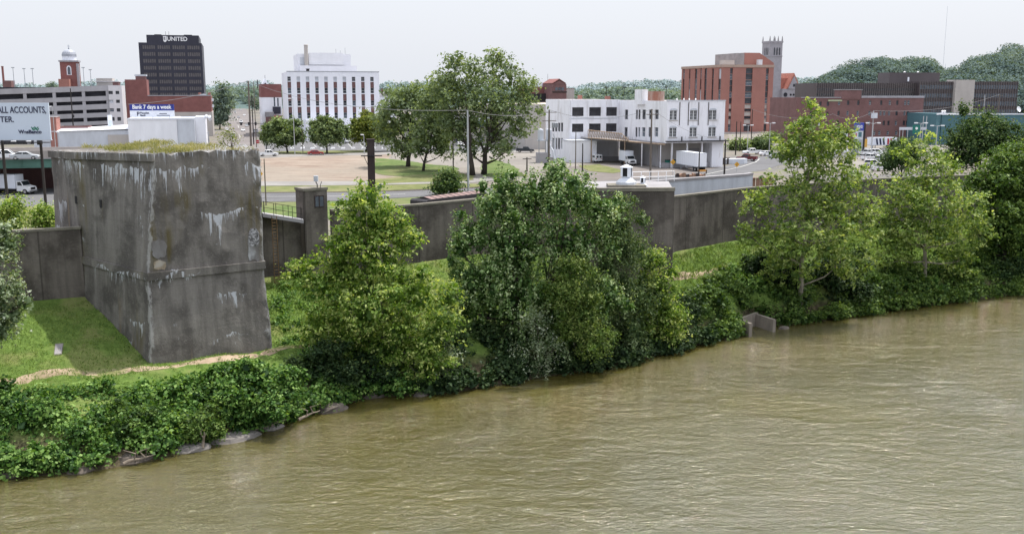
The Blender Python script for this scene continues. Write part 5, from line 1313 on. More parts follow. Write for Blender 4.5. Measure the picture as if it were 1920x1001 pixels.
def white_store():
    b = Bld('white_warehouse', 240, 335, 'low pale metal-clad building with the Bank 7 days a week sign on its roof', pyref=240)
    W = b.u(332, py=240); H = b.h(222.5)
    W2 = b.u(365, py=240)
    b.shell('wall', 'white_paint', 0, W, 0, 26, 0, H, roof='pale_metal', par=.15); b.shell('side_wing', 'pale_metal', W+.05, W2, .4, 26, 0, H-.1, roof='pale_metal', par=.15)
    b.box('fascia', 'sign_white', -.15, W2+.2, -.22, -.02, H-.45, H+.05)
    ue = b.u(385, py=240); b.shell('rear_wing', 'white_paint', W2+.05, ue, 6, 26, 0, H+.25, roof='pale_metal', par=.15)
    MB().tube([(ue+.1,6,H),(ue+.5,4.8,H+.5),(ue+1.4,5,H+.3),(ue+1.6,6.5,H-.8)], [.5,.7,.7,.5], 8).build('vent_duct', M['sign_white'], b.root)
    MB().box(W*.3,W*.34,-.5,-.25,.2,1.2).build('meter', M['orange'], b.root)
    # annex with long low roof to the left
    xl = b.u(60, py=250)
    mb = MB(); mb.prism([(xl,2),(-.05,2),(-.05,20),(xl,20)], 0, b.h(245)); mb.build('annex', M['pale_metal'], b.root)
    MB().rings([[(xl-.3,1.6,b.h(247)),(-.05,1.6,b.h(243)),(-.05,20.3,b.h(238)),(xl-.3,20.3,b.h(247))],[(xl-.3,1.6,b.h(246)),(-.05,1.6,b.h(242)),(-.05,20.3,b.h(237)),(xl-.3,20.3,b.h(246))]]).build('annex_roof', M['white_paint'], b.root)
    MB().box(b.u(197),b.u(239)-.1,1.5,1.98,0,b.h(253)).build('loading_door', M['beige'], b.root)
    # billboard on the roof
    Y = 341; p = at(285, 220, Y); s = Bld('billboard', 243.5, Y, 'blue and white roof billboard reading Bank 7 days a week', 'billboard', a=GR*.2, pyref=210)
    w = s.u(326.5, py=210); z0, zm, z1 = s.h(220), s.h(207.6), s.h(196)
    s.box('panel', 'sign_white', 0, w, 0, .3, z0, zm); s.box('header', 'blue_sign', 0, w, -.05, .32, zm, z1)
    text_mesh('Bank 7 days a week', (z1-zm)*.92, 'letter_white', s.root, (w*.5, -.1, zm+(z1-zm)*.28), fit=w*.88, bold=.045)
    text_mesh('Peoples', (zm-z0)*.38, 'ink', s.root, (w*.23, -.05, z0+(zm-z0)*.50), align='LEFT', fit=w*.20, bold=.02); text_mesh('Bank', (zm-z0)*.38, 'ink', s.root, (w*.23, -.05, z0+(zm-z0)*.14), align='LEFT', fit=w*.12, bold=.02)
    text_mesh('P', (zm-z0)*.85, 'ink', s.root, (w*.185, -.05, z0+(zm-z0)*.2), bold=.03, name='logo'); text_mesh('Main Street', (zm-z0)*.28, 'ink', s.root, (w*.75, -.05, z0+(zm-z0)*.46), fit=w*.18) if False else None
    for q, ww, zz in ((.75,.17,.46),(.75,.30,.2)): MB().box(w*(q-ww/2), w*(q+ww/2), -.04, -.004, z0+(zm-z0)*zz, z0+(zm-z0)*(zz+.10)).build('small_print', M['ink'], s.root)
    for q in (.12,.5,.88): MB().cyl((w*q,.5,b.h(224)),(w*q,.5,z1), .1).build('post', M['grey_metal'], s.root)
white_store()

def white_office():
    b = Bld('office_block', 540, 385, 'white six storey office block with vertical strips of dark windows and brick panels', pyref=200)
    W = b.u(712, py=200); D = b.v(527, 0, py=200); D = min(max(D, 16), 40); H = b.h(135)
    cols = [544.1 + 17.18*i for i in range(10)]; ops = []
    for i, px in enumerate(cols):
        u0, u1 = b.u(px-3.3), b.u(px+3.3)
        top = 'glass' if i in (0,7,8,9) else 'blind'
        ops += [(u0,u1,b.h(152.5),b.h(144),top)]
        y = 153.6
        for (a, c, k) in ((153.6,165.2,'brick'),(165.2,175.6,'glass'),(177,189.4,'brick'),(189.4,199.4,'glass'),(200.6,212,'brick'),(212,223,'glass')):
            kk = k
            if k == 'glass' and (i*3+int(a)) % 5 == 0: kk = 'blue'
            ops.append((u0,u1,b.h(c),b.h(a),kk))
    b.shell('wall', 'office_white', 0, W, 0, D, 0, H, front=ops, rec=.35)
    b.box('coping', 'grey_metal', -.1, W+.1, -.1, .3, H, H+.3)
    b.shell('penthouse', 'office_white', b.u(565,8), b.u(671,8), 8, D-3, H-.5, b.h(123,0,8))
    x0, x1 = b.u(561,10), b.u(660,10); b.shell('roof_house', 'office_white', x0, x1, 10, D-5, H, b.h(101,0,10)); b.box('plant_screen', 'white_paint', b.u(582,10), b.u(646,10), 9.4, 9.98, b.h(121.5,0,10), b.h(99,0,10))
    b.box('louvre', 'pale_metal', b.u(566,10), b.u(578,10), 9.85, 9.97, b.h(121), b.h(106))
    MB().lathe([(3.6*mpp(390),H),(3.6*mpp(390),b.h(86,0,10)),(4.1*mpp(390),b.h(86,0,10)),(3.8*mpp(390),b.h(84,0,10)),(.5,b.h(83.6,0,10))], (b.u(577.5,9),8.9), 10).build('chimney', M['beige'], b.root)
    MB().lathe([(.6,H),(.6,b.h(130,0,4)),(.8,b.h(130,0,4)),(.8,b.h(129,0,4))], (b.u(579.5,4),4), 8).build('vent', M['dark_metal'], b.root)
    for px, t in ((633,91),(641,94),(650,89)): MB().cyl((b.u(px,12),12,b.h(101,0,12)),(b.u(px,12),12,b.h(t,0,12)), .07, n=5).build('antenna', M['grey_metal'], b.root)
    b.box('entrance_block', 'white_paint', b.u(571), b.u(640), -5, -.02, 0, b.h(224.5)); b.box('entrance_glass', 'glass', b.u(578), b.u(690), -2.5, -.03, .3, b.h(243)) if False else None
    b.box('canopy', 'white_paint', b.u(650,-4), b.u(735,-4), -6, -.05, b.h(242), b.h(238.5))
white_office()

def corner_shops():
    b = Bld('shop_building', 490, 425, 'narrow brick topped building with white lower wall on the corner of the main street', pyref=200)
    W = b.u(529, py=200); H = b.h(158)
    b.shell('wall', 'white_paint', 0, W, 0, 30, 0, b.h(183), front=[(b.u(513.5),b.u(516.5),b.h(200),b.h(181.5)+.0-.1,'dark'),(b.u(520),b.u(523),b.h(200),b.h(184),'dark')], left=[(4+i*5,6+i*5,b.h(215),b.h(203),'dark') for i in range(5)])
    b.shell('brick_storey', 'brick', 0, W, .03, 30, b.h(183)+.02, H)
    b.box('billboard_panel', 'curtain', b.u(511), b.u(526), -.6, -.3, b.h(214), b.h(200.5)); b.box('billboard_panel', 'brick_dark', b.u(497), b.u(524), -5, -.7, 0, b.h(219)); b.box('awning', 'tile', b.u(512), b.u(527), -5.3, -5.05, b.h(222), b.h(216.5)); b.box('low_roof', 'roof_grey', b.u(496), b.u(512), -5.2, -.65, b.h(219)+.02, b.h(210))
    MB().box(b.u(495,1),b.u(497,1),-.8,.0,b.h(214),b.h(208)).build('wall_lamp', M['sign_white'], b.root)
    # white gabled church front behind
    c = Bld('church', 488, 445, 'white gabled church front peeking over the brick topped corner building', 'church', pyref=160)
    w = c.u(507, py=160); h0, h1 = c.h(166), c.h(147.5)
    MB().xprism([(0,0),(w,0),(w,h0),(w*.5,h1),(0,h0)], 0, 22).build('wall', M['sign_white'], c.root)
    MB().xprism([(w*.38,c.h(166)),(w*.62,c.h(166)),(w*.62,c.h(158)),(w*.5,c.h(155.5)),(w*.38,c.h(158))], -.2, .1).build('window', M['glass'], c.root)
    for x in (0, w): MB().box(x-.5,x+.5,-.3,.5,0,c.h(160)).build('pinnacle', M['sign_white'], c.root)
    MB().cyl((w*.5,.3,h1),(w*.5,.3,h1+1.5),.12).build('finial', M['grey_metal'], c.root)
    MB().cyl((-1.2,-1,h0),(-1.2,-1,c.h(150)), .2).build('vent_pipe', M['dark_metal'], c.root)
    for i, (px, Y, py0, w_, lab, mt) in enumerate([(725,470,168,26,'grey house roof with twin brick chimneys right of the white office block','roof_grey'),]):
        hb = Bld('house', 716, Y, lab, 'house', pyref=180); W = hb.u(742, py=180); hh = hb.h(181)
        MB().box(0,W,0,10,0,hh).build('wall', M['sign_white'], hb.root); MB().xprism([(-.4,hh),(W+.4,hh),(W*.75,hb.h(172)),(W*.25,hb.h(172))], -.3, 10.3).build('roof', M[mt], hb.root)
        for px in (718,731): MB().box(hb.u(px),hb.u(px+4),4,5.2,hh,hb.h(166)).build('chimney', M['brick_dark'], hb.root)
        for q in (.3,.6): MB().box(W*q,W*q+.9,-.06,.02,hh-2.6,hh-1.1).build('window', M['glass'], hb.root)
    l = Bld('shop_building', 770, 352, 'low flat building with white and teal fascia half hidden behind the elm', pyref=210)
    W = l.u(1010, py=210); l.shell('wall', 'beige', 0, W, 0, 16, 0, l.h(214), front=[(W*.05+i*4.4, W*.05+i*4.4+2.2, .8, 3.0, 'dark') for i in range(9)], roof='roof_tan')
    l.box('fascia', 'sign_white', W*.25, W*.62, -.5, -.05, l.h(229), l.h(221)); l.box('awning', 'teal', W*.25, W*.62, -.9, -.05, l.h(238), l.h(229.5))
corner_shops()

def warehouse():
    b = Bld('white_factory', 1250, 248, 'white painted old brick warehouse with L-shaped front, dark steel windows and loading canopy', pyref=250)
    W = b.u(1358, py=250); H = b.h(190); D = b.v(1161, 0, py=240)
    def pair(px0, px1, y0, y1): return (b.u(px0), b.u(px1), b.h(y1), b.h(y0))
    fo = []
    for y0, y1 in ((207.5,225.5),(240,257.5)):
        for x0, x1 in ((1256.5,1270),(1294.5,1308),(1330,1344)): fo.append((*pair(x0,x1,y0,y1),'case'))
    lo = []
    for px, w in ((1231,.9),(1219.5,.9),(1207,.9),(1198.5,.55),(1193.5,.55),(1174,.9)):
        v = b.v(px, 0, py=230)
        for y0, y1 in ((206,224),(239,257)):
            lo.append((v-w*1.25, v+w*1.25, b.h(y1,0,v), b.h(y0,0,v), 'dark'))
    zc = b.h(264.5)
    b.shell('wall', 'old_white', 0, W, 0, D, zc-.6, H, front=fo, left=lo, rec=.3, roof='roof_tan', par=.9)
    for o_ in fo:
        MB().box(o_[0]-.2,o_[1]+.2,-.16,-.01,o_[2]-.22,o_[2]).build('window_sill', M['beige'], b.root)
        MB().xprism([(o_[0]-.15,o_[3]+.02),(o_[1]+.15,o_[3]+.02),(o_[1]-.3,o_[3]+.42),((o_[0]+o_[1])/2,o_[3]+.52),(o_[0]+.3,o_[3]+.42)], -.09, -.01).build('arched_lintel', M['pale_metal'], b.root)
    # open loading dock below: back wall, end wall, deck, posts
    MB().box(.1,W-.1,5.5,5.9,0,zc-.62).build('dock_back_wall', M['beige'], b.root); MB().box(W-3.2,W-.05,.15,5.4,0,zc-.62).build('end_wall', M['old_white'], b.root)
    MB().box(.1,.4,5.0,D-.5,0,zc-.62).build('dock_side_wall', M['garage'], b.root)
    MB().box(.3,W-3.3,1.2,5.45,0,1.15).build('dock_deck', M['garage'], b.root)
    MB().box(.5,W,5.4,D,zc-.75,zc-.63).build('soffit', M['beige'], b.root)
    for q in (.1,.36,.62): MB().box(W*q,W*q+.35,.3,.65,0,zc-.62).build('post', M['old_white'], b.root)
    MB().box(W-7.0,W-4.2,5.35,5.48,1.16,4.6).build('dock_door', M['roof_grey'], b.root)
    MB().box(-.3,W+.4,-1.7,.0-.02,zc-.25,zc).build('canopy_edge', M['dark_metal'], b.root)
    for px in (1280,1318,1352): MB().box(b.u(px)-.15,b.u(px)+.15,-.12,-.02,zc,zc+1.0).build('bracket', M['dark_metal'], b.root)
    # downpipes and coping lumps
    for px in (1274.5,1291,1310,1328.5): MB().cyl((b.u(px),-.10,zc+3.8),(b.u(px),-.10,H-.3), .09, n=6).build('downpipe', M['rust_steel'], b.root)
    MB().box(-.12,W+.12,-.12,.35,H,H+.22).build('coping', M['pale_metal'], b.root)
    for px in (1269,1282,1292,1304): MB().lathe([(.18,H),(.18,H+.55),(.02,H+.7)], (b.u(px,3),3), 6).build('vent', M['letter_white'], b.root)
    # brick tower patch behind the parapet
    vs_ = 14.0; x0s, x1s = b.u(1204, vs_, py=180), b.u(1246, vs_, py=180); zz = b.h(168,0,vs_)
    MB().box(x0s,x0s+1.6,vs_,vs_+5,H-1,zz).build('stair_house', M['old_white'], b.root); MB().box(x0s+1.62,x1s,vs_+.02,vs_+5,H-1,b.h(171.5,0,vs_)).build('stair_house_side', M['peel'], b.root)
    # left wing, facing the river
    WL = b.u(1068, D-.02, py=240); L = -WL; Hl = b.h(187.5, WL, D)
    wo = []
    for y0, y1 in ((201.5,218),(232,247.5)):
        for x0, x1 in ((1073,1094.5),(1105,1127),(1137,1157)): wo.append((b.u(x0,D)-WL, b.u(x1,D)-WL, b.h(y1,WL/2,D), b.h(y0,WL/2,D), 'many'))
    vl = b.v(1023, WL, py=240)
    so = []
    for px in (1053.5,1048,1042.5,1037):
        v = b.v(px, WL, py=250)-D
        for y0, y1 in ((230.5,247),(259,280)): so.append((max(.2,v-1.0), v+1.0, b.h(y1,WL,D+v), b.h(y0,WL,D+v), 'dark'))
    b.shell('left_wing', 'old_white', WL, -.03, D, max(vl, D+12), 0, Hl, front=wo, left=so, rec=.3, roof='roof_tan', par=.5)
    MB().box(WL-.08,-.05,D-.10,D-.02,b.h(222.5,WL,D)-.12,b.h(222.5,WL,D)+.08).build('string_course', M['pale_metal'], b.root)
    for px in (1070,1158): MB().cyl((b.u(px,D),D-.14,4),(b.u(px,D),D-.14,Hl), .1, n=6).build('downpipe', M['old_white'], b.root)
    # shed in front of the left wing
    u0, u1 = b.u(1070,D-7), b.u(1120,D-7); MB().box(u0,u1,D-7,D-.15,0,b.h(265,u0,D-7)).build('shed', M['white_paint'], b.root); MB().box(u0-.2,u1+.2,D-7.2,D-.12,b.h(265,u0,D-7),b.h(263.5,u0,D-7)).build('shed_roof', M['pale_metal'], b.root)
    # rusted trussed canopy over the yard
    A = Vector((b.u(1102, D-6, py=255), D-6.2, 0)); Bp = Vector((-.2, .4, 0)); Cc = Vector((-.25, D-.2, 0)); Dd = Vector((A.x, D-.3, 0))
    zl = b.h(258, A.x, A.y); 
    MB().rings([[(A.x,A.y,zl-.3),(Bp.x,Bp.y,zc-.95),(Cc.x,Cc.y,zc-.9),(Dd.x,Dd.y,zl-.3)],[(A.x,A.y,zl-.05),(Bp.x,Bp.y,zc-.7),(Cc.x,Cc.y,zc-.65),(Dd.x,Dd.y,zl-.05)]]).build('canopy_roof', M['roof_grey'], b.root)
    tr = MB(); n = 24; top = 2.0
    Bm = A.lerp(Bp, .55)
    P = [A.lerp(Bm, i/n) for i in range(n+1)]; zb = lambda i: zl + (zc-.7-zl)*.55*i/n
    tr.tube([(P[0].x,P[0].y-.1,zb(0)-.1),(P[n].x,P[n].y-.1,zb(n)-.1)], .13, 5); tr.tube([(P[0].x,P[0].y-.1,zb(0)+top),(P[n-4].x,P[n-4].y-.1,zb(n-4)+top*.8),(P[n].x,P[n].y-.1,zb(n))], .13, 5)
    for i in range(n): 
        t2 = top*(1 if i < n-4 else .5); tr.tube([(P[i].x,P[i].y-.1,zb(i)),(P[i+1].x,P[i+1].y-.1,zb(i+1)+t2)], .085, 4); tr.tube([(P[i].x,P[i].y-.05,zb(i)),(P[i].x,P[i].y-.05,zb(i)+t2)], .07, 4)
    tr.build('canopy_truss', M['truss'], b.root)
    MB().tube([(Bm.x,Bm.y-.1,zb(n)-.2),(Bp.x,Bp.y-.1,zc-.9)], .22, 5).build('canopy_edge', M['truss'], b.root)
    for t in (.05,.5,.72,.95):
        p = A.lerp(Bp, t); MB().cyl((p.x,p.y,0),(p.x,p.y,zl-.2+(zc-.9-zl)*t), .14, n=6).build('canopy_post', M['truss'] if t < .6 else M['old_white'], b.root)
    MB().box(A.x+4,-.6,D-3.2,D-2.6,0,1.2).build('yard_dock', M['garage'], b.root)
    # tank rack beside the left wing
    p = gnd(1018, 306); k = mpp(p.y); t = thing('tank_rack', p, GR, 'pair of pale silver tanks on a frame at the left end of the white warehouse', 'storage tank')
    hh = lambda py: zat(py, p.y)-6
    MB().box(-7*k,9*k,0,3.4,0,hh(287)).build('plinth', M['garage'], t)
    for x in (-1.0, 15.5):
        MB().lathe([(5.6*k,hh(264)),(5.6*k,hh(245)),(4.8*k,hh(243)),(.1,hh(242))], (x*k,1.8), 14).build('tank', M['pale_metal'], t)
    for x in (-7,6,10,21):
        MB().cyl((x*k,.4,0),(x*k,.4,hh(262)), .12, n=6).build('leg', M['grey_metal'], t)
    MB().box(-7*k,21*k,.2,3.4,hh(265),hh(264)).build('platform', M['grey_metal'], t)
    MB().tube([(12*k,0,hh(272)),(17*k,-1,hh(282)),(22*k,-1.2,0)], .25, 6).build('chute', M['pale_metal'], t)
    MB().tube([(20*k,0,hh(250)),(24*k,0,hh(262)),(24*k,0,hh(300))], .2, 6).build('pipe', M['pale_metal'], t)
M['peel'] = patch('peeling_paint', (.26,.13,.10), (.40,.33,.30), .35, (.55,.5,.48), (.5,.6), .5, (1,1,.25))
M['truss'] = pm('truss_rust', (.36,.27,.20), .85, .35, 2, .2)
warehouse()

def far_roofs():
    # broad flat roofs behind the warehouse and a gabled red brick building
    r = Bld('flat_roof_building', 985, 330, 'broad tan flat roofed building behind the white warehouse', pyref=195)
    W = r.u(1200, py=190); r.shell('wall', 'beige', 0, W, 0, 60, 0, r.h(196), roof='roof_tan', par=.2)
    for px, t, w in ((1086,179,1.2),(1137,181,1.6)): r.box('roof_vent', 'brick_bright', r.u(px,40), r.u(px,40)+w, 40, 42, r.h(190), r.h(t,0,40))
    for px, lab in ((1137,'thin twin-arm parking lamp behind the warehouse roof, left one'),(1170,'thin twin-arm parking lamp behind the warehouse roof, middle one'),(1249,'thin parking lamp rising beside the peeling stair house of the warehouse')):
        p = at(px, 185, 420); z1 = zat(165, 420)
        l = thing('lamp_mast', (p.x,p.y,6), 0, lab, 'lamp mast'); MB().cyl((0,0,0),(0,0,z1-6), .16, .11, 6).build('mast', M['pole_dark'], l); MB().box(-.9,.9,-.25,.25,z1-6,z1-5.6).build('lamp_head', M['pole_dark'], l)
    g = Bld('brick_house', 1036, 470, 'dark red brick building with steep gable and arched windows behind the warehouse', pyref=170)
    W = g.u(1062, py=170); h0, h1 = g.h(158), g.h(151.5)
    D = 16
    MB().box(0,W,0,D,0,h0).build('wall', M['brick_dark'], g.root)
    MB().xprism([(W*.05,h0),(W*.95,h0),(W*.5,h1)], -.1, D).build('gable', M['brick_dark'], g.root)
    MB().xprism([(W*.02,h0+.15),(W*.5,h1+.45),(W*.98,h0+.15),(W*.98,h0+.5),(W*.5,h1+.9),(W*.02,h0+.5)], .3, D).build('roof', M['brick'], g.root)
    for q in (.28,.5,.72): MB().xprism([(W*q-.6,g.h(170)),(W*q+.6,g.h(170)),(W*q+.6,g.h(165)),(W*q,g.h(163.6)),(W*q-.6,g.h(165))], -.16, -.02).build('window', M['glass_blue'], g.root)
    MB().box(-.2,W+.2,-.3,-.02,g.h(174),g.h(172)).build('string_course', M['pole_dark'], g.root)
    n = Bld('long_brick_building', 985, 480, 'long dark roofed brick building left of the steep gabled one', pyref=170)
    W2 = n.u(1035, py=170); n.shell('wall', 'brick', 0, W2, 0, 14, 0, n.h(163)); n.box('roof_edge', 'sign_white', W2*.1, W2, 4, 10, n.h(163), n.h(155)); n.box('lower_roof', 'dark_metal', 0, W2*.98, -3, -.02, 0, n.h(176))
    e = Bld('pale_building', 1063, 490, 'pale low building right of the steep gabled brick building', pyref=170); e.box('wall', 'beige', 0, e.u(1077,py=170), 0, 12, 0, e.h(166)); e.box('roof', 'roof_grey', -.2, e.u(1077,py=170)+.2, -.2, 12.2, e.h(166), e.h(165.3))
    p = at(1027, 150, 700); a = thing('radio_mast', (p.x,p.y,6), 0, 'hair-thin radio mast above the long dark roof near the gabled brick building', 'mast')
    MB().cyl((0,0,0),(0,0,zat(139,700)-6), .25, .12, 6).build('mast', M['wire'], a)
far_roofs()

def brick_tall():
    b = Bld('brick_office_block', 1352, 455, 'tall orange-red brick office block with dark vertical window strips', pyref=180)
    W = b.u(1448.5, py=180); D = b.v(1277.5, 0, py=160); H = b.h(126.5)
    fo = []
    for x0, x1 in ((1366.5,1371.5),(1396,1408.5),(1433.5,1438.5)):
        u0, u1 = b.u(x0), b.u(x1)
        ys = [128,139,150,161.5,173,184,195.5]
        for a, c in zip(ys, ys[1:]): fo.append((u0,u1,b.h(c)+.12,b.h(a),'dark'))
        for a, c, k in ((196.2,204,'beige'),(204.6,209.4,'dark'),(210,218,'beige'),(218.6,223.6,'dark'),(224.2,233,'beige'),(233.6,247,'dark')): fo.append((u0,u1,b.h(c),b.h(a),k))
    lo = []
    for px, hw in ((1281.5,.9),(1292.5,.7),(1304.5,1.2),(1313.5,.7),(1322.5,1.2),(1336,.9),(1349,1.2)):
        v = b.v(px, 0, py=160)
        for a, c in ((129,148),(148.5,168),(168.5,188)): lo.append((max(.3,v-hw), v+hw, b.h(c,0,v), b.h(a,0,v), 'dark'))
    b.shell('wall', 'brick_bright', 0, W, 0, D, 0, H, front=fo, left=lo, rec=.4)
    MB().box(-.25,W+.25,-.25,D+.25,H,b.h(121.5)).build('cornice', M['tan_band'], b.root)
    zt = b.h(121.5)
    x0, x1, x2 = b.u(1377,9), b.u(1392,9), b.u(1420,9); xe = b.u(1447,9); zp = b.h(99.5,0,9)
    MB().box(x0,x1,9,D-12,zt,zp).build('penthouse', M['roof_grey'], b.root)
    MB().xprism([(x1+.02,zt),(xe,zt),(xe,zt+1.2),(x2,zp+.2),(x1+.02,zp+.2)], 8.9, D-12).build('penthouse_wing', M['brick_bright'], b.root)
    b.box('roof_unit', 'beige', b.u(1354,4), b.u(1374,4), 4, 8, zt, b.h(113,0,4)); b.box('roof_unit', 'pale_metal', b.u(1417,6), b.u(1424,6), 5, 7, zt, b.h(111.5,0,6))
    # sweeping low wing on the right
    P = [(W+.02,0)]; n = 10
    xr = b.u(1492, py=220); z1 = b.h(191); z0 = b.h(231)
    prof = [(W+.05,0),(xr,0)] + [(xr+(W+.05-xr)*i/n, z0+(z1-z0)*(i/n)**2.1) for i in range(n+1)]
    MB().xprism(prof, .3, 1.2).build('curved_wing', M['brick_bright'], b.root)
    MB().box(-3,W+6,-3.5,-.4,0,.6).build('terrace', M['beige'], b.root)
    # stone church behind
    Y = 560; p = at(1444, 180, Y); k = mpp(Y); h = lambda py: zat(py,Y)-6
    t = thing('stone_church', (p.x,p.y,6), GR, 'grey stone church with square pinnacled tower and steep red tiled roof', 'church')
    w = 13.3*k; lou = []
    MB().box(-w,w,-w,w,0,h(81.5)).build('tower', M['stone'], t); MB().box(-w*1.05,w*1.05,-w*1.05,w*1.05,h(107),h(105.6)).build('string_course', M['stone'], t); MB().box(-w*1.06,w*1.06,-w*1.06,w*1.06,h(81.5),h(78)).build('parapet', M['stone'], t)
    for x, y in ((-1,-1),(1,-1),(1,1),(-1,1),(-.34,-1),(.34,-1)): MB().lathe([(1.5*k,h(78)),(1.3*k,h(75)),(.1,h(68.5))], (x*w*.95,y*w*.95), 5).build('pinnacle', M['roof_grey'], t)
    for rz in (0, PI/2, -PI/2):
        for q in (-.18,.22,.62):
            x = q*w - (.05*w); MB().xprism([(x-1.3*k,h(104)),(x+1.3*k,h(104)),(x+1.3*k,h(92)),(x,h(89.5)),(x-1.3*k,h(92))], -w-.1, -w+.1).build('belfry_opening', M['glass'], t, rz=rz)
    nx = 12*k; x1 = 52*k
    MB().box(w+.05,x1,-w-2,w+6,0,h(167)).build('nave', M['stone'], t)
    MB().xprism([(0,0)]*0 + [(w,h(167)),(x1*.62,h(167)),(x1*.62,h(147)),(w,h(147))], -w+2, w-2).build('nave_roof', M['tile'], t)
    gx = 34*k; MB().xprism([(gx-13*k,h(167)),(gx+17*k,h(167)),(gx+2*k,h(137.5))], -w-2.2, w+6).build('gable_roof', M['tile'], t); MB().xprism([(gx-10*k,h(167)),(gx+14*k,h(167)),(gx+2*k,h(143.5))], -w-2.5, -w-2.1).build('gable_wall', M['stone'], t)
    MB().xprism([(gx,h(163)),(gx+4*k,h(163)),(gx+4*k,h(159)),(gx+2*k,h(157)),(gx,h(159))], -w-2.6, -w-2.45).build('window', M['glass'], t)
    for x, rr in ((20,4.0),(31,2),(37,2),(43,2)): MB().lathe([(rr*k,0),(rr*k,.15)], n=14).build('window', M['glass'], t, (x*k,-w-1.98,h(178)), 0).rotation_euler = (PI/2,0,0)
    MB().xprism([(x1-14*k,h(167)),(x1+1*k,h(167)),(x1-7*k,h(163))], -w-1.9, w+5).build('side_roof', M['tile'], t)
M['tan_band'] = pm('tan_band', (.40,.30,.25), .9, .1, .3)
brick_tall()

def right_block():
    # dark office block with fins
    b = Bld('dark_office_block', 1530, 470, 'long dark brown office block with vertical fins and a beige stair tower', pyref=180, a=R(6))
    W1 = b.u(1715, py=180); H1 = b.h(156)
    b.shell('left_wing', 'curtain_brown', 0, W1, 0, 26, 0, H1)
    f = MB(); n = 46
    for i in range(n+1): x = W1*i/n; f.box(x-.16,x+.16,-.35,-.01,b.h(184),H1+.1)
    f.build('fins', M['fin'], b.root)
    for y in (166,176): b.box('window_band', 'glass', .3, W1-.3, -.10, -.012, b.h(y+4), b.h(y))
    c0, c1 = W1+.05, b.u(1897, py=180); H2 = b.h(153.5, c0)
    b.shell('right_wing', 'curtain_brown', c0, c1, -4, 26, 0, H2)
    f = MB(); n = 40
    for i in range(n+1): x = c0+(c1-c0)*i/n; f.box(x-.13,x+.13,-4.35,-4.01,b.h(214,c0),H2+.1)
    f.build('fins', M['fin'], b.root)
    for y0, y1 in ((160,167.5),(176,183.5),(191,199),(206,213)): b.box('window_band', 'glass_blue', c0+.3, c1-.3, -4.12, -4.012, b.h(y1,c0), b.h(y0,c0))
    b.box('stair_tower', 'beige', b.u(1788.5,-6), b.u(1824,-6), -6.2, 2, 0, b.h(150,c0,-6))
    b.box('penthouse', 'curtain_brown', b.u(1664,8), b.u(1758,8), 8, 20, H1-.5, b.h(136.5,c0*.8,8))
    b.box('penthouse_door', 'sign_white', b.u(1698,8), b.u(1701,8), 7.85, 7.98, b.h(153,c0*.8,8), b.h(145,c0*.8,8))
    for px in (1692,1717): MB().lathe([(.5,b.h(136.5,c0*.8,8)-.1),(.6,b.h(135,c0*.8,8)),(.1,b.h(134,c0*.8,8))], (b.u(px,9),9.2), 8).build('vent', M['letter_white'], b.root)
    # long brick warehouse in front
    d = Bld('brick_warehouse', 1492, 372, 'long dark red brick warehouse with rows of small windows and a stubby tower', pyref=220, a=R(4))
    W = d.u(1729.5, py=220); H = d.h(178.5, W)
    ops = []
    cols = [1573,1590,1609,1631,1652,1659,1668,1682,1697,1703]
    for r_, y in enumerate((193,212.5,231)):
        for c, px in enumerate(cols):
            if (r_*7+c*3) % 11 == 4: continue
            ops.append((d.u(px)-.42, d.u(px)+.42, d.h(y+4.2,d.u(px)), d.h(y-4.2,d.u(px)), 'dark' if (r_+c) % 3 else 'blue'))
    for px in (1521,1538,1552):
        for y in (195,214,233): ops.append((d.u(px)-.42, d.u(px)+.42, d.h(y+4), d.h(y-4), 'dark'))
    for px in (1642,1652,1668,1684): ops.append((d.u(px)-.45, d.u(px)+.45, d.h(254), d.h(246), 'blue'))
    d.shell('wall', 'brick_dark', 0, W, 0, 30, 0, d.h(184), front=ops, rec=.25, roof='roof_grey', par=.6)
    MB().box(d.u(1614),W+.2,-.2,.4,d.h(184)+.0,d.h(180)).build('coping', M['stone'], d.root)
    MB().box(d.u(1502),d.u(1576),-.2,.4,d.h(184)+.01,d.h(182.5)).build('coping', M['stone'], d.root)
    MB().box(d.u(1577),d.u(1613),-.3,7,d.h(186),d.h(169.5)).build('tower', M['brick_dark'], d.root); MB().box(d.u(1575),d.u(1615),-.5,7.2,d.h(169.5),d.h(168)).build('tower_roof', M['roof_grey'], d.root)
    MB().box(d.u(1583),d.u(1592),-.3,-.02,d.h(259),d.h(246)).build('porch', M['sign_white'], d.root); MB().box(d.u(1552),d.u(1578),-.24,-.03,d.h(190.5),d.h(187.5)).build('roof_sign', M['pale_green'], d.root)
    # teal building
    t = Bld('teal_building', 1765, 360, 'teal painted metal building with white eaves behind the dark bushy tree', pyref=230, a=R(8))
    W = t.u(1925, py=230); H = t.h(214.5); D = 24
    t.shell('wall', 'teal', 0, W, 0, D, 0, H, front=[(t.u(px)-.5,t.u(px)+.5,t.h(230),t.h(222.5),'blue') for px in (1888,1902)] + [(t.u(1868),t.u(1877),t.h(237),t.h(228),'blind')], rec=.1, roof='roof_grey', par=.2)
    MB().box(-.2,W+.2,-.3,-.02,H-.25,H+.15).build('eaves', M['sign_white'], t.root)
    ul = t.u(1744, 0, py=230); MB().prism([(ul,-4),(-.03,.3),(-.03,D),(ul,D)], 0, H+.3).build('corner_block', M['teal'], t.root)
    MB().prism([(ul-.2,-4.4),(-.03,-.1),(-.03,.25),(ul-.2,-3.98)], H-.1, H+.45).build('corner_eaves', M['sign_white'], t.root)
    for px in (1768,1772): MB().lathe([(.35,H-.3),(.35,H+.9),(.5,H+1.0),(.1,H+1.3)], (t.u(px,6),6), 8).build('vent', M['letter_white'], t.root)
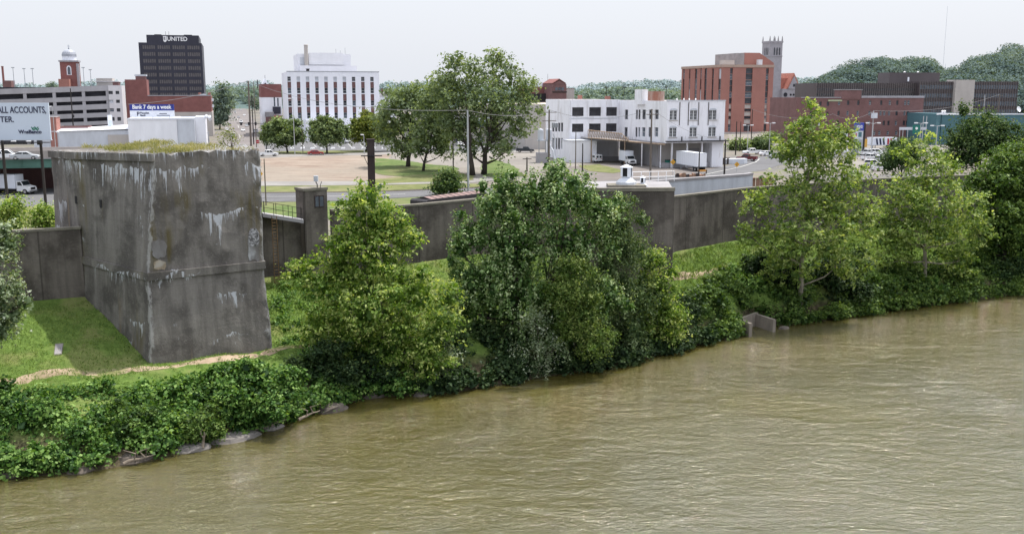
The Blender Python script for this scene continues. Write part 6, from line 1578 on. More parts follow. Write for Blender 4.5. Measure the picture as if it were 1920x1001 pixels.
    dsh = at(1908, 206, 372); ds = thing('satellite_dish', dsh, 0, 'small white dish standing on the teal building roof at far right', 'dish')
    MB().cyl((0,0,-2.2),(0,0,0),.1).build('post', M['grey_metal'], ds); MB().lathe([(.1,0),(.8,.25),(1.1,.6),(1.0,.62),(.7,.32)], n=12).build('dish', M['letter_white'], ds, (0,0,0)).rotation_euler = (R(70),0,R(30))
M['fin'] = pm('fin', (.13,.115,.115), .7, .15, .3)
M['pale_green'] = pm('pale_green', (.38,.42,.28), .8, .1)
right_block()

# ------------------------------------------------------------------ left billboard, overpass
def left_billboard():
    Y = 150; A = at(92, 262, Y); a = R(3)
    b = Bld('billboard', 93, Y, 'large pale blue roadside billboard with dark lettering and green emblem at the left edge', 'billboard', a=a, z=6.0, pyref=230)
    k = mpp(Y); z0, z1 = b.h(262), b.h(193); x0 = -15.5
    b.box('panel', 'bill_pale', x0, 0, 0, .3, z0, z1); b.box('trim', 'pale_metal', x0-.1, .1, -.02, .32, z0-.12, z0-.005)
    def tx(s, px0, px1, py0, py1, mat='ink', name='lettering', bold=.012, hk=1.37):
        u0, u1 = b.u(px0, py=py0), b.u(px1, py=py0); zz = b.h(py0)
        return text_mesh(s, (b.h(py1)-zz)*hk, mat, b.root, ((u0+u1)/2, -.03, zz), fit=u1-u0, bold=bold, name=name)
    tx('ALL ACCOUNTS,', -4, 87, 212, 199.5); tx('TER.', 1, 26.5, 229, 218); tx('WesBanco', 35, 78.5, 250.5, 243.5, bold=.02, hk=1.37)
    # emblem: two rows of zigzag waves
    for j, yy in enumerate((238.5, 241.5)):
        u0, u1 = b.u(58.5, py=yy), b.u(72, py=yy); w = u1-u0; zt = b.h(yy); dh = (b.h(237)-b.h(240))*.9; top = []; bot = []
        for i in range(9):
            x = u0 + w*(i/8) + (.1 if j else 0); dz = -dh*.75 if i % 4 == 2 else (dh*.35 if i % 4 == 0 else 0)
            if i in (0,): dz = dh*.3
            top.append((x, zt+dz)); bot.append((x, zt+dz-dh*.85))
        vs = [(x,-.05,z) for x, z in top] + [(x,-.05,z) for x, z in bot]; MB().add(vs, [(i,i+1,i+10,i+9) for i in range(8)]).build('emblem', M['logo_green'], b.root)
    cw = b.box('catwalk', 'dark_metal', x0+2, b.u(98,py=266), -1.2, -.35, b.h(267.5), b.h(266))
    for px in (4,76): 
        u = b.u(px, py=300); MB().cyl((u,.55,0),(u,.55,z1-.3), .24, .2, 8).build('post', M['pole_dark'], b.root)
    for px in (30,58): u = b.u(px, py=268); MB().tube([(u,.0,b.h(265.5)),(u,-1.6,b.h(264)),(u+.8,-1.8,b.h(263.5))], .06, 5).build('flood_lamp', M['letter_white'], b.root)
    u = b.u(69,py=270); MB().box(u-.1,u+.5,.3,.9,b.h(272),z0-.13).build('ladder', M['pole_dark'], b.root)
left_billboard()

def overpass():
    Y = 178; A = at(-180, 300, Y); Bq = at(330, 300, Y+14); d = Bq-A; a = math.atan2(d.y, d.x); L = Vector((d.x,d.y)).length
    root = thing('overpass', (A.x, A.y, 6), a, 'road overpass with green steel girder and pale parapet behind the left billboard', 'bridge')
    h = lambda py: zat(py, Y)-6
    zt, zp, zg, zb = h(286.5), h(301.5), h(303), h(320)
    MB().box(0,L,0,.4,zp,zt).build('parapet', M['parapet'], root); MB().box(0,L,11.4,11.8,zp,zt).build('parapet', M['parapet'], root)
    MB().box(0,L,-.3,12.1,zg,zp-.01).build('deck', M['garage'], root)
    g = MB()
    for y in (.25,3.2,6.2,9.2): g.box(0,L,y,y+.28,zb,zg-.01); g.box(0,L,y-.18,y+.46,zb-.02,zb+.06)
    for i in range(int(L/3.2)): g.box(i*3.2,i*3.2+.08,.1,.25,zb+.06,zg-.02)
    g.build('girder', M['green_paint'], root)
    ps = MB()
    for i in range(int(L/6)): ps.box(i*6-.02,i*6+.03,-.03,-.005,zp,zt)
    ps.build('parapet_joints', M['roof_grey'], root)
    for q in (.14,.62,.97): MB().box(L*q,L*q+1.2,.6,11.2,-1,zb-.03).build('pier', M['parapet'], root)
    MB().box(-2,L*.56,11.9,13.5,-1,zb).build('abutment_wall', M['brick_dark'], root)
    rl = MB(); rl.box(0,L,.15,.22,zt+.35,zt+.42)
    for i in range(int(L/3)): rl.box(i*3,i*3+.07,.15,.22,zt,zt+.36)
    return root, a, A, zp
OVER = overpass()
M['mast_pale'] = pm('mast_pale', (.55,.57,.62), .7, .05)
# ------------------------------------------------------------------ vehicles (local x = forward, z up, origin on the ground)
def wheels(root, xs, half, r, w=.24, dual=False):
    for x in xs:
        for s in (-1, 1):
            y = s*(half-w/2)
            o = MB().cyl((0,-w/2,0),(0,w/2,0), r, n=14).build('wheel', M['black'], root, (x,y,r))
            MB().cyl((0,s*(w/2-.01),0),(0,s*(w/2+.02),0), r*.58, n=10).build('rim', M['chrome'], o)
def car_body(root, prof, cabin, half, paint_, glass_pad=.03, taper=.14, roof=True, hood_split=None):
    n = len(prof); bev = .07
    mb = MB(); ring = lambda y, sh: [(x*(1-sh*.01), y, z - (sh*.03 if z > .6 else 0)) for x, z in prof]
    mb.rings([ring(-half, 1), ring(-half+bev, 0), ring(half-bev, 0), ring(half, 1)]); mb.build('body', M[paint_], root)
    # cabin = glass, with roof and pillars
    (x0, x1, x2, x3, zb, zt) = cabin; hb, ht = half-.05, half-taper-.05
    g = MB(); g.rings([[(x0,-hb,zb),(x3,-hb,zb),(x3,hb,zb),(x0,hb,zb)],[(x1,-ht,zt-.05),(x2,-ht,zt-.05),(x2,ht,zt-.05),(x1,ht,zt-.05)]]); g.build('window', M['car_glass'], root)
    r = MB(); r.rings([[(x1-.08,-ht-.02,zt-.06),(x2+.08,-ht-.02,zt-.06),(x2+.08,ht+.02,zt-.06),(x1-.08,ht+.02,zt-.06)],[(x1+.05,-ht+.06,zt),(x2-.05,-ht+.06,zt),(x2-.05,ht-.06,zt),(x1+.05,ht-.06,zt)]])
    for s in (-1,1):
        for (a, b) in ((x0,x1),(x3,x2)):
            r.tube([(a, s*hb, zb),(b, s*(ht+.005), zt-.05)], .055, 4)
        xm = (x0+x3)/2; r.tube([(xm, s*(hb+.005), zb),((x1+x2)/2, s*(ht+.01), zt-.05)], .05, 4)
    r.build('roof', M[paint_], root)
def trim(root, L, half, zf, zr, x0=0):
    for s in (-1,1):
        MB().box(L/2-.06,L/2+.02,s*half*.72-.16,s*half*.72+.16,zf-.08,zf+.08).build('headlight', M['lamp_clear'], root)
        MB().box(-L/2-.02,-L/2+.05,s*half*.78-.13,s*half*.78+.13,zr-.10,zr+.10).build('tail_light', M['lamp_red'], root)
    MB().box(L/2-.05,L/2+.09,-half*.95,half*.95,.34,.52).build('bumper', M['chrome'], root); MB().box(-L/2-.09,-L/2+.05,-half*.95,half*.95,.36,.54).build('bumper', M['chrome'], root)
def sedan(p, rz, paint_, label, group=None, cat='car'):
    r = thing('sedan', p, rz, label, cat, group); L, h = 4.9, .92
    car_body(r, [(-2.42,.42),(-2.45,.75),(-2.3,.95),(-1.5,1.0),(1.0,.97),(2.2,.82),(2.43,.62),(2.4,.34),(-2.3,.30)], (-1.75,-1.0,.45,1.15,.96,1.45), h, paint_)
    wheels(r, (-1.45,1.5), h, .34); trim(r, L, h, .66, .78); return r
def suv(p, rz, paint_, label, group=None):
    r = thing('suv', p, rz, label, 'car', group); L, h = 4.9, .97
    car_body(r, [(-2.4,.5),(-2.44,.9),(-2.36,1.1),(1.0,1.12),(2.2,1.02),(2.42,.75),(2.4,.4),(-2.3,.38)], (-2.34,-2.05,.35,1.15,1.1,1.82), h, paint_)
    wheels(r, (-1.45,1.5), h, .39); trim(r, L, h, .8, .95); return r
def pickup(p, rz, paint_, label, group=None, crew=True, cat='pickup truck'):
    r = thing('pickup_truck', p, rz, label, cat, group); L, h = 5.7, 1.0; k = 0 if crew else .55
    car_body(r, [(-2.85,.55),(-2.86,1.12),(-.75,1.14),(1.2,1.14),(2.6,1.06),(2.84,.85),(2.82,.45),(-2.8,.45)], (-.75+k,-.62+k,.75,1.35,1.12,1.88), h, paint_)
    MB().box(-2.78,-.85+k,-.86,.86,1.145,1.17).build('bed', M['dark_metal'], r)
    for s in (-1,1): MB().box(-2.84,-.8+k,s*.93-.06,s*.93+.06,1.13,1.26).build('bed_rail', M[paint_], r)
    MB().box(-2.85,-2.76,-.87,.87,.9,1.25).build('tailgate', M[paint_], r)
    wheels(r, (-1.75,1.85), h, .41); trim(r, L, h, .88, .95); return r
def van(p, rz, paint_, label):
    r = thing('van', p, rz, label, 'van'); h = 1.0
    MB().rings([[(x,y*1.0,z) for x, z in ((-2.7,.45),(-2.72,1.3),(-2.55,2.12),(1.1,2.14),(1.85,1.35),(2.6,1.12),(2.72,.7),(2.68,.45))] for y in (-h,h)]).build('body', M[paint_], r)
    for s in (-1,1):
        MB().box(-2.76,-2.69,s*.45-.3,s*.45+.3,1.32,1.85).build('window', M['car_glass'], r).rotation_euler = (0,0,0)
        MB().xprism([(.35,1.38),(1.55,1.38),(1.05,1.92),(.35,1.92)], s*1.0-.012, s*1.0+.012).build('window', M['car_glass'], r)
        MB().box(-2.2,-.9,s*1.0-.012,s*1.0+.012,1.38,1.9).build('window', M['car_glass'], r)
    MB().rings([[(1.18,-.85,2.04),(1.18,.85,2.04),(1.86,.9,1.42),(1.86,-.9,1.42)],[(1.22,-.85,2.06),(1.22,.85,2.06),(1.90,.9,1.44),(1.90,-.9,1.44)]]).build('windshield', M['car_glass'], r)
    wheels(r, (-1.7,1.8), h, .36); trim(r, 5.4, h, .85, 1.1); return r
def box_truck(p, rz, label, boxmat='sign_white', cabmat='car_white', L=8.0, cat='truck'):
    r = thing('box_truck', p, rz, label, cat); bl = L-2.9
    MB().box(-L/2,-L/2+bl,-1.22,1.22,1.05,3.65).build('cargo_box', M[boxmat], r)
    MB().box(-L/2,-L/2+bl,-1.24,1.24,1.0,1.12).build('sill', M['grey_metal'], r)
    MB().box(-L/2-.03,-L/2-.005,-1.0,1.0,1.15,3.4).build('rear_door', M['pale_metal'], r)
    x = -L/2+bl+.15
    MB().rings([[(q[0],y,q[1]) for q in ((x,.6),(x,2.35),(x+.2,2.5),(x+.95,2.45),(x+1.45,1.62),(x+2.5,1.42),(x+2.7,1.1),(x+2.7,.55))] for y in (-1.05,1.05)]).build('cab', M[cabmat], r)
    for s in (-1,1): MB().xprism([(x+.25,1.62),(x+1.3,1.62),(x+.92,2.3),(x+.25,2.3)], s*1.05-.015, s*1.05+.015).build('window', M['car_glass'], r)
    MB().rings([[(x+1.0,-.92,2.40),(x+1.0,.92,2.40),(x+1.44,.96,1.68),(x+1.44,-.96,1.68)],[(x+1.04,-.92,2.42),(x+1.04,.92,2.42),(x+1.48,.96,1.70),(x+1.48,-.96,1.70)]]).build('windshield', M['car_glass'], r)
    MB().box(x+2.68,x+2.74,-.6,.6,.85,1.3).build('grille', M['dark_metal'], r)
    for s in (-1,1): MB().box(x+2.66,x+2.74,s*.85-.14,s*.85+.14,.95,1.2).build('headlight', M['lamp_clear'], r)
    MB().box(x+2.6,x+2.85,-1.1,1.1,.45,.72).build('bumper', M['chrome'], r)
    MB().box(-L/2+.2,x+2.4,-.45,.45,.55,.98).build('chassis', M['dark_metal'], r)
    wheels(r, (-L/2+1.6, x+1.75), 1.12, .5, .3); return r
def trailer(p, rz, L, label, top=4.05, panel='sign_white'):
    r = thing('semi_trailer', p, rz, label, 'trailer')
    MB().box(0,L,-1.28,1.28,1.15,top).build('cargo_box', M[panel], r); MB().box(-.02,L+.02,-1.30,1.30,top-.12,top+.02).build('roof_rail', M['pale_metal'], r)
    MB().box(-.02,L+.02,-1.31,1.31,1.05,1.2).build('side_sill', M['grey_metal'], r)
    for s in (-.63,.63): MB().box(L+.005,L+.04,s-.58,s+.58,1.25,top-.16).build('rear_door', M['white_paint'], r)
    for s in (-1,1): MB().box(1.9,2.1,s*.8-.1,s*.8+.1,0,1.05).build('landing_leg', M['grey_metal'], r)
    ribs = MB()
    for i in range(int(L/1.1)): ribs.box(.4+i*1.1,.45+i*1.1,-1.305,-1.282,1.22,top-.13)
    ribs.build('side_ribs', M['pale_metal'], r)
    wheels(r, (L-1.0,L-2.2), 1.25, .5, .5); return r
def V(px, py, z=6.0): return gnd(px, py, z) + Vector((0,0,.06))
def head(p, q):     # heading from pixel p to pixel q on the street plane
    a, b = gnd(*p), gnd(*q); return math.atan2(b.y-a.y, b.x-a.x)
pickup(V(503,293.5), head((480,294),(530,292.5)), 'car_white', 'white crew cab pickup on the avenue right beside the old pier')
sedan(V(592,291), head((570,291.3),(620,290.6)), 'car_red', 'dark red sedan on the avenue below the leftmost street trees')
pickup(V(985,286.5), head((970,286.5),(1000,286.6)), 'car_dark', 'dark blue pickup parked left of the warehouse tanks')
van(V(1114,304.5), head((1122,306),(1100,303)), 'car_white', 'white cargo van parked by the shed of the white warehouse')
box_truck(V(1177,309.5), head((1160,304.5),(1196,312)), 'white box truck parked under the rusty canopy', L=7.4)
p = V(1283,317); trailer(V(1276,315.5), head((1276,315.5),(1318,322.8)), 11.8, 'long white semi trailer backed out from the warehouse dock', 4.35)
pickup(V(1400,302), head((1412,302.6),(1388,301.8)), 'car_maroon', 'dark red pickup on the curving road right of the warehouse')
pickup(V(1410,290), head((1424,290),(1395,290.4)), 'car_white', 'white pickup parked behind the dark red one')
sedan(V(1437,292.5), head((1425,293),(1450,292)), 'car_white', 'white sedan parked right of the white pickup on the curving road')
sedan(V(1452,296), head((1440,297),(1470,294)), 'car_silver', 'silver car partly hidden by the tallest slender sycamore')
# parked row behind the lot trees
row = [(625,267,'car_white','suv','white car parked behind the middle round street tree'),(652,268,'car_silver','sedan','silver car parked between the middle and right street trees'),(672,266.5,'car_white','suv','white high car parked behind the right round street tree'),
       (712,270,'car_silver','suv','silver car parked just right of the steel column top'),(727,271,'car_white','pickup','white pickup in the parked row beside the shade trees'),(745,271,'car_dark','sedan','dark sedan in the parked row behind the shade trees'),
       (718,265.5,'car_white','suv','white car in the rear parked row above the silver one'),(738,265,'car_white','sedan','white sedan in the rear parked row behind the shade trees'),
       (775,268,'car_silver','sedan','silver sedan seen between the two shade trees'),(846,270,'car_white','sedan','white sedan behind the dark thin pole on the lot'),(872,282,'car_white','suv','white car parked at the left foot of the elm'),(892,277,'car_silver','sedan','silver sedan half hidden behind the elm trunk'),(862,274,'car_white','sedan','white sedan in the lot just above the car at the elm foot')]
KF = {'suv': suv, 'sedan': sedan, 'pickup': pickup}
for px, py, c, k, lab in row: KF[k](V(px,py), GR + PI/2 + random.choice((0,PI)), c, lab, 'cars parked in rows behind the lot trees')
# cars along the main street, towards the distance
strt = [(388,266,'car_dark','sedan','dark car at the kerb beside the low pale building'),(437,258,'car_white','suv','nearest white car on the main street'),(456,247,'car_white','sedan','white car on the main street behind the nearest one'),(463,238,'car_silver','sedan','silver car in the right lane of the main street'),(452,231,'car_white','suv','white car in the middle of the main street'),
        (447,222,'car_silver','sedan','small silver car halfway up the main street'),(458,218,'car_white','sedan','small white car at the right kerb halfway up the street'),(441,212,'car_white','suv','tiny white car far up the main street, left lane'),(451,207,'car_silver','sedan','tiny silver car far up the main street, right lane'),(430,236,'car_dark','sedan','dark car parked at the left kerb of the main street'),(426,246,'car_white','sedan','white car parked at the left kerb of the main street'),(480,250,'car_silver','suv','silver car parked behind the tall utility poles')]
for px, py, c, k, lab in strt: KF[k](V(px,py), GR + PI/2 if px < 450 else GR - PI/2, c, lab, 'cars along the main street')
# dealer lot at right
p = V(1607,283); box_truck(p, GR+R(200), 'yellow truck standing in the dealer lot below the blue sign', 'car_yellow', 'car_yellow', 7.0)
trailer(V(1628,279), R(8), 9.5, 'white trailer with red and dark stripes in the dealer lot', 3.7)
tr0 = V(1628,279)
for i, c in enumerate(('stop_red','ink','stop_red')):
    pass
dl = [(1626,292,'car_white','pickup','white pickup in the dealer lot just below the striped trailer'),(1645,291,'car_white','suv','white car right of the pickup below the striped trailer'),(1631,301,'car_white','pickup','white crew pickup in the middle of the dealer lot'),(1648,305,'car_silver','pickup','silver pickup right of the middle white one'),(1638,313,'car_white','suv','white car low in the dealer lot'),(1652,321,'car_white','pickup','lowest white pickup of the dealer lot beside the small dark tree'),(1588,275,'car_white','suv','white car left of the yellow truck'),(1612,290,'car_silver','sedan','silver car in front of the yellow truck'),(1660,297,'car_white','sedan','white sedan at the right side of the dealer lot'),(1582,288,'car_white','sedan','white sedan half hidden by the tall sycamore crown')]
for px, py, c, k, lab in dl: KF[k](V(px,py), R(25) if k == 'pickup' else R(-20), c, lab, 'vehicles in the dealer lot')
# under and on the overpass
box_truck(V(22,363.5), head((0,362.5),(60,364)), 'white box truck driving under the green overpass', L=9.5)
o_root, o_a, o_A, o_z = OVER
q = at(46, 287, 181); sedan(Vector((q.x,q.y,6+o_z)), o_a, 'car_silver', 'silver car crossing the overpass behind the billboard')
q = at(12, 287, 181); suv(Vector((q.x,q.y,6+o_z)), o_a, 'car_white', 'white car crossing the overpass at the left edge')

# ------------------------------------------------------------------ poles, signs, wires
def pole(px, ytop, ybase, label, mat='pole_wood', r=.17, arms=(), extra=None, cat='utility pole', name='utility_pole', Y=None, a=GR):
    b = gnd(px, ybase) if Y is None else Vector((xat(px, Y, 14), Y, 6))
    h = zat(ytop, b.y)-6; root = thing(name, b, a, label, cat)
    MB().cyl((0,0,-.3),(0,0,h), r*1.15, r*.75, 8).build('pole', M[mat], root)
    for (yp, half) in arms:
        z = zat(yp, b.y)-6; MB().box(-half,half,-.22,-.08,z-.08,z+.08).build('crossarm', M[mat], root)
        for x in np.linspace(-half*.9, half*.9, 4): MB().cyl((x,-.15,z+.08),(x,-.15,z+.3), .05, n=6).build('insulator', M['pale_metal'], root)
    POLES[label] = (b, h)
    return root, b, h
POLES = {}
pole(471, 152, 275, 'tallest wooden utility pole at the right corner of the old pier top', r=.34, mat='pole_wood', arms=((167,2.6),))
pole(481, 153, 277, 'thin utility pole just right of the tallest one', r=.15, arms=((186,1.6),))
pole(476, 178, 272, 'short utility pole between the two taller ones by the pier', r=.2, mat='pole_dark', arms=((182,2.0),(190,1.6)))
r_, b_, h_ = pole(140, 166, 272, 'dark wooden pole rising in front of the parking garage', mat='pole_dark', r=.22, arms=())
MB().lathe([(.35,-.55),(.38,.5),(.2,.6)], n=10).build('transformer', M['dark_metal'], r_, (.3,-.2,zat(218,b_.y)-6))
pole(177, 210, 262, 'grey lamp pole with a box in front of the low white roof', mat='pole_grey', r=.13)
MB().box(-.9,.9,-.3,.3,0,2.0).build('signal_box', M['pale_metal'], list(POLES.values()) and bpy.data.objects['utility_pole.004'] if 'utility_pole.004' in bpy.data.objects else None, (.6,-.4,zat(218,POLES['grey lamp pole with a box in front of the low white roof'][0].y)-6))
pole(878, 207, 365, 'tall grey pole at the roadside left of the elm trunk', mat='pole_grey', r=.19)
pole(850, 215, 326, 'slim dark pole on the lot left of the tall grey one', mat='pole_dark', r=.14)
r_, b_, h_ = pole(1029, 206, 322, 'utility pole with two crossarms in front of the white warehouse corner', r=.24, arms=((211,1.9),(227,1.7)))
for x in (-.9,0,.9): MB().lathe([(.28,-1.1),(.30,0),(.1,.15)], n=8).build('transformer', M['grey_metal'], r_, (1.4+x*.55,-.3,zat(231,b_.y)-6))
pole(1219, 205, 338, 'weathered utility pole standing in the yard before the warehouse canopy', r=.22, arms=((215,1.3),))
pole(1311, 285, 345, 'dark pole in front of the white semi trailer', mat='pole_dark', r=.13, Y=160)
pole(1358, 262, 327, 'dark pole at the right corner of the white warehouse', mat='pole_dark', r=.2)
pole(1079, 248, 318, 'slim wooden pole left of the shed at the white warehouse', r=.14)
pole(1092, 269, 322, 'short dark pole in front of the shed at the white warehouse', mat='pole_dark', r=.17)
pole(988, 295, 322, 'short stub pole with a small crossarm above the big dark tree', mat='pole_dark', r=.18, arms=((298,1.1),))
pole(1379, 228, 291, 'left one of two thin dark poles below the tall brick block', mat='pole_dark', r=.18)
pole(1387, 228, 284, 'right one of two thin dark poles below the tall brick block', mat='pole_dark', r=.14)
pole(1408, 205, 275, 'pole with a lamp in front of the tall brick block entrance', mat='pole_dark', r=.17)
pole(1841, 178, 250, 'wooden pole before the beige stair tower of the dark office block', r=.2, mat='pole_grey', a=0)
pole(1868, 177, 250, 'wooden crossarm pole at the far right above the teal building', r=.2, arms=((180,1.4),), a=0)
pole(1763, 12, 190, 'hair-thin tall radio mast rising above the dark office block', mat='mast_pale', r=.13, cat='mast', name='radio_mast', Y=900)
pole(1767, 120, 190, 'short mast at the saddle between the two wooded hills', mat='mast_pale', r=.16, cat='mast', name='radio_mast', Y=900)
def street_lamp(px, ytop, ybase, label, arm=1.4, mat='pole_grey', twin=False, r=.10, a=0.0, headmat='letter_white'):
    b = gnd(px, ybase); h = zat(ytop, b.y)-6; t = thing('street_lamp', b, a, label, 'street lamp')
    MB().cyl((0,0,0),(0,0,h), r*1.2, r*.8, 8).build('pole', M[mat], t)
    for s in ((-1,1) if twin else (-1,)):
        MB().tube([(0,0,h-.2),(s*arm*.5,0,h),(s*arm,0,h)], .06, 5).build('arm', M[mat], t); MB().box(s*arm-.45,s*arm+.45,-.22,.22,h-.12,h+.16).build('lamp_head', M[headmat], t)
street_lamp(553, 185, 291, 'pale street lamp pole in front of the leftmost street tree', 1.0)
street_lamp(568, 200, 288, 'dark lamp pole right of the leftmost street tree', .4, mat='pole_wood')
street_lamp(683, 253, 289, 'short pale lamp pole beside the steel column', .5)
street_lamp(105, 200, 285, 'thin lamp pole right of the left billboard', .8)
street_lamp(112, 248, 286, 'short thin pole next to the billboard edge', .2)
street_lamp(1401, 235, 285, 'twin headed pale lamp at the parking lot below the tall brick block', 1.2, twin=True)
street_lamp(1442, 231, 285, 'flat headed lamp at the lot left of the tallest slender sycamore', 1.1, twin=True)
street_lamp(1633, 231, 300, 'twin headed white lamp beside the blue dealer sign', 1.6, twin=True, r=.13)
street_lamp(1722, 231, 300, 'twin headed white lamp beside the green road sign', 1.4, twin=True, r=.13)
street_lamp(1753, 236, 300, 'broad headed white lamp at the corner of the teal building', 1.5, twin=True, r=.13)
r_, b_, h_ = pole(1633, 208, 290, 'utility pole with a white box above the dealer lot lamp', mat='pole_grey', r=.15)
MB().box(-.9,.9,-.6,.1,0,1.6).build('transformer', M['pale_metal'], r_, (0,-.2,zat(222,b_.y)-6))
# signal gantry and road signs
def diamond(px, py, ybase, label, small=False):
    b = gnd(px, ybase); t = thing('road_sign', b, 0, label, 'road sign'); zc = zat(py, b.y)-6; k = 5.2*mpp(b.y)
    MB().cyl((0,0,0),(0,0,zc+.6), .06, n=6).build('post', M['pole_grey'], t)
    MB().add([(0,-.08,zc-k),(k,-.08,zc),(0,-.08,zc+k),(-k,-.08,zc),(0,-.05,zc-k),(k,-.05,zc),(0,-.05,zc+k),(-k,-.05,zc)], [(0,1,2,3),(7,6,5,4),(0,4,5,1),(1,5,6,2),(2,6,7,3),(3,7,4,0)]).build('panel', M['yellow'], t)
    MB().tube([(-.05*k,-.1,zc-.45*k),(-.05*k,-.1,zc),(.18*k,-.1,zc+.35*k)], .07*k, 4).build('arrow', M['ink'], t)
diamond(1261, 304, 329, 'yellow diamond warning sign standing in the yard before the trailer')
diamond(1381, 308.5, 322, 'yellow diamond warning sign at the curve of the road right of the warehouse')
diamond(489, 326, 345, 'yellow warning sign peeking out right of the old pier')
pole(499, 298, 386, 'thin brown pole with small lamp right beside the pier', mat='pole_wood', r=.11, a=0)
t = thing('barrier', V(1317,327), R(10), 'small orange and white barrier beside the road sign near the trailer', 'barrier')
MB().box(-1.1,1.1,-.05,.05,.55,1.0).build('board', M['orange'], t); MB().box(-1.0,-.9,-.2,.2,0,1.0).build('leg', M['pole_dark'], t); MB().box(.9,1.0,-.2,.2,0,1.0).build('leg', M['pole_dark'], t)
t = thing('signal_gantry', gnd(392,272), GR, 'traffic signal mast with two orange signal heads beside the pale building', 'traffic signal')
b = t.location; k = mpp(b.y); zc = zat(249.5, b.y)-6
MB().cyl((0,0,0),(0,0,zc+.4), .16, n=8).build('mast', M['grey_metal'], t); MB().cyl((0,0,zc),(-40*k,0,zc), .09, n=6).build('arm', M['grey_metal'], t)
for x in (-14,-36): MB().box(x*k-.45,x*k+.45,-.4,-.1,zc-1.0,zc+.35).build('signal_head', M['orange'], t)
t = thing('signal_gantry', gnd(500,282), GR, 'long dark signal arm spanning the main street behind the utility poles', 'traffic signal')
b = t.location; zc = zat(232, b.y)-6
MB().cyl((0,0,0),(0,0,zc+.3), .16, n=8).build('mast', M['dark_metal'], t); MB().cyl((0,0,zc),(-52*mpp(b.y),0,zc+.2), .10, n=6).build('arm', M['dark_metal'], t)
for x in (-18,-30,-44): MB().box(x*mpp(b.y)-.35,x*mpp(b.y)+.35,-.3,.0,zc-.5,zc+.5).build('signal_head', M['dark_metal'], t)
t = thing('stop_sign', gnd(484,280), 0, 'small red stop sign beside the leftmost street tree', 'road sign'); b = t.location; zc = zat(266, b.y)-6
MB().cyl((0,0,0),(0,0,zc), .06, n=6).build('post', M['pole_grey'], t); MB().cyl((0,-.1,zc),(0,-.05,zc), .62, n=8).build('panel', M['stop_red'], t)
text_mesh('STOP', .38, 'letter_white', t, (0,-.13,zc-.14), fit=.9, depth=.01)
# dealer sign
Y = 300; s = Bld('dealer_sign', 1603.5, Y, 'tall blue topped dealer sign with white lettering in the truck lot', 'sign', a=0, pyref=240)
w = s.u(1619.5, py=240); s.box('frame', 'grey_metal', -.1, w, .0, .8, 0, s.h(231)); s.box('header', 'volvo', -.12, w+.05, -.06, .82, s.h(245), s.h(230.5)); s.box('side', 'dark_metal', w+.05, w+.6, 0, .8, 0, s.h(231))
s.box('panel', 'pale_metal', .05, w-.15, -.05, -.005, s.h(262), s.h(246)); s.box('panel', 'teal', w*.42, w*.8, -.09, -.055, s.h(257), s.h(248))
s.box('panel', 'stop_red', w*.1, w*.22, -.09, -.055, s.h(257), s.h(250))
text_mesh('VOLVO', (s.h(234.5)-s.h(240.5))*1.37, 'letter_white', s.root, (w*.5,-.1,s.h(240.8)), fit=w*.72, bold=.03)
Y = 310; s = Bld('highway_sign', 1711.5, Y, 'green highway sign on a steel frame in front of the brick warehouse', 'road sign', a=0, pyref=240)
w = s.u(1726, py=240); s.box('panel', 'green_sign', 0, w, 0, .1, s.h(251), s.h(235)); MB().cyl((w*.5,-.05,s.h(241)),(w*.5,-.02,s.h(241)), w*.17, n=12).build('route_shield', M['letter_white'], s.root)
for px in (1691,1697,1706): MB().cyl((s.u(px),.3,0),(s.u(px),.3,s.h(239.5)), .1, n=6).build('post', M['pole_grey'], s.root)
s.box('beam', 'pale_metal', s.u(1690), s.u(1741), .2, .5, s.h(244), s.h(239))
for px in (1734,1740): MB().cyl((s.u(px),.3,0),(s.u(px),.3,s.h(218)), .12, n=6).build('post', M['pole_grey'], s.root)
s.box('tower_panel', 'pale_metal', s.u(1730), s.u(1741), .35, .45, s.h(247), s.h(219)) if False else None
# stripes on the trailer in the dealer lot
tr_ = [o for o in col.objects if o.get('label','').startswith('white trailer with red')][0]
for i, (x, c) in enumerate(((2.2,'ink'),(3.4,'ink'),(4.6,'ink'),(6.0,'stop_red'),(7.0,'stop_red'))):
    MB().xprism([(x,1.3),(x+.6,1.3),(x+(.2 if c == 'ink' else .6),3.4),(x-(.4 if c == 'ink' else 0),3.4)], -1.35, -1.312).build('stripe', M[c], tr_)
# dumpster, pallets and clutter in the yard
def clutter(px, py, Yo, dims, mat, label, name, cat, a=GR):
    p = V(px,py); t = thing(name, p, a, label, cat); L, W, H = dims
    return t, L, W, H
t, L, W, H = clutter(1252, 314, 0, (3.2,1.6,1.7), 'green_paint', 'dark green dumpster left of the white semi trailer', 'dumpster', 'dumpster')
MB().rings([[(0,0,.15),(L,0,.15),(L,W,.15),(0,W,.15)],[(-.12,-.15,H),(L+.12,-.15,H),(L+.12,W,H),(-.12,W,H)]]).build('bin', M['green_sign'], t); MB().box(-.15,L+.15,-.18,W,H,H+.1).build('lid', M['dark_metal'], t)
for x in (.3,L-.3): MB().box(x-.15,x+.15,-.25,-.1,.5,1.0).build('fork_pocket', M['dark_metal'], t)
t, L, W, H = clutter(1268, 333, 0, (5.2,1.4,1.0), 'rust_plain', 'long low pile of rusty scrap and pallets at the yard edge', 'scrap_pile', 'scrap pile', R(4))
for i in range(9):
    rr = random.Random(i); x = i*.75; MB().rings([[(x,0,0),(x+.7,0,0),(x+.65,W,0),(x+.05,W,0)],[(x+.05,.1,rr.uniform(.35,1.0)),(x+.66,.05,rr.uniform(.35,1.0)),(x+.6,W,rr.uniform(.3,.9)),(x+.1,W,rr.uniform(.3,.9))]]).build('scrap', M['rust_plain'] if i % 3 else M['rust_steel'], t)
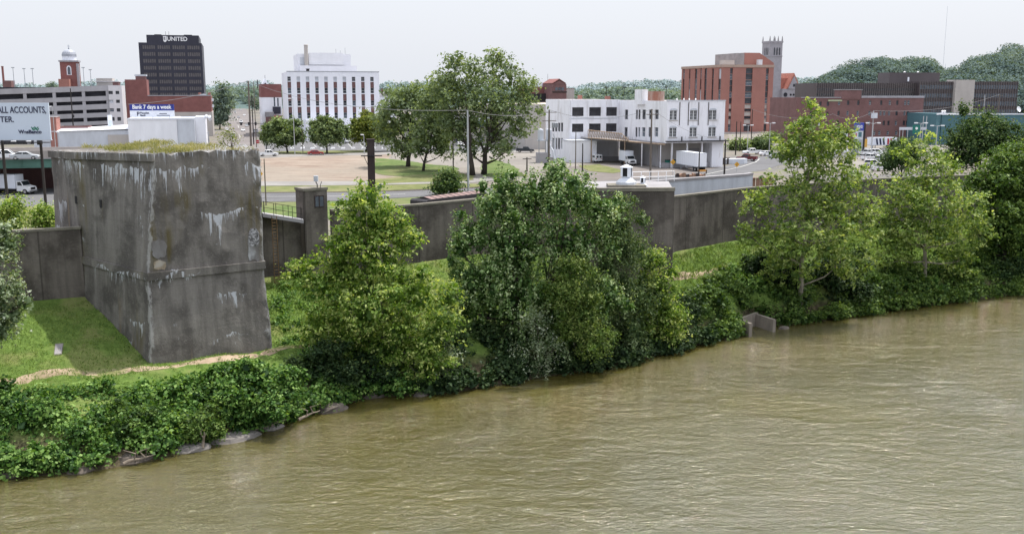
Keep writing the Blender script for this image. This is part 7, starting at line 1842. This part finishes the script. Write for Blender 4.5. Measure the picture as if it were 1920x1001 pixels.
t, L, W, H = clutter(1338, 309, 0, (4.5,2,1.3), 'garage', 'low concrete loading ramp behind the white semi trailer', 'loading_ramp', 'ramp')
MB().prism([(0,0),(9,0),(10.5,1.2),(10.5,3),(0,3)], 0, 1.3).build('ramp', M['pale_metal'], t); 
for i in range(3): MB().box(1+i*1.4,1.3+i*1.4,-.5,-.2,0,1.5).build('post', M['rust_steel'], t)
MB().box(.8,4.4,-.55,-.15,1.5,1.7).build('beam', M['rust_steel'], t)
t = thing('wheel_stop_row', V(560,278), GR, 'x', 'kerb'); bpy.data.objects.remove(t)
rr = random.Random(4)
ws0 = None
for i, (px, py) in enumerate([(x, 279.5 + .0*x) for x in range(548, 745, 19)]):
    p = V(px, py)
    if ws0 is None:
        me_ = MB().rings([[(-1.1,-.12,0),(1.1,-.12,0),(1.1,.12,0),(-1.1,.12,0)],[(-1.0,-.08,.5),(1.0,-.08,.5),(1.0,.08,.5),(-1.0,.08,.5)]]); ws0 = me_.build('wheel_stop', M['letter_white'], None, p, R(60))
        o = ws0
    else:
        o = ws0.copy(); col.objects.link(o); o.location = p; o.rotation_euler = (0,0,R(60))
    tag(o, 'white concrete wheel stop in the parking lot row before the office block', 'wheel stop', 'white wheel stops in the parking lot row')
# fence along the lot and dock odds
def wire(a, b, sag, label, r=.035):
    a, b = Vector(a), Vector(b); mb = MB(); pts = [a.lerp(b, i/14) - Vector((0,0,sag*4*(i/14)*(1-i/14))) for i in range(15)]
    mb.tube([p-a for p in pts], r, 4); tag(mb.build('power_line', M['wire'], None, a), label, 'wire')
def tp(lab, f=1.0): 
    b, h = POLES[lab]; return Vector((b.x, b.y-.15, 6+h*f))
K = list(POLES)
kk = lambda s: [q for q in K if q.startswith(s)][0]
w1, w2 = tp(kk('tallest wooden')), tp(kk('tall grey pole'))
wire(w1, at(240, 196, 330), 1.5, 'thick pale overhead wire running down left from the tallest utility pole', .07)
wire(w1, w2, 3.0, 'thin wire from the tallest utility pole to the tall grey roadside pole', .045)
wire(w2, tp(kk('utility pole with two crossarms')), 1.2, 'thin wire from the tall grey pole to the warehouse corner pole', .04)
wire(tp(kk('utility pole with two')), tp(kk('weathered utility')), 2.0, 'thin wire between the warehouse corner pole and the yard pole', .035)
wire(tp(kk('weathered utility')), tp(kk('dark pole at the right')), 1.5, 'thin wire from the yard pole to the warehouse right corner', .03)
wire(tp(kk('pole with a lamp')), at(1560, 215, 300), 2.0, 'thin wire crossing before the tall brick block to the brick warehouse', .04)
wire(at(1560,213,300), tp(kk('utility pole with a white box')), 2.0, 'thin wire crossing the brick warehouse front', .04)
wire(tp(kk('utility pole with a white box')), tp(kk('wooden crossarm pole at')), 2.5, 'thin wire rising right over the teal building', .045)
wire(tp(kk('slim dark pole on')), tp(kk('tall grey pole')), .8, 'short slack wire between the slim dark pole and the tall grey pole', .03)
wire(at(560,268,300), at(1000,262,300), 2.5, 'long low wire crossing the lot below the street trees', .03)
# ------------------------------------------------------------------ wooded hills
def hill(name, crest, Y0, depth, mat, leafmat, ncrown, crown_r, leafs, lsize, seed, woodlabel, slope_front=1.0):
    """crest: (px,py) skyline points at depth Y0; the ground falls to the valley floor in front and behind"""
    P = [at(x, y, Y0) for x, y in crest]; xs = np.array([p.x for p in P]); zs = np.array([p.z for p in P]) - crown_r*2.0
    mb = MB(); nx, nyy = 70, 14; grid = []
    def hz_(x, q): 
        z = np.interp(x, xs, zs); prof = math.cos(min(1, abs(q))*PI/2)**1.2
        return 4 + max(0, z-4)*prof + .06*max(0, z-4)*math.sin(x*.03+q*4)*prof*(abs(q) > .1)
    for j in range(nyy+1):
        q = -1 + 2*j/nyy
        for i in range(nx+1):
            x = xs[0] + (xs[-1]-xs[0])*i/nx; mb.v.append((x*(1+q*depth/Y0), Y0+q*depth, hz_(x, q)))
    for j in range(nyy):
        for i in range(nx):
            a = j*(nx+1)+i; mb.f.append((a, a+1, a+nx+2, a+nx+1)); mb.m.append(0)
    tag(mb.build(name, mat, smooth=True), kind='structure')
    rg = np.random.default_rng(seed); Lb = []
    for k in range(ncrown):
        x = rg.uniform(xs[0], xs[-1]); q = -rg.random()**1.3*.95 + (.06 if rg.random() < .3 else 0)
        z = hz_(x, q); r = crown_r*(.55+.95*rg.random()**1.5)
        if z < 9: continue
        Lb.append((x*(1+q*depth/Y0), Y0+q*depth, z+r*.6, r))
    # each crown gets its own tone so the canopy reads as light and dark trees
    n = len(Lb); La = np.array(Lb); k = np.repeat(np.arange(n), leafs); m = len(k)
    d = rg.normal(size=(m,3)); d[:,2] = np.abs(d[:,2])*1.3 - .2; d[:,1] -= .3; d /= np.linalg.norm(d, axis=1, keepdims=True)
    P_ = La[k,:3] + d*(La[k,3]*(.78+.28*rg.random(m)))[:,None]
    ct = .5 + .16*rg.normal(size=n) + .16*np.sin(La[:,0]*.031+2*np.sin(La[:,2]*.05)); T = ct[k] + .10*rg.normal(size=m)
    Nn = d + rg.normal(size=(m,3))*.45 + np.array([0,0,.3]); S = lsize*(.6+.8*rg.random(m))
    tag(leaf_object('woods', P_, Nn, S, T, leafmat, aspect=.8, rg=rg), woodlabel, 'woods', kind='stuff')
M['hill_g'] = pm('hill_ground', (.08,.12,.115), .95, .2, .02)  # bluish haze put into the ground colour below the hill woods
M['far_g'] = pm('far_ground', (.20,.265,.30), .95, .1, .01)  # ridge ground with the distance haze painted in
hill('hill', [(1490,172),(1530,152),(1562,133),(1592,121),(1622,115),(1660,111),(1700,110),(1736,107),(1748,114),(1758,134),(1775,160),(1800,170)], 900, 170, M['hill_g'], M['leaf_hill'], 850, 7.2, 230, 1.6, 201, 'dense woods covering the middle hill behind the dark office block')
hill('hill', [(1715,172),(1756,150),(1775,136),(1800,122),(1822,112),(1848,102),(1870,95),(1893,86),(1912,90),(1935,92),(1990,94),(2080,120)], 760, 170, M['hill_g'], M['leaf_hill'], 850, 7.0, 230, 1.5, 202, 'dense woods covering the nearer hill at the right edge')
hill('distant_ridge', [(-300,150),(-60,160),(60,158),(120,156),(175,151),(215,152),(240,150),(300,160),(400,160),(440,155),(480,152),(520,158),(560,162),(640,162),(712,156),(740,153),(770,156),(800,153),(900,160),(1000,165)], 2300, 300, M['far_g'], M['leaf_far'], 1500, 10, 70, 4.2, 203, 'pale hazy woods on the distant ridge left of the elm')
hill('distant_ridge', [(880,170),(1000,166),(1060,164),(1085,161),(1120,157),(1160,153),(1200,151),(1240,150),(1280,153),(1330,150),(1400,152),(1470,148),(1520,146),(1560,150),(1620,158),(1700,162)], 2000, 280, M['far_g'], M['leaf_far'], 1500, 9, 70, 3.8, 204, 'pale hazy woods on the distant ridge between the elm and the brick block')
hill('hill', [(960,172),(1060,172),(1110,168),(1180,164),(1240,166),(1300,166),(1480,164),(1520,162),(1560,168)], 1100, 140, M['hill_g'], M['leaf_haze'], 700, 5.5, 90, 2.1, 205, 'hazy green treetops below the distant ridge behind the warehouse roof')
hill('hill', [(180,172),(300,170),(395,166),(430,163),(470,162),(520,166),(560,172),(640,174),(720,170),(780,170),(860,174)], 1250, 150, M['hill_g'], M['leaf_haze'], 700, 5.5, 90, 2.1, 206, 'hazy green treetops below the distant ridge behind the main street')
